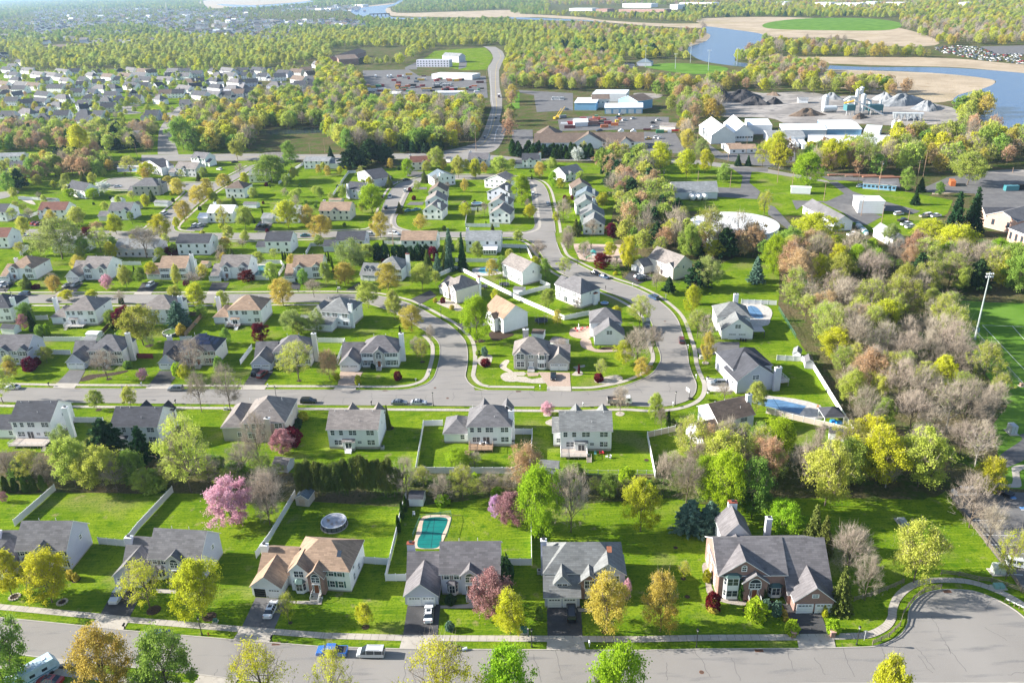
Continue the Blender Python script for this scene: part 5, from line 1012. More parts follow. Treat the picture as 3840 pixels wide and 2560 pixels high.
plain('white-roofed low house behind the big pale green tree',('B1',470,1265,770,1262,4.5),9,4.5,'gx',2.6,'white','lgrey',group=G6)
plain('light grey-roofed house behind the large bare tree',('B1',1052,1296,1430,1300,4.5),10,4.5,'gx',3,'grey','lgrey',group=G6)
plain('white house with dark gable roof and magenta tree in its yard',('B1',1618,1252,1914,1250,6.0),10,6.0,'gx',2.9,'white','dark',group=G6)
plain('white house with dark roof and white pool deck behind',('B2',80,1234,312,1232,6.0),10,6.0,'gx',2.9,'white','dark','l',4.6,3.2,group=G6)
plain('pale blue house with charcoal roof, low wing to its left',('B2',736,1227,992,1224,5.8),10,5.8,'gx',2.9,'lav','dark','l',6.5,3.0,group=G6)
plain('white house with salmon-tan roof behind a row of round evergreens',('B2',1332,1224,1648,1224,5.8),10,5.8,'gx',2.9,'white','tan',group=G6)
H_=plain('white house with pale roof and a white-roofed sunroom',('B2',1926,1224,2244,1222,6.0),10,6.0,'gx',2.9,'white','lgrey',group=G6,chim=[(.0,.8,9)])
H_.wb=MB();H_.rb=MB();H_.block(H_.w*.52,H_.w*.9,-4,-.05,2.6,'shn',.6,wall='white',roof='white');H_.wb.B('sunroom_wall',H_.e);H_.rb.B('sunroom_roof',H_.e)
for k in range(5):window(H_.e,H_.N(-4),H_.w*(.56+.075*k),.8,.7,1.5,sub=False)
plain('white gabled house at the left edge with a dark roof, above the straight street',('B1',-170,962,44,966,5.6),10,5.6,'gx',3.2,'white','dark',group=G7)
plain('white house with red-brown roof and two red cars in the drive',('B1',350,948,596,946,5.6),10,5.6,'gx',3.2,'white','red','l',1.2,3,group=G7,fg=(.3,),gdoors=False)
plain('white house with grey roof, flagpole and tall hedge to its right',('B1',996,952,1196,950,5.6),10,5.6,'gx',3.2,'white','grey','l',6.0,2.9,group=G7,fg=(.75,),gdoors=True,wy=-1)
plain('white house with very pale roof and two white cars',('B1',1902,972,2130,976,5.6),10,5.6,'gx',3.0,'white','white','l',5.4,3,group=G7,fg=(.4,),gdoors=True,wy=-1,chim=[(0,.9,8.6)])
plain('pale-roofed house half hidden by a yellow tree, double garage at left',('B2',152,972,382,976,5.6),10,5.6,'gx',2.8,'white','lgrey','l',6,3,group=G7,gdoors=True,wy=-1.5)
plain('pinkish house with tan gable roof and a front porch, on the ring street corner',('B2',580,952,856,952,5.6),10.5,5.6,'gx',3.2,'cream','tan',None,group=G7,fg=(.5,),chim=[(0,.9,8.4)])
plain('white gabled house with slate roof behind red and green trees',('B1',612,742,772,772,5.2),9,5.2,'gx',3.6,'white','dark',group=G8,chim=[(-.1,.1,6.5)])
plain('lavender house with grey hip roof behind a clipped dark hedge',('B1',1215,728,1448,726,6.0),11,6.0,'hip',3.6,'taupe','grey','l',3.6,3.2,group=G8,chim=[(1.0,.3,9)])
plain('tall plain white house with brown hip roof at the street corner',('B1',2066,746,2236,748,6.2),11,6.2,'hip',3.2,'white','brown',group=G8)
plain('white house with charcoal gables beside the cul-de-sac pool',('B1',1300,520,1478,560,5.6),9,5.6,'gy',3.4,'white','dark',group=G8,chim=[(1.05,.5,9.2)])
plain('beige-roofed house with two front gables and a columned entrance',('B1',1604,562,1792,572,5.6),10,5.6,'gx',3.2,'grey','taupe','l',4.6,3,group=G8,fg=(.42,),gdoors=True,wy=-1)
plain('white house with dark gables close to the county road',('B1',1752,468,1880,478,5.6),10,5.6,'gx',3.2,'white','grey','r',3,3,group=G8,fg=(.5,))
plain('white flat-fronted house at the far left with a pink tree before it',('B1',-40,462,200,455,5.0),9,5.0,'gx',2.0,'white','lgrey',group=G8)
plain('low beige split-level house with grey roof at the far left',('B1',40,605,245,592,4.2),10,4.2,'gx',1.6,'grey','grey',group=G8)
plain('grey house just behind the low split-level one',('B1',90,548,250,535,4.6),9,4.6,'gx',2.4,'grey','grey',group=G8)
plain('long white two-storey house with pale roof by the county road',('B2',436,500,668,500,5.4),11,5.4,'gx',1.8,'white','lgrey','r',7.5,3.8,group=G8)
plain('brown-roofed house hidden by trees beside the county road',('B2',70,470,240,465,4.0),10,4.0,'gx',2.6,'taupe','taupe',group=G8)
plain('white house under the big green tree at the fence',('B2',-70,628,90,626,5),9,5,'gx',2.6,'white','lgrey',group=G8)
plain('grey house with dormers angled to the ring street',('B2',930,604,1085,668,5.2),11,5.2,'gy',3.4,'lav','dark',group=G8)
plain('grey house with white chimney and cluttered patio',('B2',822,752,972,768,5.6),10,5.6,'gx',3.2,'lav','dark',group=G8,chim=[(.2,-.05,8.4)])
plain('cream and stone house with red-brown roof at the top of the ring',('B2',1418,512,1592,504,5.6),9.5,5.6,'gx',3.0,'cream','red','l',3.5,3,group=G8,fg=(.7,),chim=[(0,.8,9),(1,.8,9)])
plain('house with plum roof, shutters and a garage to the left, near the road bend',('B2',1948,482,2128,482,5.8),10,5.8,'gx',3.2,'lav','plum','l',5.2,3,group=G8,fg=(.5,),chim=[(0,.9,9)])
plain('white house with shiny slate-blue roof at the top inside the ring',('B2',1640,660,1828,636,5.4),12,5.4,'gy',2.8,'white','blue',group=G8,chim=[(.3,-.03,8)])
col=[('B2',1584,784,1752,780,'brown','cream','brown-roofed house, first below the blue-roofed one inside the ring'),('B2',1556,872,1748,866,'taupe','white','white house between two brown-roofed ones inside the ring'),('B2',1532,952,1706,956,'taupe','white','white house with tall chimney at the lower end inside the ring, flower garden before it'),
 ('B2',2098,668,2330,690,'taupe','white','topmost house of the right column inside the ring, gazebo at its left'),('B2',2124,780,2330,796,'taupe','lav','grey house second from top in the right column inside the ring'),('B2',2134,896,2330,900,'taupe','white','white house beside the round pool inside the ring'),('B2',2144,985,2332,990,'taupe','white','lowest house of the right column inside the ring, one shuttered window'),
 ('B3',652,1082,846,1084,'green','white','lowest house of the column right of the ring, dark red tree beside it'),('B3',628,1000,846,998,'green','white','second lowest house of the column right of the ring'),('B3',590,908,782,902,'green','white','middle house of the column right of the ring, red chimney'),
 ('B3',578,826,780,828,'blue','white','slate-roofed house fourth from below right of the ring'),('B3',548,752,736,744,'brown','cream','cream house with dormer near the top right of the ring')]
for i,c in enumerate(col):plain(c[7],(c[0],c[1],c[2],c[3],c[4],5.0),11,5.0,'gy',3.3,c[6],c[5],group=G8,chim=[(.85,.1,8.6)]if i in(2,4,5,9,10)else(),red=i==9)
plain('white house with pale green roof and cross gable above the column',('B3',490,622,650,590,5.0),12,5.0,'gx',3.4,'white','green',group=G8,fg=(.3,))
plain('dark-roofed white house with red-topped chimney by the evergreen hedge',('B3',92,488,252,486,5.6),10,5.6,'gx',3.2,'white','dark','l',5.4,3,group=G8,fg=(.45,),chim=[(1.02,.4,9.4)],red=True,gdoors=True)
far=[(0,640,110),(75,735,110),(-40,775,110),(118,880,120),(165,955,165),(310,1030,150),(485,1062,165),(175,1125,155),(95,822,150),(275,682,120),(322,745,160),(415,812,180),(482,905,150),(690,962,130),(735,1003,100),(835,1062,110),(918,992,165),(962,812,120),(770,692,90),(880,672,75),(922,705,110),(1062,662,115),(1140,646,95),(1145,742,100),(1195,695,160),(1345,672,120),(1425,735,160),(1512,702,115),(1445,795,85),(1575,862,140),(1745,805,140),(1635,662,130),(1900,655,60),(1930,700,110),(2150,655,145),
 (1322,1062,150),(1176,1180,185),(1140,1262,150),(1185,862,95),(1400,912,80),(1645,962,110),(905,932,120),(785,855,90),(490,705,90),(535,745,95),(705,735,75),(130,572,90),(60,612,90),(-20,540,90),(2222,935,80),(2180,805,60),(1890,742,120),(1305,852,75),(2412,655,110),(2352,705,110),(2862,590,75),(2760,650,120),(2825,692,100),(2395,862,130),(2892,402,60),(20,505,70),(185,520,70)]
hr=random.Random(21);rowsf={}
for _ in range(900):
 x=hr.uniform(-40,2800);y=hr.uniform(640,1130 if x<800 else 1040 if x<1600 else 880)
 if y>930 and 1000<x<1640:continue
 if len(far)<128 and all(abs(x-q[0])>105*(.45+y/1500)or abs(y-q[1])>42*(.2+y/1100)for q in far):far.append((x,y,95+y*.055))
for i,(x,y,wp)in enumerate(sorted(far,key=lambda q:(round(q[1]/62),q[0]))):
 r_=round(y/62);rowsf.setdefault(r_,0);rowsf[r_]+=1;tl=hr.uniform(-10,14);rf=hr.choice(['dark','dark','dark','grey','brown','plum']);wl=hr.choice(['white','white','cream','lav','white']);kd=hr.choice(['gx','gx','gx','hip'])  # roofs mostly dark: shade on the far slopes put into the shingle colour
 rn={8:'first',9:'second',10:'third',11:'fourth',12:'fifth',13:'sixth',14:'seventh',15:'eighth',16:'ninth',17:'tenth',18:'eleventh',19:'twelfth',20:'thirteenth',14:'seventh'}.get(r_,'farthest')
 on=['first','second','third','fourth','fifth','sixth','seventh','eighth','ninth','tenth','eleventh','twelfth','thirteenth','fourteenth'][min(13,rowsf[r_]-1)]
 dn={'dark':'charcoal','grey':'grey','taupe':'taupe','brown':'brown','plum':'plum-grey','green':'grey-green','white':'white','cream':'cream','lav':'blue-grey'}
 H_=plain('%s house, %s roof, %s from left in the %s band of the far neighbourhood'%(dn[wl],dn[rf],on,rn),('A1',x,y,x+wp*.82,y+tl,5.2),10,5.2,kd,4.4,wl,rf,hr.choice(['l','r',None]),4.5,3,group='houses of the far left neighbourhood',fg=(.3,)if kd=='gx' and hr.random()<.5 else(),chim=[(hr.choice([0,1]),.6,9.2)]if hr.random()<.5 else())
T=tree
T('E1',60,1075,1640,430,'grn','big mid-green tree at the bottom left corner');T('E1',820,1185,1720,430,'gold','golden tree at the bottom edge, left of the green-orange one')
T('E1',1270,1200,1730,410,'grn','green and orange tree at the bottom edge beside the black car');T('E1',1960,1285,1800,430,'ysp','sparse yellow tree at the bottom edge in front of the street')
T('E2',130,1345,1850,320,'ysp','thin budding tree in front of the blue pickup');T('E2',890,1290,1880,540,'ysp','wide pale yellow tree at the bottom edge below the white car');T('E2',1400,1330,1860,430,'lime','lime-yellow tree at the bottom edge, left of the last one')
T('E2',2185,1320,1860,420,'lime','bright lime tree at the bottom edge below the black car');T('E3',1470,1160,1640,230,'yel','small yellow tree at the bottom edge below the turning circle')
T('E1',95,610,935,240,'yel','yellow tree at the left edge in front of the first house');T('E1',385,610,975,330,'yel','full yellow tree before the first house');T('E1',1110,680,1032,330,'ysp','sparse yellow tree beside the silver pickup');T('E1',1490,690,1085,350,'yel','round yellow tree at the corner of the second house')
T('E1',2125,915,1125,150,'ysp','small yellow tree beside the white car');T('E2',335,990,1155,130,'yel','small yellow tree alone in a front lawn');T('E2',1265,760,1060,310,'crab','purple-pink crabapple before the bay window house');T('E2',1400,910,1205,260,'yel','bright yellow round tree in front of the plum-roofed house')
T('E2',2110,790,1185,340,'gold','golden tree hiding the entrance of the dormer house');T('E3',122,650,992,250,'gold','golden tree alone on the wide lawn');T('E2',2255,800,960,70,'pink','pink cherry peeping behind the golden tree')
T('E3',1265,370,650,285,'bare','wide bare tree at the right end of the brick house');T('E3',1375,545,800,175,'bare','smaller bare tree before the wide bare one');T('E3',1220,590,862,165,'spruce','olive spruce at the right end of the brick house');T('E3',1050,215,480,170,'spruce','olive spruce behind the brick house');T('E3',1115,280,510,150,'spruce','second olive spruce behind the brick house')
T('E3',1675,345,690,320,'ylg','yellow-green tree beside the split-rail fence');T('E3',875,200,395,240,'lime','lime tree behind the brick house chimney');T('E3',300,190,375,210,'bpine','soft blue-green pine left behind the brick house');T('E3',425,200,380,200,'bpine','second soft pine behind the brick house')
T('E3',2015,60,355,280,'bare','bare tree at the school fence beside the white van');T('E3',2125,240,467,190,'bare','bare tree by the school fence, middle one');T('E3',2240,370,672,190,'ysp','thin golden tree beside the utility box');T('D4',2010,880,1230,260,'yel','yellow tree behind the school fence')
T('E2',1612,5,490,320,'lime','tall lime tree behind the white fence corner');T('E2',1410,175,412,220,'crab','pink crabapple beside the tall lime tree');T('E2',1290,195,352,100,'lilac','lilac redbud left of the crabapple');T('E2',1845,5,460,300,'bare','dark bare tree right of the tall lime tree');T('D3',1180,1080,1545,330,'yel','sparse yellow-green tree in the open backyard')
T('E1',1715,70,400,335,'pink','big pink cherry tree in the backyard');T('E1',1985,40,405,280,'bare','beige bare tree beside the big pink cherry');T('E1',35,165,235,60,'crab','small reddish tree at the left edge lawn');T('E3',265,560,672,80,'ysp','tiny bare sapling on the wide lawn')
for i,(x,yt,yf)in enumerate(((55,45,165),(120,60,160),(195,50,165),(255,40,160),(325,35,155))):T('E1',x,yt,yf,70,'arb','dark column evergreen, %s from left beside the fence end'%('first','second','third','fourth','fifth')[i],'column evergreens at the left fence')
for i,(x,yt,yf,w_)in enumerate(((605,230,360,45),(630,180,310,40),(580,330,460,50))):T('E2',x,yt,yf,w_,'arb','narrow dark evergreen by the pool yard, %s'%('left of the shed','nearest the shed','lowest of three')[i],'evergreens by the pool yard')
S=lambda t,x,y0,y1,w_,k,l,g=None:T(t,x,y0,y1,w_,k,l,g)
S('E1',562,762,812,50,'sgold','yellow ball shrub in a stone ring');S('E2',955,1120,1175,70,'sblue','low blue juniper on the lawn');S('E2',1612,1005,1092,55,'sgrn','young green shrub in a mulch ring')
S('E3',447,755,850,92,'sred','dark red rounded maple beside the brick house');S('E3',447,825,862,80,'sgold','yellow edging shrub under the dark red maple');S('E3',408,612,682,52,'syel','yellow shrub at the brick house left corner');S('E3',612,675,800,54,'arb','narrow shrub left of the brick house steps');S('E3',758,695,797,54,'arb','narrow shrub right of the brick house steps')
S('E3',710,800,912,130,'slime','large lime mound shrub before the brick house');S('E3',928,925,1002,88,'slime','lime ball left of the drive pillars');S('E3',1180,922,998,84,'slime','lime ball right of the drive pillars');S('E3',1122,800,865,50,'syel','pointed yellow-green shrub beside the drive');S('E3',1132,858,895,38,'syel','small yellow shrub beside the drive')
S('E3',882,862,890,42,'sgold','yellow shrub left of the drive, upper');S('E3',897,902,928,42,'sgold','yellow shrub left of the drive, lower');S('E3',835,808,890,60,'sblue','blue weeping shrub before the brick garage');S('E3',775,798,838,60,'sblue','low blue shrub by the brick house walk')
0;0
S('E2',960,925,980,90,'sdark','dark shrub under the bay window');S('E2',1370,640,870,110,'sdark','tall dark vine-covered shrub at the house end');S('E1',520,740,800,60,'sgold','yellow shrub at the first house corner')
S('E2',905,190,252,110,'slime','lime shrub at the hedge beside the shed');S('E2',1310,140,200,110,'slime','bright shrub at the hedge before the lilac')
sr=random.Random(8)
def row(tile,specs,grp):
 for(x,yt,yf,w_,k,l)in specs:T(tile,x,yt,yf,w_,k,l,grp)
row('D1',[(615,590,870,200,'pale','pale willow-like tree beside the raised deck'),(1000,520,860,330,'pine','broad dark pine in front of the dished house'),(1340,585,960,230,'pine','second dark pine before the dished house'),(1760,500,1190,470,'ygs','tall gnarled tree with yellow-green leaves, trunk down to the lawn'),
 (700,720,1140,330,'ylg','yellow-green tree mass left in the hedge'),(980,790,1160,340,'ylg','yellow-green tree mass in the middle of the left hedge'),(850,870,1180,280,'ylg','low green tree in the left hedge'),(1230,820,1120,250,'grn','green tree right of the dark pine'),(1330,1000,1190,230,'ylg','low yellow-green bush tree at the lawn edge'),
 (90,830,1070,300,'bare','greyish bushy tree left of the deck lawn'),(300,810,1080,260,'ygs','thin green tree left in the hedge'),(450,870,1120,230,'bare','brown bare thicket tree'),(1080,930,1180,260,'bare','brown bare tree behind the lawn'),(1930,870,1120,260,'bare','bare brown tree in the middle hedge'),(1600,880,1130,300,'ygs','thin yellow tree in the middle hedge'),
 (2250,760,1060,330,'bare','bare tree behind the mulch bed'),(2120,990,1180,230,'ygs','low thin tree right of the tall gnarled one'),(880,690,880,200,'ygs','sparse yellow tree between willow and pine')],'trees of the creek hedge')
row('D2',[(40,480,960,300,'bare','bare tree hiding the beige house'),(330,600,740,200,'sred','dark red maple beside the beige house'),(250,620,830,210,'crab','pale pink bare tree at the beige house'),(1215,385,600,70,'spruce','narrow dark evergreen right of the brown-roofed house'),(100,1000,1330,420,'bare','wide beige bare tree behind the fence'),(130,1200,1480,260,'bare','lower beige bare tree beside the pink cherry'),
 (1390,890,1230,260,'bare','bare vine-grown tree at the white fence corner'),(1860,800,950,250,'lime','lime shrub tree inside the white fence'),(2010,830,950,160,'bare','small bare tree inside the white fence'),(1720,1050,1300,220,'bare','bare bush in the creek strip'),(1900,960,1240,300,'ygs','sparse tree in the creek strip'),(2150,1010,1200,220,'bare','brown bare bush in the creek strip'),(1540,960,1150,180,'ygs','thin green bush at the fence corner')],'trees of the creek hedge')
bam=[(x,sr.uniform(885,985))for x in range(430,1330,34)]
for i,(x,y)in enumerate(bam):T('D2',x+sr.uniform(-15,15),y+sr.uniform(0,60)-(40 if 850<x<1120 else 0),1225+sr.uniform(-25,15),125,'bam','dark bamboo clump in the tall row behind the yard with the round pool','bamboo clumps behind the round pool yard')
row('D3',[(135,765,1180,330,'org','orange-brown tree at the shed beside the white fence'),(350,880,1560,10,'bare','x')][:1]+[(880,1030,1230,230,'grn','green bush tree at the hedge below the iron fence'),(1040,1080,1230,150,'ygs','thin bush below the iron fence'),(760,1050,1200,120,'ygs','thin yellow bush at the hedge'),(1390,850,1200,180,'bare','grey vine-wrapped trunk tree at the fence end'),
 (1600,900,1290,330,'bare','pale grey bare tree in the hedge'),(1790,860,1250,300,'lime','lime-green tree right of the pale grey bare tree'),(1560,1230,1420,10,'grn','x')][:6]+[(1650,1260,1520,260,'bpine','soft green pine at the wood edge'),(1810,1270,1530,220,'bpine','lighter pine at the wood edge'),(1960,820,1400,360,'lime','tall lime tree with visible trunks behind the brick house'),(2200,900,1430,340,'grn','olive-green tree behind the brick house chimney'),(1790,570,770,200,'org','orange-red tree hiding the angled house'),
 (1950,560,760,220,'ylg','yellow-orange tree before the angled house wing'),(2130,560,760,180,'ygs','thin tree beside the angled house'),(2270,560,820,240,'grn','light green tree right of the angled house'),(2330,690,1100,300,'org','orange tree in the wood behind the angled house'),(2080,760,1100,260,'bare','grey bare tree in the wood centre'),(1480,820,1000,160,'bare','small bare tree at the fence'),(1480,510,560,90,'spruce','dark evergreen before the angled white house')],'trees at the right end of the creek hedge')
T('C1',990,1080,1330,290,'bare','bare tree before the grey-roofed house with side chimney',None);T('C1',1790,980,1300,300,'bare','bare tree before the solar-panel house');T('C2',400,990,1350,330,'ygs','leafing tree before the house with two dark cars');T('C2',680,1060,1330,190,'org','orange budding tree left of the paved drive');T('C2',1525,960,1170,160,'ygs','small sparse tree on the corner lawn')
T('D1',895,260,430,140,'ylg','light green young tree on the verge');T('D1',1210,230,420,125,'ylg','taller light green tree beside the lamp on the verge');T('D1',1855,110,450,230,'bare','bare street tree, left of two by the middle street');T('D1',2120,40,440,290,'bare','bare street tree, right of two by the middle street');T('D1',30,60,370,260,'ygs','leaning sparse tree at the left edge by the middle street')
T('C1',1315,1230,1335,100,'pink','small pink cherry in a front lawn of the middle street');T('C1',120,1110,1290,130,'ygs','slender tree at the left end of the middle row')
T('D3',325,360,475,125,'pink','small pink cherry in a white gravel ring');T('D3',992,230,470,200,'bare','bare round tree behind the tipper truck');T('D3',1315,290,560,140,'ylg','yellow-green tree beside the street lamp');T('D3',1370,430,600,110,'bare','thin bare tree by the angled house');T('D3',1435,440,590,60,'arb','narrow dark shrub at the garage of the angled house');T('D3',2240,190,450,200,'ylg','light green tree beside the tall white chimney');T('D3',1950,195,330,190,'bare','weeping bare bush by the pale driveway')
T('C3',1150,880,1225,330,'bare','bare yellowish tree beside the curving kerb');T('C3',1290,860,1080,230,'bare','bare yellowish tree behind the kerb tree');T('C3',1175,560,860,220,'ygs','green-topped tree inside the curve');T('C3',1790,905,1185,140,'gold','golden young tree in a ring of pale stones');T('C3',1700,700,950,200,'ygs','sparse pale tree by the curving pavement');T('C3',1650,470,740,150,'yel','yellow tree at the curving pavement, upper');T('C3',1780,750,980,180,'bare','bare grey tree before the garage gable house')
T('C3',1325,290,515,110,'bare','small bare tree before the camper house');T('C3',480,210,365,140,'ygs','small budding tree by the upper curve');T('C3',310,225,440,110,'grn','palm-like green tree beside the white gable house');T('C3',335,505,690,160,'ylg','rounded green tree in the fenced boulder yard');T('C2',2035,575,985,260,'lime','lime-topped tree left of the tan-roofed house');T('C2',1275,520,785,160,'ylg','yellow-green tree at the curve, tallest of three');T('C2',1035,440,670,220,'ylg','yellow-green tree at the curve, left of three');T('C2',1430,660,890,240,'gold','golden tree at the curve')
T('C2',250,410,650,260,'gold','golden-orange tree above the tan hip roof');T('C2',535,420,575,170,'bare','bare tree on the verge of the upper street');T('C2',1610,840,1010,110,'bare','low bare tree at the inside of the bend');T('C2',340,690,905,220,'pale','pale green tree at the long porch, left');T('C2',570,690,900,160,'pale','pale green tree at the long porch, right');T('C2',420,770,915,190,'ylg','yellow-green bush tree behind the middle row')
T('C2',45,815,970,150,'red','dark red tree between two back yards',None);T('C1',1320,665,1015,370,'ylg','very large yellow-green tree behind the middle row');T('C1',1650,610,850,230,'bpine','blue-green spruce beside the round pool');T('C1',1150,665,850,170,'red','dark plum tree left of the very large tree');T('C1',1820,445,670,190,'yel','yellow street tree right of the parked car')
T('C1',1170,285,500,125,'ylg','light green pyramid tree in a front lawn');T('C1',1640,285,495,95,'ylg','narrow light tree before the broad-chimney house');T('C1',995,365,500,110,'pink','pink and white dogwood before the brick strip house');T('C1',490,360,500,150,'bare','bare tree right of the left tan house');T('C1',230,415,495,100,'ylg','small yellow-green tree before the left tan house');T('C1',1780,350,460,200,'bare','bare arching tree right of the broad chimney');T('C1',2275,330,430,140,'red','dark red round tree at the twin gables');T('C1',625,510,600,120,'yel','yellow tree at the verge of the upper street, left');T('C1',855,505,590,110,'yel','yellow tree at the verge of the upper street, right');T('C1',1120,520,650,110,'bare','pollarded bare tree on the verge')
T('C1',225,735,870,100,'crab','pink-red small tree beside the left shed');T('C1',300,700,850,75,'arb','dark pointed evergreen at the left back yard');T('C1',1048,735,855,55,'arb','dark narrow evergreen at the brown fence');T('C1',375,830,925,80,'sgrn','dark round shrub by the white terrace');T('C1',440,825,920,60,'slime','bright green shrub tree by the white terrace');T('C1',1670,820,920,90,'sgold','yellow shrub behind the spruce')
T('C2',150,260,440,120,'ylg','light green oval tree by the left pool');T('C2',440,320,465,110,'grn','grey-green tree before the second twin-gabled house');T('C2',650,260,485,115,'ylg','olive-yellow pyramid tree by the twin gables');T('C2',820,260,465,210,'gold','golden round tree left of the dormer house');T('C2',1220,265,525,240,'gold','large golden tree before the dormer house');T('C2',1530,275,505,200,'ylg','light green tree left of the cream house');T('C2',880,50,310,300,'pale','pale weeping willow behind the dormer house');T('C2',1030,95,240,150,'ylg','yellow-green tree right of the willow')
for a in(('C2',1305,1255,1330,75,'sred','magenta round bush on the corner lawn'),('C2',1075,1185,1230,45,'sdark','clipped dark ball by the black-shuttered house'),('C2',745,1270,1330,60,'syel','yellow shrub left of the paved drive'),('C2',940,1290,1370,60,'syel','yellow hedge shrub right of the paved drive'),('C2',2110,1140,1200,95,'sred','dark red mound in white gravel beside the stone house'),('C2',2100,1030,1110,60,'sblue','small blue spruce in white gravel'),
 ('D3',797,98,165,90,'sred','dark red dome bush in white gravel by the curving kerb'),('D3',615,15,100,22,'sred','thin dark red column bush'),('C3',1000,1015,1045,40,'slime','green ball by the plain white gable wall, right'),('C3',800,1018,1047,36,'slime','green ball by the plain white gable wall, left'),('D2',437,450,520,95,'syel','flat-topped yellow shrub beside the beige house'),('D2',395,510,570,75,'sdark','dark ball shrub beside the beige house, upper'),('D2',375,560,610,75,'sdark','dark ball shrub beside the beige house, lower'),
 ('C1',280,1130,1240,130,'sred','dark red round maple before the plum-roofed house'),('C1',350,1125,1190,60,'sred','small purple shrub behind the dark red maple'),('C1',1180,1160,1220,85,'sgrn','green ball at the grey-roofed house corner'),('C1',1640,1180,1290,110,'slime','lime tree-like shrub before the solar house'),
 ('C1',2018,1120,1240,90,'sgrn','grey-green cone shrub beside the solar house'),('C1',335,455,492,75,'sred','red low shrub in the left tan house garden'),
 ('C1',1715,415,462,60,'sred','dark red mound by the broad chimney'),('C2',1718,575,625,48,'sred','red ball shrub in the gravel bed'),('C2',1648,580,618,40,'sgold','yellow ball in the gravel bed, left'),('C2',1800,645,685,45,'sgold','yellow ball in the mulch bed, right'),
 ('C3',1680,500,640,70,'syel','yellow bush left of the evergreens'),('C3',950,338,366,48,'syel','yellow ball on the playground lawn'),):
 if a[6]!='x':S(*a)
T('C3',825,175,310,150,'red','dark plum tree beside the playground');T('C3',945,230,340,100,'bare','small bare tree at the playground corner');T('C3',680,75,250,160,'bare','bare tree at the playground path');T('C3',515,0,150,150,'bare','bare tree at the top of the playground path');T('C3',240,60,240,170,'bare','bare tree at the ring street corner');T('C3',1700,250,500,230,'pine','big dark rounded evergreen beside the beige house');T('C3',1800,205,490,270,'pale','green weeping tree behind the big dark evergreen')
T('C3',1440,385,545,130,'pine','dark evergreen before the beige house');T('C3',2240,200,430,170,'blue','pale blue-green tree on the open lawn');T('C3',1145,200,300,200,'sgrn','clipped green hedge bush at the camper');T('C3',1070,20,330,170,'yel','golden-yellow tall tree left of the beige house')
for i,x in enumerate((2300,2420)):T('C2' if i==0 else 'C2',x-520,(90,70)[i]-90,330,110,'blue' if i==0 else 'dspruce','blue-green spruce, %s of two behind the white fence corner'%('left','right')[i])
T('C2',1670,175,340,110,'blue','blue spruce at the cream house fence');T('C2',1580,140,320,120,'spruce','brownish evergreen at the cream house fence');T('C2',1755,75,300,120,'spruce','yellowish evergreen left of the blue spruces');T('C2',1630,110,240,110,'red','purple-brown tree among the evergreens')
for i,x in enumerate((1120,1190,1290,1350,1420,1500,1570)):T('C2',x,80+((i*37)%30),230,85,'sdark','round dark evergreen, %s from left behind the salmon-roofed house'%('first','second','third','fourth','fifth','sixth','seventh')[i],'round evergreens behind the salmon-roofed house')
for i,x in enumerate((250,275,300,325,650,672,700,712)):T('C2',x,(150,155,165,170,165,150,190,280)[i],(235,245,250,255,260,250,300,345)[i],28,'arb','narrow dark evergreen, %s of those round the pink-roofed twin gables'%('first','second','third','fourth','fifth','sixth','seventh','eighth')[i],'narrow evergreens round the twin gables')
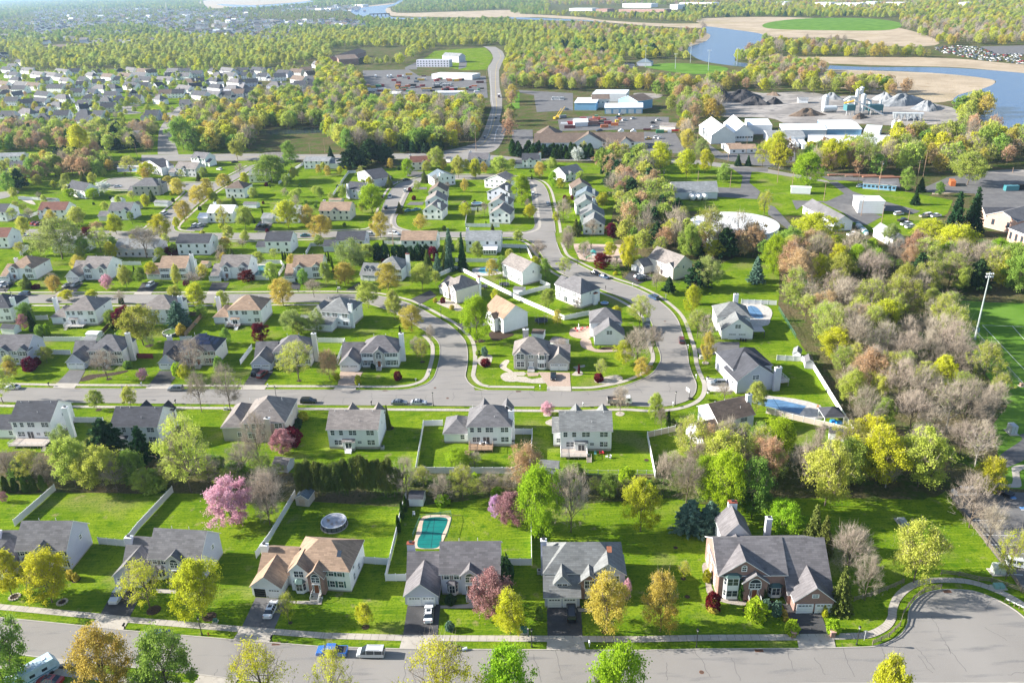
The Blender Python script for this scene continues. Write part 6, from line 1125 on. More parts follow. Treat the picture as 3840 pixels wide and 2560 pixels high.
for a in(('B1',575,1040,1400,440,'pale','big pale green spreading tree behind the upper row'),('B1',930,1110,1340,220,'ygs','sparse yellow-green tree right of the big pale one'),('B1',780,1200,1370,130,'grn','olive tree at the fence behind the big pale one'),('B1',1350,1120,1390,400,'bare','very large bare grey tree behind the upper row'),('B1',1490,1000,1215,210,'yel','yellow round tree at the street corner'),('B1',1700,870,1060,170,'gold','orange-yellow tree at the right of the cross street'),('B1',1840,730,905,200,'gold','golden tree above the cross street'),
 ('B1',1910,660,810,130,'gold','golden tree higher at the cross street'),('B1',2060,620,750,140,'gold','golden tree left of the plain white house'),('B1',1640,660,815,150,'gold','golden tree at the cul-de-sac corner'),('B1',1550,640,720,110,'gold','small golden tree behind the corner one'),('B1',1070,990,1170,170,'yel','yellow tree before the hedge house'),('B1',2065,915,1125,150,'ysp','pale gold tree before the pale-roofed house'),('B1',2260,925,1130,160,'ylg','yellow-green tree right of the pale-roofed house'),('B1',715,930,1090,180,'ylg','light green tree between two upper houses'),
 ('B1',240,1015,1215,120,'ylg','light green tree at the straight street'),('B1',815,1110,1210,110,'red','dark red tree behind the pale tree'),('B1',450,1010,1100,110,'ylg','pale tree before the red-roofed house'),('B1',890,1060,1130,120,'org','orange bush at the drive'),('B1',1605,1280,1345,190,'sred','magenta-red spreading tree behind the dark gable house'),
 ('B1',1360,515,655,150,'yel','yellow round tree at the cul-de-sac'),('B1',960,690,790,120,'white','white flowering pear beside the cul-de-sac'),('B1',865,750,850,130,'lime','lime round tree by the slate-roofed house, right'),('B1',652,755,845,110,'lime','lime round tree by the slate-roofed house, left'),('B1',1205,455,625,150,'ygs','spreading yellow tree at the cul-de-sac pool'),
 ('B1',2210,530,640,110,'bare','reddish bare tree at the county road side street'),('B1',2185,320,490,160,'ylg','round light tree on the county road verge'),('B1',770,170,490,190,'yel','tall yellow forked tree above the white fence'),('B1',540,120,290,130,'ylg','light green tree among the far gardens'),('B1',1690,100,400,230,'grn','dark broad tree right of the entrance road'),('B1',1320,140,230,120,'red','dark red tree before the grey gable'),
 ('B2',300,870,1110,210,'yel','big yellow tree hiding the pale-roofed house'),('B2',485,910,1110,160,'gold','golden tree beside the big yellow one'),('B2',600,1000,1215,220,'gold','golden tree on the south verge'),('B2',1150,980,1215,200,'gold','golden tree at the ring street mouth'),('B2',1070,715,970,240,'lime','vivid lime round tree at the ring street'),('B2',1395,485,640,125,'lime','vivid lime small tree before the stone house'),('B2',1660,380,585,165,'ylg','large green-yellow tree at the ring top'),('B2',1860,460,660,130,'ylg','yellow-green tree at the plum house, left'),
 ('B2',2020,485,665,130,'yel','golden-green tree at the plum house, right'),('B2',2240,465,660,180,'ylg','yellow-green tree right of the plum house'),('B2',150,450,700,310,'grn','big mid-green tree at the lawn corner'),('B2',320,320,540,150,'grn','light green tree by the county road'),('B2',900,340,575,260,'pine','dark spreading pine, left of the group by the county road'),('B2',1060,300,520,300,'pine','dark spreading pine, middle of the group'),('B2',1190,340,520,170,'pine','dark pine, right of the group'),
 ('B2',690,365,480,80,'dspruce','dark cone spruce right of the long white house'),('B2',1775,1115,1320,110,'blue','blue spruce beside the pale sunroom house'),('B2',1750,1245,1400,120,'spruce','golden-olive evergreen before the blue spruce'),('B2',1000,1270,1400,140,'ylg','yellow-green tree right of the pale willow'),
 ('B3',90,630,905,190,'lime','vivid lime round tree in the ring, right side'),('B3',255,510,655,120,'gold','golden tree before the dark-roofed hedge house'),('B3',378,600,745,90,'lime','light green tree at the right kerb'),('B3',470,860,1070,170,'bare','bare street tree by the ring, upper'),('B3',740,1050,1190,150,'bare','small bare tree before the lowest right house'),('B3',910,1075,1205,115,'red','dark plum tree right of the column houses'),
 ('B3',520,1110,1300,150,'bare','bare street tree by the playground'),('B3',625,1040,1140,70,'dspruce','small dark spruce in front of the column'),):T(*a)
for a in(('B4',350,430,725,255,'lime','solitary vivid lime round tree on the works lawn'),('B4',570,300,600,220,'yel','yellow tree in the line behind the works road'),('B4',860,240,620,250,'ygs','tall pale yellow tree in the line behind the works road'),('B4',745,340,600,110,'org','reddish tree in the line behind the works road'),('B4',70,240,560,200,'yel','yellow tree beside the white trailers'),('B4',430,990,1290,400,'yel','broad yellow-green oak in front of the long grey shed'),('B4',940,1215,1370,130,'lime','small vivid green tree at the white shed'),
 ('B4',1470,1040,1270,330,'yel','broad yellow oak left at the brick mill'),('B4',1700,1090,1390,420,'yel','broad yellow oak before the brick mill'),('B4',1700,780,1180,220,'dspruce','tall dark spruce, left of two at the brick mill'),('B4',1860,740,1170,230,'dspruce','tall dark spruce, right of two at the brick mill'),('B4',1350,770,900,110,'dspruce','thin dark spruce on the works lawn'),('B4',1400,650,780,110,'dspruce','dark cedar beside the blue trailer office'),('B4',1570,695,820,90,'grn','small dark green tree on the works lawn corner'),('B4',1265,560,780,120,'grn','olive tree at the end of the trailer office'),
 ('B4',1830,430,720,330,'ylg','yellow-green tree by the tipper yard'),('B4',1110,1080,1280,160,'pale','pale green tree over the white shed'),('B3',1355,325,600,190,'yel','yellow tree by the works road, left'),('B3',1600,400,660,180,'yel','yellow tree by the works road, second'),('B3',1770,400,615,140,'yel','yellow tree by the works road, third'),('B3',1945,530,695,140,'grn','green tree by the works road, fourth'),('B3',1605,210,400,150,'gold','golden tree at the lot edge'),('B3',1735,300,460,130,'pale','willow-green tree at the lot edge'),
 ('B3',2315,770,1000,150,'ysp','yellow sparse tree near the round tank'),('B3',2070,980,1330,330,'bare','large bare tree before the round tank'),('B3',1800,930,1330,300,'ygs','yellow tall tree before the round tank'),('B3',1560,925,1100,130,'ylg','yellow-green tree left of the round tank'),('B3',1620,1090,1400,220,'grn','full green tree below the round tank'),('B3',1850,1230,1400,180,'yel','yellow-green tree below the tank, right'),
 ('B3',2075,435,545,80,'dspruce','small dark evergreen on the works verge, left'),('B3',2168,445,545,75,'dspruce','small dark evergreen on the works verge, right'),('B3',2300,320,550,170,'ysp','pale yellow tree at the works verge'),('B3',600,370,505,110,'white','pale flowering tree in the evergreen hedge'),('B3',655,315,420,80,'ysp','young golden tree before the brown hall, right')):T(*a)
def inpoly(p,P):
 c=False;n=len(P)
 for i in range(n):
  a,b_=P[i],P[(i+1)%n]
  if(a.y>p.y)!=(b_.y>p.y)and p.x<(b_.x-a.x)*(p.y-a.y)/(b_.y-a.y)+a.x:c=not c
 return c
def scatter(P,sp,seed,avoid=()):
 r=random.Random(seed);x0=min(p.x for p in P);x1=max(p.x for p in P);y0=min(p.y for p in P);y1=max(p.y for p in P);out=[]
 y=y0
 while y<y1:
  x=x0
  while x<x1:
   q=Vector((x+r.uniform(-.45,.45)*sp,y+r.uniform(-.45,.45)*sp,0))
   if inpoly(q,P)and not any(inpoly(q,A)for A in avoid):out.append(q)
   x+=sp
  y+=sp
 return out
KL={'bare':'grey-brown bare tree in the wood','barep':'pale-barked tree with thin green leaves in the wood','ygs':'sparse yellow-green tree in the wood','ylg':'yellow-green leafy tree in the wood','org':'orange-brown budding tree in the wood','yel':'yellow tree in the wood','grn':'mid-green tree in the wood','lime':'fresh green tree in the wood','pine':'dark evergreen in the wood','gold':'golden tree in the wood'}
def wood(P,sp,seed,kinds,h0,h1,where,avoid=()):
 r=random.Random(seed)
 for q in scatter(P,sp,seed,avoid):
  k=r.choice(kinds);h=r.uniform(h0,h1);tree_at(q,h,h*r.uniform(.6,.95),k,KL[k]+' '+where,KL[k]+' '+where)
wood(pts('D4',(640,900),(900,560),(830,560),(620,200),(500,10),'C4',(470,1180),(300,900),(130,600),(560,560),(1250,560),(1700,640),(1700,1000),(2000,1400),(2180,1500),'D4',(2150,700),(1900,1020),(1650,1200),(1400,1200),(700,1180)),8.0,5,['bare','bare','bare','bare','bare','ygs','ygs','ygs','ygs','barep','barep','ylg','yel','org','grn'],8,15,'beside the sports field')
wood(pts('C4',(60,560),(0,480),(-200,300),(-300,150),(250,200),(700,250),(1300,260),(2000,330),(2352,350),(2352,600),(1750,560),(1250,520),(560,540),(150,600)),9.5,6,['bare','bare','bare','ygs','ylg','yel','org','grn','org','pine','lime'],9,16,'below the works')
wood(pts('D4',(0,620),(300,760),(420,900),(640,1180),(560,1420),(300,1330),(0,1220),'D3',(2100,1180),(1500,1220),(1480,1000),(1700,850),(2352,760)),7.5,7,['bare','bare','bare','ygs','lime','ylg','org','grn'],9,16,'behind the brick house')
for q in scatter(pts('D1',(0,1170),(0,900),(480,900),(1300,1100),(1800,950),(2352,1020),'D2',(300,1030),(430,1200),(0,1250),'D1',(1900,1190),(1200,1180)),5.5,9):k=_tr.choice(['bare','ygs','ygs','sgrn']);h=_tr.uniform(2.5,5.5);tree_at(q,h,h*1.15,k,'low bush in the creek strip, left part','low bushes of the creek strip')
for q in scatter(pts('D2',(1330,1200),(1400,1010),(2352,1030),'D3',(700,1060),(1400,1060),(1450,1230),(700,1220),(0,1200),'D2',(1700,1230)),5.5,10):k=_tr.choice(['bare','bare','ygs','slime','sgrn']);h=_tr.uniform(1.5,4.2);tree_at(q,h,h*1.2,k,'low bush in the creek strip, right part','low bushes of the creek strip')
GP=pts('B1',(-60,420),(1300,600),(2352,600),'B2',(900,540),(2352,540),'B3',(700,600),(1000,1250),'C3',(1000,400),(1200,500),(1500,900),'D3',(1500,380),(0,400),'D2',(0,380),'D1',(-200,360));gr=random.Random(14)
for q in scatter(GP,13.5,15):
 if any((q-h_).length<11.5 for h_ in HOUSES)or any(inpoly(q,P_)for P_ in roads)or any(inpoly(q,P_)for k_ in 'dgcpv' for P_ in dw[k_])or gr.random()<.12:continue
 if q.y<at('C1',0,548).y and gr.random()<.45:continue
 k=gr.choice(['ylg','ylg','yel','ygs','gold','grn','bare','sgrn','sdark','sred','syel','spruce','arb']);h=gr.uniform(5,8.5)if k[0]!='s' or k=='spruce' else gr.uniform(1.2,2.6)
 if k=='arb':h=gr.uniform(2.5,4)
 n_=NAMES.get(k,('round_shrub','shrub'))[0].replace('_',' ');d_={'ylg':'yellow-green','yel':'yellow','ygs':'thin yellow-green','gold':'golden','grn':'green','bare':'bare brown','sgrn':'green','sdark':'dark green','sred':'dark red','syel':'yellow','spruce':'olive','arb':'dark'}[k]
 tree_at(q,h,h*(gr.uniform(.62,.9)if k !='arb' else .35)*(1 if k[0]!='s' or k=='spruce' else 1.2),k,'small %s %s among the garden rows'%(d_,n_),'small %s %ss of the garden rows'%(d_,n_))
# WOODS FAR OFF (nobody could count them)
def stuffwood(name,label,P,keys,seed_,smin,smax):
 pc=bpy.data.collections.new(name+'_kinds')
 for k in sorted(set(keys)):
  for v in SPEC[k][1][:2]:
   (TV,TF),(LV,LF,LM_,ms),bk=v[2],v[3],v[4]
   r_=np.random.default_rng(5);keep=r_.random(len(LF))<(0.17 if len(LF)>4000 else .5);F2=LF[keep];M2=LM_[keep]
   V2=LV.reshape(-1,4,3)[keep];c_=V2.mean(1,keepdims=True);V2=(c_+(V2-c_)*2.3).reshape(-1,3);F2=np.arange(len(V2)).reshape(-1,4)
   me=npmesh(name+'_tree',np.concatenate([V2,TV]),np.concatenate([F2,TF+len(V2)]),np.concatenate([M2,np.full(len(TF),len(ms))]),list(ms)+[bk])
   pc.objects.link(bpy.data.objects.new('wood_tree',me))
 n=len(P);me=bpy.data.meshes.new(name);me.vertices.add(n);me.vertices.foreach_set('co',np.array(P,dtype=np.float32).ravel())
 r_=np.random.default_rng(seed_);h=r_.uniform(smin,smax,n).astype(np.float32)
 if isinstance(EXTRA.get(name),np.ndarray):h=h*EXTRA[name].astype(np.float32)
 sc=np.stack([h*r_.uniform(.6,.95,n),h*r_.uniform(.6,.95,n),h],1).astype(np.float32)
 a=me.attributes.new('tree_scale','FLOAT_VECTOR','POINT');a.data.foreach_set('vector',sc.ravel())
 rot=np.zeros((n,3),np.float32);rot[:,2]=r_.uniform(0,6.28,n);a=me.attributes.new('tree_turn','FLOAT_VECTOR','POINT');a.data.foreach_set('vector',rot.ravel())
 cnt=len(pc.objects);objs=[o.name for o in pc.objects]
 a=me.attributes.new('tree_kind','INT','POINT');idx=KIND[name]if name in KIND else r_.integers(0,cnt,n);a.data.foreach_set('value',np.array(idx,dtype=np.int32)%cnt)
 me.update();o=link(name,me);o['kind']='stuff';tag(o,label,'wood')
 g=bpy.data.node_groups.new(name,'GeometryNodeTree');g.interface.new_socket('Geometry',in_out='INPUT',socket_type='NodeSocketGeometry');g.interface.new_socket('Geometry',in_out='OUTPUT',socket_type='NodeSocketGeometry')
 N=g.nodes.new;gi=N('NodeGroupInput');go=N('NodeGroupOutput');ci=N('GeometryNodeCollectionInfo');SV(ci,0,pc);SV(ci,'Separate Children',True);SV(ci,'Reset Children',True)
 ip=N('GeometryNodeInstanceOnPoints');SV(ip,'Pick Instance',True)
 def attr(nm,ty):q=N('GeometryNodeInputNamedAttribute');q.data_type=ty;SV(q,0,nm);return[s for s in q.outputs if s.enabled][0]
 L=g.links.new;L(gi.outputs[0],ip.inputs['Points']);L(ci.outputs[0],ip.inputs['Instance']);L(attr('tree_kind','INT'),ip.inputs['Instance Index']);L(attr('tree_turn','FLOAT_VECTOR'),ip.inputs['Rotation']);L(attr('tree_scale','FLOAT_VECTOR'),ip.inputs['Scale']);L(ip.outputs[0],go.inputs[0])
 md=o.modifiers.new('woods','NODES');md.node_group=g;return o
EXTRA={};KIND={}
def innp(X,Y,P):
 c=np.zeros(len(X),bool);n=len(P)
 for i in range(n):
  a,b_=P[i],P[(i+1)%n]
  if a.y !=b_.y:c ^=((a.y>Y)!=(b_.y>Y))&(X<(b_.x-a.x)*(Y-a.y)/(b_.y-a.y)+a.x)
 return c
def hides(X,Y,polys,hs=(0,5,10,14)):
 m=np.zeros(len(X),bool)
 for h in hs:
  k=CAMH/(CAMH-h)
  for P in polys:m |=innp(X*k,Y*k,P)
 return m
def many(polys,sp,seed,avoid=(),hs=(0,5,10,14)):
 out=[]
 for i,P in enumerate(polys):out+=[(q.x,q.y,q.z)for q in scatter(P,sp,seed+i)]
 A=np.array(out);return A[~hides(A[:,0],A[:,1],avoid,hs)]if len(avoid)else A
WA=[pts('A1',(1700,1400),(1660,1200),(1780,1050),(1820,960),(1950,850),(2352,750),'A2',(300,700),(560,640),(900,700),(1000,860),(1180,880),(1600,890),(1980,880),(2120,930),(2120,1050),(2060,1250),(2000,1330),(1700,1380),(800,1400),(600,1240),(700,1200),(640,1160),(300,1180),(0,1200),(0,1390),'A1',(2280,1400))]
HOODV=pts('A1',(0,640),(2352,640),'A2',(560,640),(560,780),(0,800),'A1',(2300,900),(1850,880),(1720,1020),(1660,1060),(1640,1420),(1450,1420),(0,1080))
YARD=pts('A2',(985,650),(1400,640),(1500,700),(2110,700),(2130,850),(1950,850),(990,845));ROADUP=pts('A2',(2110,430),(2290,430),(2290,1300),(2050,1330))
OPENW=[pts('A3',(0,470),(320,480),(640,470),(820,520),(820,600),(1000,620),(0,620)),pts('A3',(540,310),(1250,330),(1250,372),(960,392),(640,370)),pts('B3',(180,120),(1480,90),(1500,250),(1250,330),(190,390)),pts('B3',(1720,120),(2352,120),'B4',(1200,150),(1050,260),(380,300),(0,330),'B3',(2250,430),(1830,430),(1800,330)),pts('A3',(1020,480),(1344,490),'A4',(1000,510),(1000,640),(0,650),'A3',(1200,560)),pts('A2',(1460,530),(1900,470),(2110,440),(2110,640),(1460,630)),pts('A2',(690,460),(1010,440),(1010,560),(700,590))]
p=many(WA,9.5,31,[HOODV,YARD,ROADUP]);stuffwood('pond_wood','mixed yellow, olive and bare wood round the pond below the scrap yard',p,['ylg','yel','ylg','ygs','gold','bare','grn'],41,10,17)
WB=[pts('B1',(0,740),(200,700),(550,520),(850,440),(1060,620),(880,660),(560,640),(300,740),(0,830)),pts('B1',(-100,420),(0,200),(400,190),(560,230),(1000,240),(1180,260),(1400,210),(1420,420),(1100,440),(850,420),(450,410),(0,420)),pts('B3',(720,400),(860,330),(1240,380),(1240,500),(1240,700),(1480,840),(1500,960),(1650,1300),(1300,1420),(1000,1240),(1040,1160),(960,1000),(880,760),(760,560)),
 pts('B3',(1500,1240),(2352,1290),(2352,1440),(1900,1420),(1650,1380)),pts('B3',(0,480),(730,490),(740,430),(0,380)),pts('B2',(1320,430),(1700,430),(1700,370),(1320,370))]
p=many(WB[:4],8.0,51,OPENW+[pts('B3',(1700,960),(2400,960),(2400,1110),(1700,1110))],(0,6,10));stuffwood('garden_belt','dense belts of green, orange and bare trees between the gardens and the works',p,['grn','pine','org','bare','ylg','ygs','grn'],42,8,14)
p=many(WB[4:],5.5,53);stuffwood('evergreen_belt','row of dark evergreens along the county road',p,['pine','arb'],43,5,8)
WC=[pts('B4',(0,560),(150,590),(480,620),(1200,640),(1350,620),(1650,640),(1950,600),(2100,600),(2352,480),(2800,560),(2800,250),(2352,330),(1950,220),(1500,270),(1250,330),(700,420),(400,400),(150,420)),
 pts('A3',(860,600),(1000,580),(1020,470),(1344,520),'A4',(0,580),(320,640),(500,650),(0,640),'A3',(1250,640),(1150,640),(980,660),(880,800),(870,700)),pts('A3',(-50,470),(300,470),(640,470),(860,520),(880,600),(1000,480),(1344,450),'A4',(0,460),(240,440),(300,380),(150,350),(0,350),'A3',(1240,370),(1100,380),(900,385),(640,370),(540,330),(300,300),(0,310)),
 pts('A2',(2300,1300),(2352,700),'A3',(0,470),(0,600),(100,620),(80,690),(0,720)),pts('A4',(250,500),(320,445),(600,470),(760,500),(740,510),(400,512)),pts('A4',(980,600),(1150,540),(1140,620),(1050,650),(900,660))]
p=many(WC,11.0,61,OPENW,(0,8,13));stuffwood('river_wood','olive, orange and bare wood between the works and the river',p,['bare','bare','ygs','yel','org','ylg','gold','grn'],44,10,17)
WATERS=[poly('A4',(-60,320),(500,345),(900,350),(1200,362),(1500,390),(1900,420),(1900,850),(1500,850),(1344,770),(1180,740),(1130,640),(1160,560),(1130,520),(980,500),(700,512),(250,440),(250,350),(100,350),'A3',(1344,330),n=2),poly('A3',(1010,140),(1310,180),(1310,215),(1250,240),(1160,290),(1200,330),(1344,335),(1344,360),(1150,345),(1000,320),(915,255),(1040,185),n=2),
 poly('A3',(980,98),(1344,88),(1700,98),'A4',(300,90),(690,100),(700,150),(850,210),(880,240),(600,240),(350,190),(100,200),'A3',(1344,190),(1200,165),(1040,145),n=1),poly('A4',(0,298),(1000,308),(1344,338),(1800,370),(1800,410),(1344,388),(900,352),(200,332),(0,325),n=1),
 pts('A3',(0,74),(400,94),(1000,124),(1000,150),(700,137),(400,112),(0,104)),pts('A2',(880,90),(1000,62),(1250,30),(1330,5),(1360,5),(1300,60),(1230,80),(1300,118),(1800,108),(2352,94),(2352,158),(1300,172),(1200,170),(900,135)),pts('A1',(1850,10),(2352,-30),'A2',(520,0),(520,30),(0,72),'A1',(1900,80)),
 pts('A3',(700,340),(860,328),(1100,345),(1240,372),(1240,360),(1130,380),(960,392),(640,370),(560,330)),pts('A4',(820,240),(1000,238),(1344,238),(1500,260),(1500,350),(1344,345),(1000,300),(880,270)),pts('A2',(1100,50),(600,65),(520,95),(850,100),(900,50)),pts('A3',(200,30),(900,30),(900,62),(200,62))]
HOOD=pts('A1',(-600,1560),(-600,470),(0,480),(200,560),(230,640),(1000,640),(1500,640),(2352,640),'A2',(560,560),(620,600),(560,690),(300,700),(0,740),'A1',(2352,760),(1820,960),(1660,1200),(1640,1450))
SCRAP=pts('A2',(560,640),(940,640),(1000,610),(1360,600),(1480,520),(1640,440),(2110,430),(2160,420),(2290,430),(2290,560),(2240,660),(2240,900),(2352,900),(2352,1300),(2040,1330),(2040,900),(900,880));BRICKS=pts('A2',(690,590),(720,500),(1000,440),(1400,440),(1400,560),(960,600));MALL=pts('A1',(340,430),(480,400),(880,390),(880,450),(400,470))
BIG=[WA[0],WC[2],SCRAP,BRICKS,MALL]+WATERS
TOWN=[pts('A1',(0,190),(400,100),(1000,80),(2352,110),(2352,360),(1700,330),(1300,240),(900,250),(400,330),(0,300)),pts('A2',(0,110),(400,60),(900,90),(900,150),(1000,270),(200,250),(0,380),(0,250))]
wr=np.random.default_rng(77)
y=620.0;XS=[];YS=[];LS=[]
while y<26000:
 stp=max(12.0,y/42);lat=9.0 if y<2500 else(9.0+(y-2500)/300);n=int((1.36*y+200)/lat)
 XS.append((np.arange(n)+wr.uniform(-.45,.45,n))*lat-0.68*y-100);YS.append(y+wr.uniform(-.5,.5,n)*stp);LS.append(np.full(n,lat));y+=stp
X=np.concatenate(XS);Y=np.concatenate(YS);LA=np.concatenate(LS);den=np.full(len(X),.97);hood=innp(X,Y,HOOD);town=np.zeros(len(X),bool)
for A in TOWN:town |=innp(X,Y,A)
den[(Y<1000)&(X>80)]=.5;den[hood]=.40;den[town]=.34
keep=(Y>700)&(wr.random(len(X))<den)& ~hides(X,Y,BIG,(0,))& ~hides(X,Y,WATERS+OPENW+[ROADUP],(0,5,11))&(hood | ~hides(X,Y,[HOODV],(4,12)))
X,Y,LA,den,hood,town=[q[keep]for q in(X,Y,LA,den,hood,town)];Pn=np.stack([X,Y,X*0],1)
EXTRA['far_woods']=np.where(hood | town,.6,1.0)*(1+np.maximum(0,(LA-9)/22))
cl=np.sin(X/190+np.sin(Y/330)*2)+np.sin(Y/270+X/500)+wr.normal(0,.8,len(X));FK=['bare','gold','grn','pine','ygs','yel','ylg','org','pale']
NM=[k for k in sorted(FK)for v in SPEC[k][1][:2]];seq=['pine','grn','grn','ylg','ylg','yel','ylg','ygs','yel','gold','ylg','bare','bare','org','ygs','ylg','grn'];sel=np.clip(((cl+3)/6*len(seq)).astype(int),0,len(seq)-1);s2=['grn','pale','ylg','pale','grn'];s3=['ylg','yel','ylg','ygs','ylg'];lf_=(X<Y*.05)*((Y>1050)*1+(Y>2200)*1)
KIND['far_woods']=np.array([NM.index(s2[q%5]if l_>1 else s3[q%5]if l_ else seq[q])for q,l_ in zip(sel,lf_)])
stuffwood('far_woods','hazy spring woods and street trees reaching to the skyline',Pn,FK,45,9,16)
# FENCES
POSTW=mat('fence_post_white',(0.78,0.78,0.77),0.5,var=.02);WOODF=mat('fence_wood',(0.30,0.20,0.13),var=.2,scale=2);RAILW=mat('rail_weathered',(0.20,0.165,0.12),var=.25,scale=2);CHAIN=mat('chain_link',(0.30,0.33,0.31),0.5,.5);CHG=mat('chain_green',(0.10,0.24,0.20),0.5);IRONB=mat('fence_iron',(0.55,0.57,0.55),0.4)
def fence(label,P,h=1.8,kind='vinyl',m=None,sp=2.4,group='white vinyl fences',closed=False):
 P=[Vector((p.x,p.y,0))for p in P];o0=P[0];e=empty('garden_fence' if kind in('vinyl','wood')else 'rail_fence' if kind=='rail' else 'wire_fence',o0,0,label,'fence',group)
 L_=[p-o0 for p in P];b=MB();m=m or{'vinyl':FENW,'wood':WOODF,'rail':RAILW,'chain':CHAIN,'iron':IRONB}[kind]
 posts=[];b.use(m)
 for i in range(len(L_)-1):
  a,c=L_[i],L_[i+1];D_=(c-a);n=max(1,round(D_.length/sp));t=D_.normalized();nn=Vector((-t.y,t.x,0))
  for k in range(n):posts.append(a+D_*(k/n))
 posts.append(L_[-1])
 if kind in('vinyl','wood'):
  b.wallstrip(L_,.06,.05,h-.06);b.use(POSTW if kind=='vinyl' else m).wallstrip(L_,.1,h-.06,h);b.B('panel',e)
 elif kind=='rail':
  for z in(.35,.7,1.05):
   q=U(m).wallstrip(L_,.07,z-.07,z+.07);q.B('rail',e)
 elif kind=='chain':
  q=U(m).wallstrip(L_,.05,h-.05,h);q.B('top_rail',e)
  q=U(m)
  for i in range(len(L_)-1):
   a,c=L_[i],L_[i+1];D_=c-a;n=min(160,int(D_.length/.35))
   for k in range(n):
    u=a+D_*(k/n);v=a+D_*min(1,(k+2.5)/n);q.tube([(u.x,u.y,.05),(v.x,v.y,h)],.012,3,False);q.tube([(v.x,v.y,.05),(u.x,u.y,h)],.012,3,False)
  q.B('mesh',e)
 else:
  q=U(m).wallstrip(L_,.05,h-.1,h-.04).wallstrip(L_,.05,.15,.2)
  for i in range(len(L_)-1):
   a,c=L_[i],L_[i+1];D_=c-a;n=int(D_.length/.3)
   for k in range(n):u=a+D_*(k/n);q.tube([(u.x,u.y,.1),(u.x,u.y,h)],.015,3,False)
  q.B('bars',e)
 if len(posts)>90:posts=posts[::2]
 pm=None
 for p in posts[:95]:
  if pm is None:
   s_=.07 if kind !='chain' else .03;q=U(POSTW if kind=='vinyl' else m).box(-s_,s_,-s_,s_,0,h+.1);
   if kind=='vinyl':q.taper(0,0,h+.1,h+.2,.1,.1,.01,.01)
   o=q.B('post',e);o.location=p;pm=o
  else:c=pm.copy();COL.objects.link(c);c.location=p
 return e
def FV(label,*a,h=1.8,kind='vinyl',m=None,**k):return fence(label,pts(*a,z=h),h,kind,m,**k)
FV('pale vinyl fence running back from the chimney of the first house','E1',(95,368),(395,108));FV('pale vinyl fence from the second house back to the hedge, with its front return','E1',(716,498),(908,516),(1010,388),(1262,122));FV('white vinyl fence beside the tan-roofed house up to the tan shed','E1',(1876,602),(1980,462),(2166,150))
FV('short white fence right of the brown-roofed house','E2',(305,638),(498,652));FV('white fence between brown-roofed house and pool yard, bent at the front','E2',(630,767),(478,767),(560,430),(588,305),(632,158));FV('white fence closing the pool backyard on the right','E2',(1385,653),(1555,653),(1550,275))
FV('white fence round the back yard with the wooden deck','D2',(1712,524),(1537,529),(1465,957),(2352,961),'D3',(170,884),(186,604),(20,603));FV('white fence right of the pale green-roofed house','D3',(1318,1000),(1245,636));FV('beige panelled fence before the angled house','D3',(1245,634),(1502,577),m=FENT)
FV('see-through metal fence along the hedge','D3',(420,985),(1072,985),(1320,988),h=1.3,kind='iron',group='metal fences')
FV('white fence of the courtyard beside the charcoal-roofed house','D1',(655,497),(942,501),(930,548));FV('long white fence sloping down right of the pool house','C4',(85,1106),(318,1116),'D4',(420,6),(788,598));FV('beige panelled fence below the covered pool','D4',(-10,412),(230,470),(430,515),(788,600),m=FENT)
FV('green wire fence at the wood edge','C4',(100,655),(258,915),h=1.5,kind='chain',m=CHG,group='wire fences');FV('white fence behind the covered pool','C3',(2110,594),(2352,602),'C4',(80,606));FV('long white fence dividing the inner gardens, upper part','C2',(1602,382),(1840,282),(1932,322),(2352,530),'C3',(22,548),(480,742),(708,697))
FV('white fence beside the white gable house garden','C3',(62,527),(350,452),(258,408));FV('white fence behind the pale sunroom house','C2',(1830,216),(2285,220));FV('white fence between evergreens and salmon-roofed house','C2',(1165,56),(1330,58));FV('white fence right of the pale sunroom house','C2',(2252,84),(2352,86),'C3',(130,92),(185,205))
FV('white fence corner beside the charcoal roof','C2',(455,157),(500,76),(612,72));FV('white fence round the left pool','C2',(-100,378),(112,378));FV('white fence above the left pool','C2',(-60,230),(226,233),(258,272),(205,345));FV('white fence behind the corner house','C2',(566,946),(815,950),(742,1140))
FV('white fence below the paved terrace','C1',(400,937),(790,937));FV('white fence right of the plum-roofed house','C1',(430,1055),(640,1058));FV('dark red fence with a white end between two houses','C1',(1256,1090),(1398,1092),kind='wood',m=mat('red_fence',(.20,.035,.03)),group='wooden fences')
FV('white fence behind the solar house','C1',(1650,934),(1760,932));FV('white fence running down between solar house and neighbour','C1',(2310,1008),(2202,1148));FV('white fence at the terrace house left','C1',(320,744),(432,741))
FV('brown wooden fence beside the terrace lawn','C1',(1005,800),(900,905),kind='wood',m=mat('fence_dark_wood',(.16,.10,.06)),group='wooden fences');FV('tan wooden fence behind the blue spruce','C1',(1740,705),(1855,712),(1690,900),kind='wood',group='wooden fences');FV('white fence between brick strip house and broad chimney house, upper','C1',(1085,245),(1290,246))
FV('white fence running up behind the magenta tree','C1',(1516,112),(1400,222));FV('white fence round the left edge back yard','C1',(120,86),(256,94),(178,160));FV('long white fence above the pine belt','B1',(260,600),(320,545),(400,503),(840,462));FV('white fence beside the paved path','B1',(162,826),(440,836));FV('white fence corner left of the red-roofed house','B1',(168,984),(262,994),(345,960));FV('white fence left of the big open lawn','B2',(205,690),(306,612));FV('white fence down from the long white house','B2',(330,570),(432,512));FV('white fence right of the big open lawn','B2',(680,832),(762,715),(812,712));FV('white fence round the angled grey house','B2',(775,690),(850,588),(916,586))
FV('white fence round the lowest ring garden','B2',(2075,924),(1942,924),(1922,1072),(2236,1076));FV('low wire fence across the big open lawn','B2',(160,855),(560,858),h=1.1,kind='chain',group='wire fences',sp=3.5)
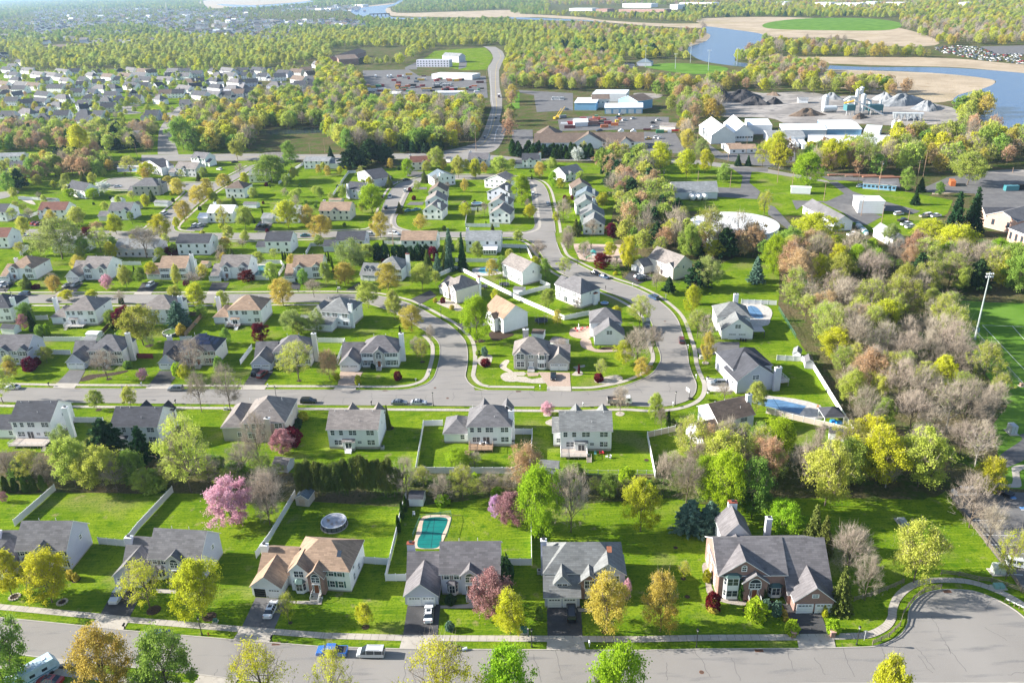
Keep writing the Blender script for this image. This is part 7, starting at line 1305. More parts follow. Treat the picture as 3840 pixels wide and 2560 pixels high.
FV('low wire fence along the sports field touchline','C4',(1780,742),(1990,970),(2200,1200),(2352,1372),h=1.0,kind='chain',group='wire fences',sp=3.5);FV('wire fence round the covered green pool','E2',(680,470),(735,335),(960,300),h=1.2,kind='chain',m=CHG,group='wire fences');FV('wire fence on the right of the covered green pool','E2',(960,300),(965,350),(930,480),h=1.2,kind='chain',m=CHG,group='wire fences')
FV('split-rail fence curving inside the turning circle kerb','E3',(1430,1045),(1530,998),(1598,930),(1618,860),(1680,772),(1745,722),(1850,700),h=1.1,kind='rail',group='split-rail fences');FV('split-rail fence left of the yellow-green tree','E3',(1315,780),(1420,750),(1520,712),(1620,668),h=1.1,kind='rail',group='split-rail fences');FV('split-rail fence above the turning circle','E3',(1850,615),(1960,625),(2080,655),(2160,662),(2340,722),h=1.1,kind='rail',group='split-rail fences');FV('split-rail fence along the school car park','E3',(1918,185),(2050,335),(2200,520),(2352,730),h=1.1,kind='rail',group='split-rail fences')
FV('chain fence beside the works road','B4',(0,545),(350,580),(780,630),h=1.6,kind='chain',group='wire fences',sp=5)
# VEHICLES
def paint(n,c):
 m=glass('paint_'+n,c,.28);return m
PC={'white':paint('white',(.72,.73,.74)),'silver':paint('silver',(.48,.50,.52)),'grey':paint('grey',(.16,.18,.20)),'black':paint('black',(.012,.013,.016)),'blue':paint('blue',(.02,.13,.45)),'navy':paint('navy',(.03,.07,.14)),'red':paint('red',(.32,.02,.02)),'maroon':paint('maroon',(.12,.02,.02)),'tan':paint('tan',(.42,.38,.30)),'teal':paint('teal',(.05,.22,.25)),'green':paint('green',(.03,.20,.08)),'yellow':paint('yellow',(.65,.40,.02)),'orange':paint('orange',(.50,.13,.03))}
TYRE=mat('tyre',(.015,.015,.015));RIM=mat('wheel_rim',(.45,.45,.47),.3,.8);CGL=glass('car_glass',(.02,.03,.04),.05);LAMPM=glass('head_lamp',(.7,.72,.72),.1);TAIL=glass('tail_lamp',(.35,.02,.02),.2);BLK=mat('black_plastic',(.02,.02,.02));BED=mat('truck_bed',(.05,.05,.055))
CARS={
 'sedan':(4.7,[(-2.35,.70,.55,.66,.60,0),(-2.28,.84,.82,.74,.90,0),(-1.75,.90,.90,.72,.99,1),(-1.05,.90,.90,.60,1.42,2),(.35,.90,.88,.60,1.44,1),(1.15,.90,.86,.72,.97,0),(2.1,.84,.72,.70,.80,0),(2.35,.70,.50,.62,.56,0)]),
 'suv':(4.7,[(-2.35,.80,.95,.74,1.0,1),(-2.1,.92,1.0,.72,1.66,2),(.55,.93,1.0,.70,1.70,1),(1.25,.93,1.0,.78,1.10,0),(2.15,.88,.90,.76,.98,0),(2.35,.76,.6,.68,.66,0)]),
 'van':(5.1,[(-2.55,.85,.95,.80,1.0,1),(-2.4,.97,1.0,.80,1.72,2),(.75,.98,.98,.78,1.76,1),(1.75,.96,.95,.80,1.10,0),(2.4,.88,.8,.76,.86,0),(2.55,.75,.55,.68,.6,0)]),
 'pickup':(5.7,[(-2.85,.88,1.05,.86,1.06,0),(-2.8,.97,1.05,.95,1.06,0),(-.9,.97,1.05,.95,1.06,1),(-.75,.97,1.08,.76,1.75,2),(.95,.97,1.05,.76,1.76,1),(1.55,.97,1.05,.88,1.12,0),(2.7,.92,.95,.84,1.0,0),(2.85,.82,.6,.76,.62,0)])}
CP={}
def carproto(ty,colr):
 if(ty,colr)in CP:return CP[(ty,colr)]
 L_,st=CARS[ty];b=MB();g=MB();p=PC[colr];z0=.28;b.use(p);g.use(CGL)
 for i in range(len(st)-1):
  a,c=st[i],st[i+1];f=a[5]
  for s in(-1,1):
   b.add([(a[0],s*a[1],z0),(c[0],s*c[1],z0),(c[0],s*c[1],c[2]),(a[0],s*a[1],a[2])],[(0,1,2,3)if s<0 else(3,2,1,0)])
   q=[(a[0],s*a[1],a[2]),(c[0],s*c[1],c[2]),(c[0],s*c[3],c[4]),(a[0],s*a[3],a[4])];(g if f==2 or f==1 else b).add(q,[(0,1,2,3)if s<0 else(3,2,1,0)])
  q=[(a[0],-a[3],a[4]),(c[0],-c[3],c[4]),(c[0],c[3],c[4]),(a[0],a[3],a[4])];(g if f==1 else b).add(q,[(0,1,2,3)])
 for i,s in((0,1),(-1,-1)):
  a=st[i];b.add([(a[0],-a[1],z0),(a[0],a[1],z0),(a[0],a[1],a[2]),(a[0],a[3],a[4]),(a[0],-a[3],a[4]),(a[0],-a[1],a[2])],[(0,5,4,3,2,1)if s>0 else(0,1,2,3,4,5)])
 b.use(BLK).box(-L_/2+.05,L_/2-.05,-.8,.8,.2,z0+.01)
 if ty=='pickup':b.use(BED).box(-2.72,-1.0,-.82,.82,1.055,1.075)
 if ty=='sedan':g.box(-.45,.25,-.4,.4,1.44,1.452)
 if ty in('suv','van'):
  b.use(BLK)
  for s in(-.62,.62):b.tube([(-1.8,s,1.74),(.4,s,1.78)],.03,4)
 b.use(p)
 for i in range(1,len(st)-1):
  if st[i][5]==2:
   a,c=st[i],st[i+1]
   for k in(0.03,.5,.97):
    x=a[0]+(c[0]-a[0])*k
    for s in(-1,1):
     w0=a[1]+(c[1]-a[1])*k;w1=a[3]+(c[3]-a[3])*k;zb=a[2]+(c[2]-a[2])*k;zr=a[4]+(c[4]-a[4])*k
     b.add([(x-.04,s*(w0+.008),zb),(x+.04,s*(w0+.008),zb),(x+.04,s*(w1+.008),zr),(x-.04,s*(w1+.008),zr)],[(0,1,2,3)if s<0 else(3,2,1,0)])
 e=empty({'sedan':'parked_car','suv':'parked_suv','van':'minivan','pickup':'pickup_truck'}[ty],(0,0,-500),0)
 b.B('body',e);g.B('windows',e);wz=.34;wx=L_*.305
 for x in(-wx,wx):
  for s in(-1,1):
   q=U(TYRE).tube([(x,s*.66,wz),(x,s*.90,wz)],wz,14);o=q.B('wheel',e);r=U(RIM).tube([(x,s*.90,wz),(x,s*.915,wz)],wz*.6,10);r.B('rim',o)
 for s in(-1,1):
  U(LAMPM).box(L_/2-.16,L_/2-.01,s*.62-.14,s*.62+.14,.58,.72).B('headlight',e);U(TAIL).box(-L_/2+.0,-L_/2+.12,s*.70-.1,s*.70+.12,.72,.9).B('tail_light',e)
 remember(e);CP[(ty,colr)]=[e,False];return CP[(ty,colr)]
def car(t,xr,yr,xf,yf,ty,colr,label,group=None):
 a,c=at(t,xr,yr),at(t,xf,yf);m_=(a+c)/2;ang=math.atan2(c.y-a.y,c.x-a.x);pr=carproto(ty,colr)
 o=copy_tree(pr[0])if pr[1]else pr[0];pr[1]=True;o.location=(m_.x,m_.y,.06);o.rotation_euler=(0,0,ang)
 tag(o,label,{'sedan':'car','suv':'car','van':'minivan','pickup':'pickup truck'}[ty],group);return o
for a in(('E1',916,872,842,985,'pickup','silver','silver pickup in a dark drive, front to the street'),('E1',1968,1098,2018,988,'sedan','white','white saloon on the left drive of the bottom street, beside a small tree'),('E1',1270,1222,1050,1238,'sedan','navy','dark blue car at the kerb half under the green-orange tree'),('E1',415,1568,330,1562,'sedan','red','red car at the bottom left corner'),
 ('E2',206,1352,-24,1350,'pickup','blue','bright blue pickup at the near kerb'),('E2',474,1362,278,1360,'van','silver','silver minivan parked behind the blue pickup'),('E2',797,1135,806,1012,'sedan','white','white saloon with sunroof in the drive of the bay window house'),('E2',1850,1128,1845,1008,'suv','black','black SUV in the drive of the dormer house'),
 ('E3',2262,580,2375,600,'suv','white','white car in the school lot at the right edge'),('D4',2165,1205,2085,1165,'pickup','black','black pickup at the top of the school lot'),('D4',1880,1205,1700,1210,'van','white','white van behind the yellow tree at the school lot'),
 ('D1',190,238,48,240,'sedan','silver','silver car at the left end of the middle street'),('D1',1688,252,1546,254,'suv','grey','blue-grey SUV on the middle street before the solar house'),('D2',25,150,98,92,'suv','maroon','dark red SUV in the drive, rear to the street'),('D2',-20,130,10,78,'suv','black','black SUV left of the dark red one'),
 ('D2',415,368,556,370,'suv','black','black SUV on the middle street by the lamp'),('D2',1246,378,1390,380,'sedan','grey','dark grey saloon on the middle street, left of the silver one'),('D2',1426,378,1566,380,'sedan','silver','silver saloon on the middle street beside the dark grey one'),('D3',380,105,380,172,'sedan','black','black convertible-like car at the stone house garage'),
 ('D3',1966,200,1822,200,'suv','grey','dark SUV on the pale paved drive'),('C3',728,352,808,378,'sedan','black','black saloon on the upper curve, first of two'),('C3',808,382,890,412,'sedan','navy','dark saloon on the upper curve, second of two'),('C3',1350,608,1256,568,'suv','navy','blue-grey estate on the curve'),('C3',1562,1008,1555,958,'suv','maroon','brown-red SUV on the right of the curve'),
 ('C3',1116,398,1228,382,'sedan','white','white car beside the camper'),('C3',1140,430,1238,410,'sedan','black','black car beside the white one near the camper'),('C1',288,556,172,553,'suv','navy','dark SUV on the upper street at the far left'),('C1',524,618,428,608,'sedan','black','black car on the upper street behind the taupe hip roof'),('C1',660,458,578,492,'sedan','tan','beige saloon in the drive of the brick strip house'),
 ('C1',735,452,656,492,'suv','grey','dark grey car beside the beige one'),('C1',1420,448,1346,494,'suv','white','white estate in the drive left of the red mound'),('C1',68,448,-10,490,'pickup','white','white pickup at the left edge drive'),('C1',118,458,48,488,'sedan','black','black car beside the left edge pickup'),('C1',1660,615,1755,612,'sedan','grey','dark car behind the dish house on the upper street'),
 ('B1',1045,745,1120,740,'sedan','white','white car in the cul-de-sac'),('B1',1480,1005,1545,972,'van','white','white van in the cross street'),('B1',1770,1112,1826,1088,'suv','white','white car before the pale-roofed house, left'),('B1',1815,1114,1870,1086,'suv','silver','white-silver car before the pale-roofed house, right'),('B1',290,1086,345,1068,'sedan','red','red car before the red-roofed house, left'),
 ('B1',326,1094,388,1076,'sedan','red','red car before the red-roofed house, right'),('B1',2124,520,2190,512,'sedan','black','black car near the county road drive'),('B1',2050,588,1985,578,'suv','white','white car in the drive near the pink shrub'),('B1',170,1186,270,1190,'sedan','silver','silver car on the straight street, far left'),
 ('B2',1548,662,1620,656,'suv','navy','dark SUV at the top of the ring'),('B2',1352,682,1412,676,'sedan','black','black car at the ring bend'),('B2',1370,795,1368,765,'suv','white','white SUV in the middle of the ring street'),('B2',1230,852,1234,815,'pickup','white','white pickup by the vivid lime tree'),('B2',1192,952,1200,920,'suv','black','black SUV at the ring mouth'),
 ('B2',1306,936,1336,926,'sedan','navy','dark car across from the ring mouth one'),('B2',1368,968,1440,960,'sedan','teal','teal car in the flower garden drive, left'),('B2',1446,960,1510,948,'sedan','teal','teal car in the flower garden drive, right'),('B2',10,1112,60,1090,'sedan','black','black car at the pale garage, left'),('B2',56,1116,105,1095,'suv','black','black SUV at the pale garage, right'),
 ('B2',415,1196,490,1190,'sedan','teal','grey-teal car on the straight street'),('B2',1022,1186,1072,1184,'van','white','white van behind the golden tree'),('B2',1215,1170,1320,1180,'pickup','white','white pickup on the straight street'),('B2',2100,305,2104,275,'suv','navy','blue car climbing the road away'),('B2',2206,122,2204,96,'suv','black','dark car on the road away'),('B3',330,918,324,888,'suv','silver','silver car at the ring right kerb'),('B3',190,838,196,782,'van','white','white van behind the vivid lime tree'),
 ('B4',832,742,868,738,'suv','white','white car beside the blue trailer office'),('A2',2024,885,2074,890,'van','white','white van at the scrap yard corner'),('A1',1560,1170,1590,1140,'sedan','silver','silver car on the entrance street')):car(*a)
cr=random.Random(12)
for x,y in((1030,125),(1110,110),(970,95),(1290,150),(1340,125),(1300,185),(1225,300),(1250,298),(1325,285),(1362,290),(1240,370),(800,220),(830,130),(500,25),(1000,70)):c=cr.choice(['black','navy','silver','white','yellow','white']);car('B3',x-20,y+8,x+22,y+2,cr.choice(['pickup','van','suv','sedan']),c,c+' vehicle in the lots behind the brown hall',c+' vehicles of the works lots')
for i in range(26):x=215/1+(i%9)*8;car('A3',212+(i%7)*9,520+(i//7)*7,218+(i%7)*9,517+(i//7)*7,cr.choice(['van','pickup','suv']),cr.choice(['white','white','silver']),'white works vehicle parked in the dark lot left of the blue hall','white vehicles in the dark lot')if i<14 else None
def smallcar(m):b=U(m);b.box(-2.2,2.2,-.9,.9,.25,.85);b.use(CGL).taper(-.2,0,.85,1.4,1.3,.8,.8,.62);b.use(m).box(-1.0,.6,-.62,.62,1.38,1.42);return b
pm_=[smallcar(PC[c]).B('scrap_car')for c in('white','silver','grey','black','navy','red','tan','white')];used_=set();n_=0
LOT=pts('A4',(860,250),(1000,240),(1110,250),(1200,285),(1330,280),(1344,340),(1200,325),(1100,318),(980,290),(890,275));A_=LOT[0];B_=LOT[3]
for q in scatter(LOT,8.0,5):
 if n_>=260:break
 k=cr.randrange(8);o=pm_[k]if k not in used_ else pm_[k].copy()
 if k in used_:COL.objects.link(o)
 used_.add(k);n_+=1;o.location=(q.x,q.y,.05);o.rotation_euler=(0,0,R(80)+cr.gauss(0,.25));tag(o,'tiny car packed into the far riverside lot','car','cars packed in the riverside lot')
def truck(t,xr,yr,xf,yf,label,cab,box_,kind='tip',L_=7.0,name='tipper_truck',cat='truck',group=None):
 a,c=at(t,xr,yr),at(t,xf,yf);m_=(a+c)/2;e=empty(name,(m_.x,m_.y,.05),math.atan2(c.y-a.y,c.x-a.x),label,cat,group);h=L_/2
 U(BLK).box(-h+.1,h-.2,-.8,.8,.55,.8).B('chassis',e)
 b=U(cab);b.add([(h-1.9,-1.05,.6),(h-.1,-1.05,.6),(h,-1.05,1.3),(h-.45,-1.0,2.35),(h-1.9,-1.0,2.4),(h-1.9,1.05,.6),(h-.1,1.05,.6),(h,1.05,1.3),(h-.45,1.0,2.35),(h-1.9,1.0,2.4)],[(0,1,2,3,4),(9,8,7,6,5),(0,5,6,1),(1,6,7,2),(2,7,8,3),(3,8,9,4),(4,9,5,0)])
 o=b.B('cab',e);g=U(CGL);g.add([(h+.01,-.85,1.4),(h+.01,.85,1.4),(h-.4,.8,2.25),(h-.4,-.8,2.25)],[(0,1,2,3)]);
 for s in(-1,1):g.add([(h-1.3,s*1.06,1.4),(h-.35,s*1.06,1.4),(h-.6,s*1.03,2.1),(h-1.3,s*1.03,2.1)],[(0,1,2,3)if s<0 else(3,2,1,0)])
 g.B('windscreen',o)
 if kind=='tip':
  b=U(box_).box(-h,h-2.1,-1.1,1.1,.85,1.0);
  for(x0,x1,y0,y1)in((-h,h-2.1,-1.15,-1.05),(-h,h-2.1,1.05,1.15),(-h,-h+.1,-1.05,1.05),(h-2.2,h-2.1,-1.05,1.05)):b.box(x0,x1,y0,y1,.9,2.0)
  b.B('tipper_body',e);U(mat('load_wood',(.45,.30,.2))).box(-h+.15,h-2.25,-1.0,1.0,1.02,1.3).B('load',e)
 else:U(box_).box(-h,h-2.0,-1.2,1.2,.85,3.3).B('box_body',e)
 for x in(-h+1.2,-h+2.1,h-1.2):
  for s in(-1,1):U(TYRE).tube([(x,s*.8,.45),(x,s*1.08,.45)],.45,12).B('wheel',e)
 return e
truck('D3',895,378,1078,376,'tipper truck with white cab and grey body at the middle street end',PC['white'],mat('tipper_grey',(.25,.23,.22)))
for i,(x,y)in enumerate(((1100,725),(1210,728),(1240,722),(1350,728))):truck('A2',x,y-22,x+1,y+2,'white lorry %s in the scrap yard back row'%('far left','left of a pair','right of a pair','right of the pair')[i],PC['white'],PC['white'],'box',8,'white_lorry','truck','lorries in the scrap yard')
truck('A2',2232,880,2232,912,'box truck on the road away, dark rear doors',PC['maroon'],mat('truck_box',(.75,.72,.70)),'box',8,'box_truck');truck('C3',1228,850,1240,885,'dark van half hidden behind the bare trees on the curve',PC['grey'],PC['grey'],'box',5,'delivery_van','van')
def camper(t,xr,yr,xf,yf,label,L_,wdt,h,stripe,motor=True,word=None):
 a,c=at(t,xr,yr),at(t,xf,yf);m_=(a+c)/2;e=empty('motorhome' if motor else 'camper_trailer',(m_.x,m_.y,.05),math.atan2(c.y-a.y,c.x-a.x),label,'camper');hl=L_/2;w_=wdt/2
 b=U(mat('camper_shell',(.45,.58,.66),.4)if motor else PC['white']);P=[(-hl,.5),(hl-.5,.5),(hl,1.0),(hl,1.7),(hl-.7,h),(-hl+.1,h),(-hl,h-.3)];n=len(P)
 b.add([(x,-w_,z)for x,z in P]+[(x,w_,z)for x,z in P],[tuple(range(n)),tuple(range(2*n-1,n-1,-1))]+[(i,i+n,(i+1)%n+n,(i+1)%n)for i in range(n)]);o=b.B('body',e)
 for s in(-1,1):
  q=U(stripe);q.box(-hl+.2,hl-.6,s*w_-.01 if s>0 else-w_-.012,s*w_+.012 if s>0 else-w_+.01,.95,1.15);q.B('stripe',e)
  for x in(-hl*.6,-hl*.1,hl*.4):U(CGL).box(x-.45,x+.45,s*w_-.02,s*w_+.02,1.55,2.15).B('window',e)
  for x in(-hl*.45,hl*.6 if motor else-hl*.15):U(TYRE).tube([(x,s*(w_-.3),.42),(x,s*w_,.42)],.42,12).B('wheel',e)
 U(mat('roof_unit',(.6,.6,.6))).box(-1.0,0,-.4,.4,h,h+.28).B('roof_air_unit',e);U(mat('roof_unit2',(.7,.7,.72))).box(-hl+.8,-hl+1.4,-.3,.3,h,h+.12).B('roof_vent',e);U(mat('roof_unit2',(.7,.7,.72))).box(hl*.45,hl*.45+.6,-.3,.3,h,h+.12).B('roof_vent',e)
 return e,hl,w_
camper('E1',170,1590,345,1490,'white and blue motorhome in a drive at the bottom left',8.2,2.4,3.1,PC['teal']);cm,hl,w_=camper('C3',1112,345,1200,300,'white camper trailer with red lettering beside the beige house',6.5,2.3,2.9,PC['red'],False)
def word(par,s,x,y,z,size,m,rx=R(90),rz=0,name='lettering'):
 cu=bpy.data.curves.new('txt','FONT');cu.body=s;cu.size=size;cu.extrude=.01;cu.align_x='CENTER';to=bpy.data.objects.new('txt',cu);COL.objects.link(to)
 me=bpy.data.meshes.new_from_object(to);bpy.data.objects.remove(to);me.materials.clear();me.materials.append(m);o=link(name,me,par);o.location=(x,y,z);o.rotation_euler=(rx,0,rz);return o
word(cm,'Sun',1.2,-w_-.02,1.3,1.1,PC['red'])
# STREET FURNITURE
LAMPB=mat('lamp_pole_black',(.03,.03,.03),.5);LANT=glass('lantern_glass',(.55,.55,.50),.2)
def lamp(t,x,y,label,h=4.3):
 p=at(t,x,y);e=empty('street_lamp',p,0,label,'street lamp','black lantern street lamps')
 U(LAMPB).lathe(0,0,[(.16,0),(.16,.35),(.09,.5),(.06,h-.55),(.12,h-.5),(.12,h-.45)],10).B('pole',e);o=U(LANT).lathe(0,0,[(.13,h-.45),(.24,h-.05)],8).B('lantern',e);U(LAMPB).lathe(0,0,[(.27,h-.05),(.2,h+.1),(.03,h+.22)],8).B('cap',o)
for a in(('E1',1485,1215,'street lamp before the round yellow tree on the bottom street'),('E2',1557,1303,'street lamp left of the dormer house drive'),('E3',345,1088,'street lamp at the wide lawn verge'),('E3',1326,1072,'street lamp before the turning circle'),('D1',1148,335,'street lamp on the middle street beside the light green tree'),('D2',190,335,'street lamp behind the beige house roof'),('D2',1630,395,'street lamp right of the silver saloon'),('D3',1500,390,'street lamp at the basketball hoop'),('C2',1703,778,'street lamp at the cream house lawn'),('C1',100,545,'street lamp at the left of the upper street'),('C2',752,530,'street lamp by the golden tree'),('C3',602,275,'street lamp at the playground path'),('C3',1641,1105,'street lamp at the right driveway'),('B1',1218,1075,'tall pale pole before the grey hedge house'),('B2',1247,735,'street lamp on the ring'),('B3',268,690,'street lamp at the ring top right')):lamp(*a)
def mailbox(t,x,y,label,m=None):
 p=at(t,x,y);e=empty('mailbox',p,0,label,'mailbox','kerbside mailboxes');U(TRIM if m is None else m).box(-.07,.07,-.07,.07,0,1.0).B('post',e);U(m or TRIM).box(-.16,.16,-.35,.3,1.0,1.2).tube([(0,-.35,1.2),(0,.3,1.2)],.16,10).B('box',e)
for a in(('E1',918,1170,'dark mailbox at the second house drive',BLK),('E1',2000,1262,'dark mailbox at the tan-roofed house drive',BLK),('E2',912,1290,'white mailbox at the bay window house drive'),('E2',1980,1300,'white mailbox at the dormer house drive'),('D1',452,215,'dark mailbox on the middle street, far left',BLK),('D1',1615,375,'dark mailbox before the bare street tree',BLK),('D1',1303,215,'white mailbox by the solar house drive'),('D2',110,230,'white mailbox by the two dark cars'),('D2',950,230,'white mailbox by the paved drive'),('D2',1062,390,'black mailbox on the garden side of the middle street',BLK),('D3',258,245,'large white stone mailbox at the stone house'),('D3',652,405,'large pale mailbox behind the pale-roofed house'),('D3',1480,400,'white mailbox beside the last street lamp'),('D3',1692,145,'white mailbox at the right pavement'),('C2',1500,660,'white mailbox at the cream house drive'),('C2',1862,890,'black mailbox inside the curve',BLK),('C2',388,525,'dark mailbox on the upper street',BLK),('C3',1110,475,'pale mailbox at the camper drive'),('C3',860,500,'black mailbox across the camper drive',BLK),('C3',463,330,'black mailbox at the small budding tree',BLK),('C3',1618,1045,'white mailbox at the right driveway'),('C1',52,530,'dark mailbox at the left end of the upper street',BLK),('B2',1300,705,'stone mailbox at the ring bend'),('B2',1550,632,'stone mailbox at the ring top')):mailbox(*a)
def hydrant(t,x,y,l):p=at(t,x,y);e=empty('fire_hydrant',p,0,l,'hydrant');U(PC['orange']).lathe(0,0,[(.16,0),(.16,.08),(.11,.1),(.11,.5),(.14,.52),(.1,.66),(.02,.72)],10).B('barrel',e);U(PC['orange']).tube([(-.2,0,.42),(.2,0,.42)],.06,8).B('outlet',e)
hydrant('E1',1533,1215,'orange fire hydrant beside the lamp on the bottom street');hydrant('D1',1168,222,'red fire hydrant on the middle street verge')
def signpost(t,x,y,l,w_=.6,h=2.3,m=None,rnd_=False):
 p=at(t,x,y);e=empty('street_sign',p,0,l,'sign');U(PIPE).tube([(0,0,0),(0,0,h)],.04,6).B('post',e);b=U(m or mat('sign_back',(.5,.5,.5),.4))
 if rnd_:b.tube([(0,.045,h-.1),(0,.075,h-.1)],w_/2,8)
 else:b.box(-w_/2,w_/2,.045,.07,h-.35,h)
 b.B('plate',e)
signpost('D2',1598,145,'octagonal stop sign seen from behind at the corner',.75,2.5,PC['silver'],True);signpost('D2',1472,205,'street name post at the corner');signpost('E3',1372,1045,'small sign post left of the turning circle');signpost('C3',1412,600,'sign post on the curve')
def ucase(t,x,y,l,m,w_=1.2,d=1.0,h=.9,pad=True):
 p=at(t,x,y);e=empty('utility_box',p,0,l,'utility box')
 if pad:U(FOUND).box(-w_*.75,w_*.75,-d*.75,d*.75,0,.12).B('pad',e)
 U(m).box(-w_/2,w_/2,-d/2,d/2,.12,h).taper(0,0,h,h+.12,w_/2+.03,d/2+.03,w_/2-.1,d/2-.1).B('cabinet',e);U(BLK).box(-.02,.02,-d/2-.02,-d/2+.0,.2,h-.05).B('door_gap',e)
GRB=mat('utility_green',(.06,.16,.12));PAL=mat('utility_pale',(.5,.52,.45));ucase('E2',1498,1190,'green utility box left of the street lamp',GRB);ucase('E3',2190,628,'pale green transformer on a concrete pad',PAL,2.2,1.6,1.9);ucase('E3',2195,722,'low green utility box right of the split-rail fence',mat('utility_teal',(.16,.30,.26)),1.9,1.1,.8);ucase('E1',1583,1118,'green utility box under the round yellow tree',GRB,.7,.6,.7);ucase('D1',2075,430,'green utility box between the bare street trees',PAL,.9,.7,.7);ucase('C2',762,500,'green utility box at the golden tree',PAL,1.2,.8,.8);ucase('E3',1610,330,'concrete vault on the shaded lawn',mat('vault_grey',(.25,.28,.27)),1.6,2.6,.7);ucase('C3',1742,1135,'white and grey utility box on the right lawn',PAL);ucase('D4',2235,640,'grey metal cabinet on the sports park lawn',mat('cab_grey',(.45,.48,.5)),1.6,2.2,2.4);ucase('C4',2328,1390,'small brick cabinet beside the sports field',mat('cab_tan',(.4,.27,.2)),1,.9,.9)
def drain(t,x,y,l):p=at(t,x,y);e=empty('storm_drain',(p.x,p.y,.045),0,l,'drain','storm drains');U(IRONM).box(-.75,.75,-.42,.42,0,.02).B('frame',e);b=U(BLK);[b.box(-.65+.22*k,-.53+.22*k,-.34,.34,.02,.026)for k in range(6)];b.B('slots',e)
for a in(('E3',728,1106,'rusty storm drain on the bottom street, right part'),('E3',1880,745,'rusty storm drain at the top of the turning circle'),('E1',2030,1278,'rusty storm drain by the tan-roofed house'),('D1',720,235,'storm drain on the middle street, left'),('D2',1187,254,'storm drain at the corner of the middle street'),('D3',60,262,'storm drain before the stone house')):drain(*a)
def manhole(t,x,y,l):p=at(t,x,y);e=empty('manhole_cover',(p.x,p.y,.036),0,l,'manhole','manhole covers');U(IRONM).lathe(0,0,[(.42,0),(.42,.012)],18).B('rim',e);U(mat('iron_dark',(.10,.06,.045))).lathe(0,0,[(.34,.013),(.34,.02)],18).B('lid',e)
for a in(('E3',377,1240,'rusty manhole cover on the bottom street'),('D2',1645,230,'manhole cover at the junction'),('C3',1405,795,'manhole cover on the right curve'),('D2',1760,325,'round manhole patch on the middle street')):manhole(*a)
POLE=mat('pole_wood',(.30,.20,.14),var=.15,scale=2);INS=mat('insulator',(.5,.5,.52))
def upole(t,x,yb,yt,l,arms=1,can=False):
 p=at(t,x,yb);h=hgt(p,t,x,yt);e=empty('utility_pole',p,0,l,'utility pole','wooden utility poles');U(POLE).tube([(0,0,0),(0,0,h)],[.17,.11],8).B('pole',e)
 for k in range(arms):o=U(POLE).box(-1.2,1.2,-.06,.06,h-.5-k*.9,h-.36-k*.9).B('crossarm',e);[U(INS).lathe(q,0,[(.05,h-.36-k*.9),(.06,h-.2-k*.9)],6).B('insulator',o)for q in(-1.1,-.55,.55,1.1)]
 if can:U(INS).lathe(.35,0,[(.22,h-2.0),(.22,h-1.1),(.1,h-1.05)],10).B('transformer',e)
 return Vector((p.x,p.y,h-.4))
w1=[upole('B4',85,698,535,'pole at the left of the works lawn',1,True),upole('B4',222,728,590,'pole left of the solitary lime tree'),upole('B4',512,862,690,'pole at the loading shelter'),upole('B4',1012,775,500,'tall pole with two arms before the trailer office',2,True)]
w2=[upole('B4',855,1003,820,'pole before the white cube building'),upole('B4',1042,1072,895,'pole with transformer at the cube building',1,True),upole('B4',1285,1060,940,'pole at the oak left of the mill'),upole('B4',662,1055,975,'short pole at the long grey shed',0)]
w3=[upole('B4',1350,785,495,'tall pole with arms right of the trailer office',2),upole('B4',828,705,600,'short pole left of the trailer office',0),upole('B4',1425,640,400,'tallest pole at the wood edge',1),upole('B4',820,620,495,'pole at the stacked timber',0),upole('B4',2245,610,560,'pole at the right yard',0)]
w4=[upole('B3',1388,715,580,'pole with transformers on the works lawn',1,True),upole('B3',1708,690,590,'pole behind the grey barn',0),upole('B3',2003,750,590,'pole right of the grey barn',0),upole('B3',1985,505,345,'pole at the small white office',1),upole('B3',2150,435,275,'pale pole before the small white office',1),upole('B3',1062,450,345,'pole before the brown hall, right',0),upole('B3',632,400,340,'pole before the brown hall, left',0),upole('B3',1415,530,360,'pole at the golden works trees',0),upole('B3',1705,320,235,'pole at the white halls',1)]
w5=[upole('B2',2022,410,165,'tall pole at the road bend',1,True),upole('B2',2065,225,90,'pole beside the road away, lower',1),upole('A2',2122,760,620,'pole beside the road away, upper',1),upole('B2',500,440,335,'white pole by the pond road',0),upole('B2',635,430,290,'lamp-topped pole by the pond road',0),upole('B2',1130,520,440,'pale pole behind the ring top',0),upole('B1',1265,470,310,'pole beside the entrance road',1),upole('B1',1875,420,300,'pole right of the entrance road',0),upole('B2',1262,1270,1135,'white pole in the salmon-roofed house garden',0)]
def wires(P,l):
 b=U(BLK)
 e=empty('power_line',(0,0,0),0,l,'power line')
 for o_ in(-.6,.6):
  q=U(BLK)
  for a,c in zip(P[:-1],P[1:]):
   a=Vector((a.x,a.y,a.z));c=Vector((c.x,c.y,c.z));q.tube([a+(c-a)*k/8+Vector((o_,0,-2.0*sin(pi*k/8)*min(1,(c-a).length/80)))for k in range(9)],.02,3,False)
  q.B('wire',e)
wires([w5[6],w5[7],w5[4],w5[0]],'sagging wires along the county road');wires([w5[0],w5[1],w5[2]],'wires beside the road away');wires([w1[0],w1[1],w1[2],w1[3],w3[0]],'wires across the works lawn')
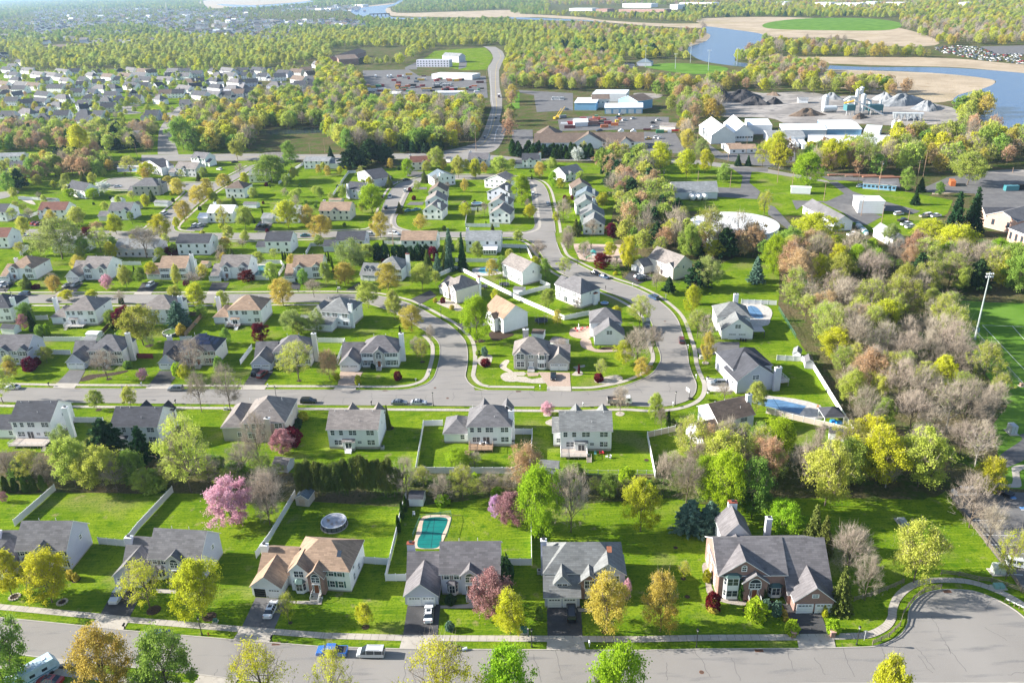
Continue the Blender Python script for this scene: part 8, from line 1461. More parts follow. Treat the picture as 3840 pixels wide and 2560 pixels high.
def mast(t,x,yb,yt,l,n=2,wd=2.6):
 p=at(t,x,yb);h=hgt(p,t,x,yt);e=empty('floodlight_mast',p,0,l,'floodlight','floodlight masts');U(mat('galvanised',(.45,.50,.50),.4,.3)).tube([(0,0,0),(0,0,h)],[.34,.16],12).B('pole',e)
 for k in range(n):
  o=U(PIPE).box(-wd/2,wd/2,-.06,.06,h-.35-k*1.0,h-.22-k*1.0).B('crossbar',e)
  for q in range(4):U(LAMPM).lathe(-wd/2+.3+q*(wd-.6)/3,-.25,[(.12,h-.3-k),(.30,h-.55-k)],8).B('floodlight',o)
 U(mat('mast_box',(.25,.4,.42))).box(.36,.8,-.25,.25,2.5,4).B('control_box',e)
mast('C4',1900,960,345,'tall floodlight mast beside the near sports field')
for i,(x,yb,yt)in enumerate(((700,355,238),(857,362,280),(936,330,233),(1030,372,262),(1180,340,252))):mast('A3',x,yb,yt,'distant floodlight mast at the river sports field, %s'%('leftmost','second','third','fourth','fifth')[i],2,5)
# POOLS, SHEDS AND YARD THINGS
COPING=mat('pool_coping',(.55,.42,.32),var=.15,scale=1.2);COVG=mat('pool_cover_green',(.005,.16,.14),.5,var=.12,scale=.4);COVB=mat('pool_cover_blue',(.10,.20,.34),.5,var=.2,scale=.4);POOLW=water('pool_water',(.10,.42,.52),.08,.1,.8);POOLD=water('pool_dark',(.03,.14,.15),.1,.1,.8);VINYL=mat('pool_wall',(.10,.11,.12),.5)
def sheetobj(name,par,poly_,z,m,o0,thick=None):
 P=[Vector((p.x-o0.x,p.y-o0.y,0))for p in poly_];b=U(m)
 b.prism([(p.x,p.y)for p in P],z-(thick or .05),z);return b.B(name,par)
def pool(label,deckpoly,waterpoly,m,dm=None,name='swimming_pool',lines=True):
 c=sum(waterpoly,Vector())/len(waterpoly);c.z=0;e=empty(name,c,0,label,'pool');sheetobj('coping',e,deckpoly,.07,dm or COPING,c);o=sheetobj('cover' if m in(COVG,COVB)else 'water',e,waterpoly,.10,m,c)
 if lines and m in(COVG,COVB):
  b=U(mat('strap',(.01,.05,.06)));xs=[p.x-c.x for p in waterpoly];ys=[p.y-c.y for p in waterpoly];WP=[Vector((p.x-c.x,p.y-c.y,0))for p in waterpoly];k=min(ys)
  while k<max(ys):
   hit=[]
   for i in range(len(WP)):
    a,d=WP[i],WP[(i+1)%len(WP)]
    if(a.y>k)!=(d.y>k):hit.append(a.x+(d.x-a.x)*(k-a.y)/(d.y-a.y))
   if len(hit)>=2:b.box(min(hit),max(hit),k-.03,k+.03,.10,.108)
   k+=1.5
  b.box(-.05,.05,min(ys)+.3,max(ys)-.3,.10,.112);b.B('strap',o)
 return e
pool('kidney-ended pool under a dark green safety cover with pale coping',poly('E2',(690,575),(700,500),(725,400),(760,345),(850,333),(950,340),(960,380),(925,480),(890,560),(880,582),n=3),poly('E2',(720,570),(722,510),(745,470),(755,400),(775,362),(850,350),(925,357),(937,380),(920,430),(895,480),(890,530),(865,572),(800,582),n=3),COVG)
pool('covered blue pool behind the beige panelled fence',poly('D4',(-60,300),(60,310),(240,330),(480,390),(520,500),(430,515),(230,470),(0,405),(-160,360),n=2),pts('D4',(-110,330),(90,338),(350,398),(290,470),(140,440),(0,405),(-130,375)),COVB,PAVERW)
pool('covered blue pool behind the garage gable house',poly('C3',(2110,640),(2200,625),(2352,660),'C4',(40,720),(20,780),'C3',(2352,830),(2200,850),(2150,800),n=2),poly('C3',(2165,660),(2230,660),(2280,700),(2310,765),(2230,768),(2185,730),n=2),COVB,PAVERW)
pool('free-form turquoise pool with pale deck beside the large white gable house',poly('C2',(1985,320),(2050,300),(2200,285),(2290,290),(2290,345),(2200,370),(2080,380),(2010,360),n=3),poly('C2',(2040,330),(2080,305),(2180,300),(2250,300),(2240,325),(2170,335),(2120,352),(2060,348),n=3),POOLW,PAVERW)
pool('dark pool left of the second twin-gabled house',poly('C2',(-80,280),(60,270),(130,280),(120,350),(40,385),(-100,385),n=2),poly('C2',(-60,300),(30,285),(90,285),(85,330),(60,370),(-60,372),n=2),POOLD,PAVERW)
pool('pale pool at the cul-de-sac garden',pts('B1',(1075,540),(1280,540),(1285,600),(1080,600)),pts('B1',(1200,572),(1275,570),(1275,590),(1205,592)),POOLW,PAVERW)
def roundpool(t,x,y,wpx,label,m,h=1.25,ring=True):
 p=at(t,x,y);r=wpx/2/TI[t][2]/pxm(p);e=empty('above_ground_pool',p,0,label,'pool')
 if ring:U(GRAVEL).lathe(0,0,[(r*1.12,.0),(r*1.12,.05)],32).B('gravel_ring',e)
 b=U(VINYL).lathe(0,0,[(r,0),(r,h)],32,False);o=b.B('pool_wall',e);b=U(POSTW)
 v=[]
 for k in range(32):a=2*pi*k/32;v+=[((r+.1)*cos(a),(r+.1)*sin(a),h+.03),((r-.15)*cos(a),(r-.15)*sin(a),h+.03)]
 b.add(v,[(2*k,(2*k+2)%64,(2*k+3)%64,2*k+1)for k in range(32)]);b.B('rim',e)
 for k in range(16):a=2*pi*k/16;U(BLK).box((r+.04)*cos(a)-.05,(r+.04)*cos(a)+.05,(r+.04)*sin(a)-.05,(r+.04)*sin(a)+.05,0,h).B('upright',e)
 if m:
  b=U(m);n=32;vs=[(0,0,h-.25)]
  for j,q in enumerate((.35,.7,.98)):
   for k in range(n):a=2*pi*k/n;vs.append((r*q*cos(a),r*q*sin(a),h-.32+.3*q*q*(1+.35*sin(a*5))))
  fs=[(0,1+k,1+(k+1)%n)for k in range(n)]
  for j in range(2):
   for k in range(n):fs.append((1+j*n+k,1+(j+1)*n+k,1+(j+1)*n+(k+1)%n,1+j*n+(k+1)%n))
  b.add(vs,fs).B('cover',e)
 return e
TARP=noise_stack('grey_tarp',[((.33,.34,.38),),((.50,.51,.55),.5,.4,.6,4.0),((.28,.16,.06),.45,.55,.68,3.0)],rough=.5)
roundpool('D2',720,1490,225,'round above-ground pool under a grey sagging cover with brown puddles',TARP);roundpool('C1',1572,915,140,'round green-watered pool by the blue spruce',water('algae',(.10,.16,.03),.2),1.1,False);roundpool('B2',2030,905,100,'round covered pool inside the ring gardens',mat('tarp_dark',(.05,.12,.18)),1.2,False);roundpool('C3',850,640,70,'small round blue pool right of the hip house',mat('tarp_blue',(.2,.35,.5)),.7,False)
def trampoline(t,x,y,wpx,l,net=True):
 p=at(t,x,y);r=wpx/2/TI[t][2]/pxm(p);e=empty('trampoline',p,0,l,'trampoline','round trampolines');U(mat('mat_dark',(.025,.03,.04))).lathe(0,0,[(r,.85),(r,.88)],24).B('mat',e);b=U(mat('pad_dark',(.06,.07,.10)))
 P=[((r+.1)*cos(k*pi/12),(r+.1)*sin(k*pi/12),.88)for k in range(25)];b.tube(P,.09,5,False).B('rim',e)
 for k in range(6):
  a=k*pi/3;U(PIPE).tube([((r+.1)*cos(a),(r+.1)*sin(a),0),((r+.1)*cos(a),(r+.1)*sin(a),2.6 if net else .85)],.035,5).B('leg',e)
trampoline('C3',270,805,110,'trampoline with net posts behind the tan-roofed house');trampoline('C2',2090,490,75,'trampoline right of the cream house');trampoline('C2',2282,470,85,'trampoline near the large white gable house')
def shed(label,anchor,depth=3,h=2.2,rise=.9,wall='white',roof='grey',kind='gx',doors=True,name='garden_shed'):
 H_=House(label,anchor,depth,wall,roof,'garden sheds',name,'shed');w_=H_.w;H_.block(0,w_,0,depth,h,kind,rise,ov=.15,fd=.1);
 if doors:
  f=H_.N(0);b=U(mat('shed_door',(.50,.40,.30)));pbox(b,f,w_/2-.75,w_/2-.02,.15,1.95,0,.04);b.B('door',H_.e);b=U(mat('shed_door',(.5,.4,.3)));pbox(b,f,w_/2+.02,w_/2+.75,.15,1.95,0,.04);b.B('door',H_.e)
 H_.done();return H_
shed('tan and white shed with double doors at the fence corner',('E1',2168,205,2262,215,2.3),3.4,2.3,1.0,'beige','blue','gy');shed('white shed with dark roof behind the pool yard',('D2',1402,1245,1530,1248,2.2),3.4,2.2,.7,'white','dark','gx',False);shed('grey-brown old shed under the bare tree at the wire fence',('D2',150,925,282,945,2.2),3.5,2.2,1.1,'grey','taupe','gx',False);shed('long grey shed roof beside the orange tree',('D3',250,945,420,960,2.3),3,2.3,.8,'lav','green','gx',False)
shed('small white shed with dark gabled roof below the panelled fence',('D4',565,640,735,665,2.2),3,2.2,1.0,'white','dark','gx');shed('pale shed at the top of the long white fence',('C4',345,1165,420,1170,2.4),4,2.4,.9,'grey','grey','gy',False);shed('white shed left of the long fence top',('C4',228,1085,300,1095,2.2),4,2.2,.9,'white','lgrey','gy',False);shed('white flat-topped shed on the terrace lawn',('C1',785,910,888,915,2.0),3,2.0,.4,'white','white','gx',False);shed('grey-roofed playhouse shed behind the grey hip roof',('C1',770,962,875,966,2.1),3,2.1,.8,'white','lgrey','gx')
shed('white shed with dark roof at the left back yard',('C1',0,860,120,866,2.3),3.5,2.3,1.2,'white','dark','gx',False);shed('tan toy shed by the yellow slide',('C1',1842,265,1905,268,2.0),3,2.0,.9,'beige','tan','gx');shed('long white shed in the corner garden of the upper street',('B1',1412,878,1535,882,2.4),4,2.4,.8,'white','lgrey','gx',False);shed('white shed right of the pale-roofed house',('B1',2232,892,2352,896,2.4),4,2.4,.8,'white','grey','gx',False);shed('white shed above the grey hedge house',('B1',1015,855,1105,860,2.4),4,2.4,1,'white','lgrey','gx',False);shed('gable shed right of the white shed above the grey hedge house',('B1',1180,900,1260,905,2.6),4,2.6,1.2,'grey','grey','gy',False)
shed('grey shed at the curved pool garden',('B1',412,852,508,856,2.2),3,2.2,.7,'white','grey','gx',False);shed('tan outbuilding before the cluttered patio',('B2',668,855,780,858,2.3),4,2.3,.6,'cream','tan','gx',False);shed('brown hen-house shed in the ring gardens',('B2',1878,890,1928,892,2),3,2.,.9,'taupe','tan','gy',False);shed('white pavilion by the road bend',('B2',1742,478,1785,480,2.4),4,2.4,1.0,'white','dark','gx',False);shed('round-backed shed behind the stone house',('C3',180,905,285,912,2.5),4,2.5,.6,'white','brown','gx',False);shed('second shed behind the stone house garage',('C3',340,985,462,1010,2.5),5,2.5,.6,'white','taupe','gx',False)
shed('boxy shed by the white gable house',('C3',10,500,98,508,2.2),3.5,2.2,.6,'white','grey','gx',False)
H_=House('open pool pavilion with charcoal hip roof beside the covered pool',('D4',525,490,705,488,2.6),5,'white','dark',None,'pool_pavilion','pavilion');H_.block(0,H_.w,0,5,2.6,'hip',1.6,ov=.3,z0=2.45);[U(TRIM).box(x-.12,x+.12,y-.12,y+.12,0,2.45).B('post',H_.e)for x in(.1,H_.w-.1)for y in(.1,4.9)];H_.done()
H_=House('dark pergola with tan canopy beside the covered pool terrace',('C3',2218,890,2325,888,2.5),4,'taupe','tan',None,'pergola','pergola');H_.block(0,H_.w,0,4,2.5,'none',.1,z0=2.4);[U(mat('dark_post',(.06,.05,.04))).box(x-.1,x+.1,y-.1,y+.1,0,2.4).B('post',H_.e)for x in(.1,H_.w-.1)for y in(.1,3.9)];H_.done()
def bin_(t,x,y,m,l,lie=False,h=.85,r=.3):
 p=at(t,x,y);e=empty('rubbish_bin',p,.3,l,'bin');b=U(m)
 if lie:b.tube([(-h/2,0,r),(h/2,0,r)],[r*.8,r],12);b.B('body',e)
 else:b.lathe(0,0,[(r*.8,0),(r,h)],12);b.B('body',e);U(BLK).lathe(0,0,[(r*1.08,h),(r*.9,h+.08)],12).B('lid',e)
bin_('E2',1065,1325,mat('bin_pale',(.55,.62,.66)),'pale bin lying on its side at the kerb',True);bin_('E2',988,1325,BLK,'dark bin at the kerb');bin_('E2',966,1300,mat('bin_grey',(.2,.25,.25)),'grey-green bin on the verge');bin_('E3',1080,830,BLK,'black wheeled bin at the brick garage');bin_('E1',2300,945,mat('bin_pot',(.6,.5,.45)),'terracotta pot at the front steps',h=.6,r=.22);bin_('E2',15,945,mat('bin_white',(.7,.7,.68)),'white planter by the brick entrance',h=.6,r=.25)
for i,(x,y)in enumerate(((2100,975),(2122,978),(2145,980))):bin_('C3',x,y,BLK,'black bin in the row of three by the right garage, %s'%('first','second','third')[i])
for i,(x,y)in enumerate(((1798,1325),(1803,1455))):bin_('C3',x,y,mat('planter_white',(.7,.68,.64)),'round white planter at the pale drive, %s'%('upper','lower')[i],h=.7,r=.45)
def acunit(t,x,y,l):p=at(t,x,y);e=empty('air_conditioner',p,0,l,'air conditioner','air conditioner units');U(mat('ac_body',(.35,.36,.36))).box(-.45,.45,-.45,.45,0,.85).B('body',e);U(BLK).lathe(0,0,[(.34,.85),(.34,.87)],14).B('fan_grille',e)
acunit('E2',1612,760,'air conditioner beside the dormer house');acunit('D2',1163,790,'air conditioner at the brown gable house');acunit('D3',8,745,'air conditioner at the wooden deck house corner')
def pillar(t,x,y,l):p=at(t,x,y);e=empty('brick_pillar',p,0,l,'pillar','brick drive pillars');U(WL['brick']).box(-.4,.4,-.4,.4,0,1.25).B('shaft',e);U(mat('cap_pink',(.5,.3,.26))).box(-.5,.5,-.5,.5,1.25,1.4).B('cap',e)
pillar('E3',936,1022,'brick pillar left of the brick house drive');pillar('E3',1176,1020,'brick pillar right of the brick house drive')
def bench(t,x0,y0,x1,y1,l,m=None):a,c=at(t,x0,y0),at(t,x1,y1);L_=(c-a).length;e=empty('guard_rail',a,math.atan2(c.y-a.y,c.x-a.x),l,'rail');U(m or TRIM).box(0,L_,-.05,.05,.55,.8).B('beam',e);[U(RAILW).box(q-.07,q+.07,-.2,-.05,0,.75).B('post',e)for q in[L_*k/4 for k in range(5)]]
bench('E3',2235,805,2352,862,'white guard rail right of the turning circle')
p=at('D3',500,790);e=empty('covered_grill',(p.x,p.y,.8),0,'barbecue under a bright blue cover on the deck','barbecue');U(mat('blue_cover',(.02,.22,.60),.5,bump=.4)).taper(0,0,0,.9,.95,.45,.75,.3).taper(0,0,.9,1.15,.75,.3,.45,.18).B('cover',e);[U(BLK).lathe(q,-.3,[(.09,0),(.09,.12)],8).B('wheel',e)for q in(-.7,.7)]
p=at('D3',1630,335);e=empty('basketball_hoop',p,R(200),'basketball hoop at the kerb by the last street lamp','basketball hoop');U(BLK).tube([(0,0,0),(0,0,2.6),(.7,0,3.0)],.08,8).B('pole',e);U(LAMPM).box(.7,.75,-.9,.9,2.7,3.8).B('backboard',e);U(PC['orange']).tube([(.98+.23*cos(a*.785),.23*sin(a*.785),3.05)for a in range(9)],.02,4,False).B('rim',e);U(BLK).box(-.9,.2,-.5,.5,0,.3).B('base',e)
def table(t,x,y,l,m,z=0.0,r=.6,umb=None):
 p=at(t,x,y);e=empty('patio_table',(p.x,p.y,z),0,l,'table');U(m).lathe(0,0,[(r,.7),(r,.74)],14).B('table_top',e);U(m).lathe(0,0,[(.25,0),(.05,.1),(.05,.7)],8).B('pedestal',e)
 if umb:U(umb).lathe(0,0,[(.12,1.2),(.16,2.4),(.02,2.8)],8).B('closed_parasol',e)
def chair(t,x,y,l,m,g=None,z=0.0,rz=0):
 p=at(t,x,y);e=empty('garden_chair',(p.x,p.y,z),rz,l,'chair',g);U(m).box(-.28,.28,-.28,.28,.38,.44).B('seat',e);U(m).box(-.28,.28,.24,.3,.44,.95).B('backrest',e);[U(m).box(q-.03,q+.03,w_-.03,w_+.03,0,.38).B('leg',e)for q in(-.25,.25)for w_ in(-.25,.25)]
WHT=mat('chair_white',(.7,.7,.7));REDC=mat('cushion_red',(.5,.03,.05));WDC=mat('chair_wood',(.38,.2,.1))
chair('E2',690,335,'white garden chair by the pool fence',WHT);table('C3',612,880,'patio table with white closed parasol on the round terrace',WHT,umb=WHT)
for i,(x,y)in enumerate(((585,875),(635,880),(650,868),(600,892),(690,860))):chair('C3',x,y,'red-cushioned chair on the round terrace, %s'%('left of the table','right of the table','upper right of the table','before the table','at the house wall')[i],REDC,'red chairs on the round terrace',rz=i*1.2)
for i,(x,y)in enumerate(((455,415),(490,455),(1500,0))[:2]):chair('D4',x,y,'wooden armchair on the pale pool terrace, %s'%('upper','lower')[i],WDC,rz=-.6+i)
table('D2',2090,760,'pale table on the wooden deck',WHT,.75,.7);
for i,(x,y)in enumerate(((2060,775),(2120,770),(2095,745))):chair('D2',x,y,'pale chair round the table on the wooden deck, %s'%('left','right','behind')[i],WHT,'pale chairs on the wooden deck',.75,i*2)
for i,(x,y)in enumerate(((765,845),(815,835),(840,835),(700,860),(870,870),(900,875))):chair('D3',x,y,'%s patio piece behind the pale-roofed house, %s'%(('teal','maroon','maroon','grey','white','white')[i],('by the stair','second from the stair','third from the stair','under the deck stair','among the white heap','right end')[i]),(mat('teal_chair',(.1,.3,.3)),REDC,REDC,PIPE,WHT,WHT)[i],None,0,i*1.1)
for i,(x,y)in enumerate(((600,545),(650,555))):p=at('D4',x,y);e=empty('covered_furniture',p,0,'bright blue furniture cover in the pavilion yard, %s'%('left','right')[i],'furniture cover');U(MAT['blue_cover']).taper(0,0,0,.7,.9,.6,.7,.45).B('cover',e);U(BLK).box(-.8,.8,-.5,.5,-.02,.03).B('hem',e)
p=at('C3',745,215);e=empty('playground_tower',p,.2,'teal climbing tower with slides on the sand playground','playground');TEAL=mat('teal_plastic',(.05,.42,.38),.4);GRNP=mat('green_plastic',(.15,.55,.3),.4)
[U(TEAL).tube([(x,y,0),(x,y,3.2)],.07,8).B('post',e)for x in(-1,1)for y in(-1,1)];U(PIPE).box(-1,1,-1,1,1.5,1.6).B('platform',e);U(TEAL).add([(-1.3,-1.3,3),(1.3,-1.3,3),(1.3,1.3,3),(-1.3,1.3,3),(0,0,3.9)],[(0,1,4),(1,2,4),(2,3,4),(3,0,4)]).B('canopy',e);U(GRNP).add([(-1,-.35,1.6),(-1,.35,1.6),(-3.4,.35,.2),(-3.4,-.35,.2),(-1,-.35,1.85),(-1,.35,1.85),(-3.4,.35,.45),(-3.4,-.35,.45)],[(0,1,2,3),(0,3,7,4),(1,5,6,2)]).B('slide',e);U(TEAL).add([(1,-.35,1.6),(1,.35,1.6),(3.2,.35,.2),(3.2,-.35,.2),(1,-.35,1.85),(3.2,-.35,.45),(1,.35,1.85),(3.2,.35,.45)],[(3,2,1,0),(0,4,5,3),(1,2,7,6)]).B('slide',e)
p=at('C3',710,185);e=empty('swing_frame',p,.1,'blue swing frame on the sand playground','swing');BLUP=mat('blue_pipe',(.1,.2,.5),.4);U(BLUP).tube([(-2.5,0,2.4),(2.5,0,2.4)],.06,6).B('crossbar',e);[U(BLUP).tube([(x,y,0),(x,0,2.4)],.05,6).B('leg',e)for x in(-2.5,2.5)for y in(-1,1)];[U(BLK).box(x-.25,x+.25,-.12,.12,.5,.55).B('seat',e)for x in(-1.2,1.2)];[U(PIPE).tube([(x,0,.55),(x,0,2.4)],.02,4).B('chain',e)for x in(-1.4,-1.0,1.0,1.4)]
for i,(t,x,y,w_)in enumerate((('E1',108,937,70),('E1',458,975,66),('C3',1778,1180,52))):p=at(t,x,y);r=w_/2/TI[t][2]/pxm(p);e=empty('stone_ring',p,0,'ring of edging stones round a tree foot, %s'%('left edge garden','first house garden','right lawn of the golden young tree')[i],'stone edging');[U(GRAVEL).box(r*cos(a)-.16,r*cos(a)+.16,r*sin(a)-.16,r*sin(a)+.16,0,.22).B('stone',e)for a in[k*.48 for k in range(13)]]
# WORKS, HALLS AND FAR BUILDINGS
def hall(label,nl,nr,depth,h,kind='gx',rise=3,wall='metal',roof='white',t='B3',name='works_hall',cat='hall',doors=0,wins=0,far_=None,group=None,ov=.4,doorm=None,wz=1.2,wh=1.2):
 H_=House(label,(t,nl[0],nl[1],nr[0],nr[1],h),depth,wall,roof,group,name,cat)
 if far_:
  q=at(t,far_[0],far_[1],h);d=q-H_.p;d.z=0;H_.d=depth=d.length;H_.a=math.atan2(d.y,d.x)-pi/2;H_.e.rotation_euler=(0,0,H_.a);nrw=at(t,nr[0],nr[1],h)-H_.p;H_.w=abs(nrw.x*cos(H_.a)+nrw.y*sin(H_.a))
 H_.block(0,H_.w,0,depth,h,kind,rise,ov=ov);f=H_.N(0)
 for k in range(doors):b=U(doorm or mat('roller_door',(.62,.66,.70),.5));c=H_.w*(k+.5)/doors;pbox(b,f,c-H_.w/doors*.36,c+H_.w/doors*.36,.1,min(h*.72,4.2),0,.06);b.B('roller_door',H_.e)
 for k in range(wins):
  c=H_.w*(k+.5)/wins;b=U(PANE);pbox(b,f,c-.7,c+.7,wz,wz+wh,0,.05);b.B('window',H_.e)
 H_.done();return H_
H_=hall('long brown-roofed white hall with a central gable, behind the evergreen hedge',(202,332),(1212,320),20,5.0,'gx',5.0,'white','brown',wins=0);f=H_.N(0);w_=H_.w
for k in(.05,.10,.27,.36,.57,.64,.90):b=U(PANE);pbox(b,f,k*w_-.8,k*w_+.8,2.6,4.0,0,.05);b.B('window',H_.e)
H_.wb=MB();H_.rb=MB();H_.block(-.8,w_*.235,20.2,46,5.0,'hip',6);H_.fgable(w_*.37,w_*.63,-.6,5.0,6.0,12,ov=.5);H_.fgable(w_*.79,w_*.88,-.8,5.0,2.8,8,ov=.5);H_.wb.B('wing_wall',H_.e);H_.rb.B('wing_roof',H_.e)
hall('blue municipal hall with white roof and four roller doors',(487,566),(686,564),26,5.5,'gx',2.2,'blue','white','A3',doors=5);hall('tall blue corner part of the municipal hall',(328,540),(442,540),24,7,'shn',1.5,'blue','white','A3');hall('brown-roofed middle of the municipal hall',(420,522),(512,520),22,8,'gx',3,'cream','brown','A3',wins=4,wz=4.5);hall('gabled entrance part of the municipal hall',(560,520),(660,532),20,8,'gy',4,'blue','brown','A3');hall('flat white back roof of the municipal hall',(420,492),(600,492),30,8,'none',1,'metal','white','A3')
hall('white twin-gabled hall, left gable',(1832,262),(2035,240),10,6.5,'gy',6,'metal','white',far_=(1722,170));hall('white twin-gabled hall, right gable',(2040,240),(2222,240),10,6.5,'gy',6,'metal','white',far_=(1945,150),wins=7,wz=2.5)
hall('small white office with brown roof beside the works road',(2002,390),(2245,385),12,3.4,'gx',2,'white','tan',wins=3,far_=None);hall('white gabled end of the small brown-roofed office',(1925,340),(2000,390),10,3.2,'gy',2,'white','tan')
hall('long pale grey barn with three skylights behind three white tanks',(1478,786),(1890,778),13,4.2,'gx',4.2,'metal','lgrey',wins=0);
for i,(x,y)in enumerate(((1665,868),(1722,866),(1778,864))):
 p=at('B3',x,y);e=empty('gas_tank',p,R(100),'white horizontal tank before the grey barn, %s of three'%('left','middle','right')[i],'tank','white tanks before the barn');U(WHITEP).tube([(-.7,0,1.9),(-.35,0,1.9),(0,0,1.9),(9,0,1.9),(9.4,0,1.9),(9.7,0,1.9)],[.5,1.1,1.45,1.45,1.1,.5],16).B('vessel',e,smooth=True);[U(FOUND).box(q-.25,q+.25,-1,1,0,.9).B('saddle',e)for q in(1.5,7.5)]
p0=at('B3',1630,1075,7.0);p1=at('B3',2447,1075,7.0);c=(p0+p1)/2;r=(p1-p0).length/2;e=empty('round_tank',(c.x,c.y,0),0,'huge round white water tank with a shallow domed roof','tank');U(mat('tank_white',(.62,.70,.76),.4,var=.06,scale=.2)).lathe(0,0,[(r,0),(r,6.7)],72).B('tank_wall',e,smooth=True);U(mat('tank_roof',(.80,.80,.79),.45,var=.05,scale=.15)).lathe(0,0,[(r+.3,6.7),(r+.3,7.0),(r*.8,7.7),(r*.5,8.2),(r*.2,8.5),(.01,8.6)],72).B('tank_roof',e);U(PIPE).lathe(r*.3,-r*.5,[(.5,7.6),(.5,9)],10).B('roof_vent',e);U(PIPE).tube([(r*.7,-r*.72,0),(r*.7,-r*.72,10)],.08,6).B('ladder_rail',e)
hall('long dark-roofed shed with white gable end near the oak',(612,1064),(772,1050),10,4.4,'gy',3,'white','grey','B4',far_=(325,905),wins=1);hall('white cube building with plain white roof on the works lawn',(836,886),(1073,892),16,5.4,'shf',1.2,'metal','white','B4');hall('long blue-grey trailer office behind the works lawn',(876,700),(1180,722),9,3.4,'gx',.9,'blue','grey','B4',wins=8,wz=1.2,name='trailer_office',cat='office')
hall('white shed with grey roof beside the vivid green tree',(1150,1215),(1290,1225),10,4,'gy',2.4,'white','lgrey','B4',far_=(975,1115));hall('pink brick mill, long wing towards the camera',(2010,990),(2200,1078),10,6,'gy',3,'pinkb','grey','B4',far_=(2240,930),wins=2,wz=2,wh=2.6);hall('pink brick mill, second wing at the right edge',(2218,1112),(2480,1215),22,6,'gx',3,'pinkb','dark','B4',wins=5,wz=1.5,wh=3);hall('pink brick mill, small gable left',(1925,945),(2008,1000),18,5.5,'gy',2.6,'pinkb','dark','B4')
hall('white shelter roof with round tanks beneath, on the works lawn',(215,745),(395,752),5,3.4,'shf',.3,'metal','white','B4',name='tank_shelter',cat='shelter')
hall('long pale factory block, front range',(465,362),(1190,322),30,7,'gx',1.4,'metal','white','B4',far_=(372,262));hall('factory block with blue fascia',(545,206),(862,206),40,6,'gx',1.2,'blue','white','B4');hall('factory block, left grey range',(150,212),(540,212),26,6,'gx',1.2,'metal','white','B4');hall('factory block, low front left range',(0,272),(340,272),24,5.5,'gx',1.2,'metal','lgrey','B4');hall('factory block, flat range behind the twin gables',(-180,170),(40,170),30,7,'none',1,'metal','white','B4');hall('factory block, right small white part',(880,215),(1030,222),24,6,'none',1,'metal','white','B4')
for i,(x,y)in enumerate(((238,345),(318,350))):H_=hall('white semitrailer at the loading dock, %s'%('left','right')[i],(x,y-5),(x+55,y+2),14,3.6,'none',.1,'metal','white','B4',name='semitrailer',cat='trailer',far_=(x-42,y-50),ov=.02)
hall('long white warehouse roof behind the scrap yard',(1612,682),(1985,690),22,6,'none',1,'metal','white','A2');hall('hotel block with three rows of windows, pale blue',(1472,552),(1772,552),12,10,'none',1,'lav','lgrey','A2',name='hotel_block',cat='hotel');H_=hall('hotel gable block at the right, grey roof',(1710,512),(1862,520),14,9,'gx',4,'lav','lgrey','A2',name='hotel_block',cat='hotel')
H0=House('x',('A2',1472,556,1772,556,10),1,'lav');bpy.data.objects.remove(H0.e)
ht=[o for o in bpy.data.objects if o.get('label','').startswith('hotel block with')][0];hw=H0.w
for k in range(11):
 for z in(1.0,4.2,7.4):b=U(PANE);pbox(b,(lambda a,zz,o:(a,-o,zz)),hw*(k+.5)/11-1.0,hw*(k+.5)/11+1.0,z,z+1.5,0,.08);b.B('window',ht)
hall('dark red brick school with grey gabled roofs beyond the wood',(705,520),(760,548),30,9,'gy',4,'brick','brown','A2',name='brick_block',cat='building');hall('long brick wing of the school beyond the wood',(780,545),(1010,470),25,8,'gx',5,'brick','brown','A2',name='brick_block',cat='building');hall('low brown-roofed mall in the far left',(340,435),(850,425),60,7,'hip',3,'brick','brown','A1',name='mall_building',cat='building')
hall('grey scrap yard office roof among the yellow trees',(1330,905),(1430,905),14,5,'gx',2,'metal','lgrey','A2');hall('white arched store in the scrap yard',(1190,860),(1320,860),8,3.5,'gx',1.8,'metal','white','A2');hall('long low white store before the scrap heaps',(1640,850),(1910,848),10,3.5,'gx',1,'metal','white','A2');hall('works shop with reddish roof right of the lot',(1358,172),(1500,178),10,4,'gx',1.6,'cream','taupe','B3');hall('white ribbed arch store behind the brown hall',(575,145),(698,140),9,3.8,'gx',2.2,'metal','white','B3');hall('red store beside the ribbed arch',(700,135),(795,130),9,3.4,'gx',.8,'brick','red','B3')
for i,(x,y)in enumerate(((978,225),(1092,228))):hall('small white tent-roofed booth at the lot fence, %s'%('left','right')[i],(x,y),(x+45,y),4,2.4,'gy',1.4,'white','white','B3',name='tent_booth',cat='booth')
hall('pale blue sports pavilion with hip roof by the river field',(655,328),(732,328),16,5,'hip',4,'lav','blue','A3',name='sports_pavilion',cat='pavilion')
def crate(t,x,y,l,m,L_=6,W_=2.4,h=2.5,rz=0,g='containers and scrap of the yards',cat='container',name='metal_container'):
 p=at(t,x,y);e=empty(name,p,rz,l,cat,g);U(m).box(-L_/2,L_/2,-W_/2,W_/2,.1,h).B('box',e);b=U(BLK);[b.box(-L_/2-.02,-L_/2,-W_/2+.1+k*W_/4,-W_/2+.14+k*W_/4,.2,h-.1)for k in range(4)];b.box(-L_/2,L_/2,-W_/2-.02,-W_/2,h-.12,h-.06).B('trim',e)
zr=random.Random(4);ZC={'rust red':PC['red'],'white':PC['white'],'orange':PC['orange'],'grey':PC['grey'],'green':PC['green'],'yellow':PC['yellow'],'maroon':PC['maroon'],'dark':BLK}
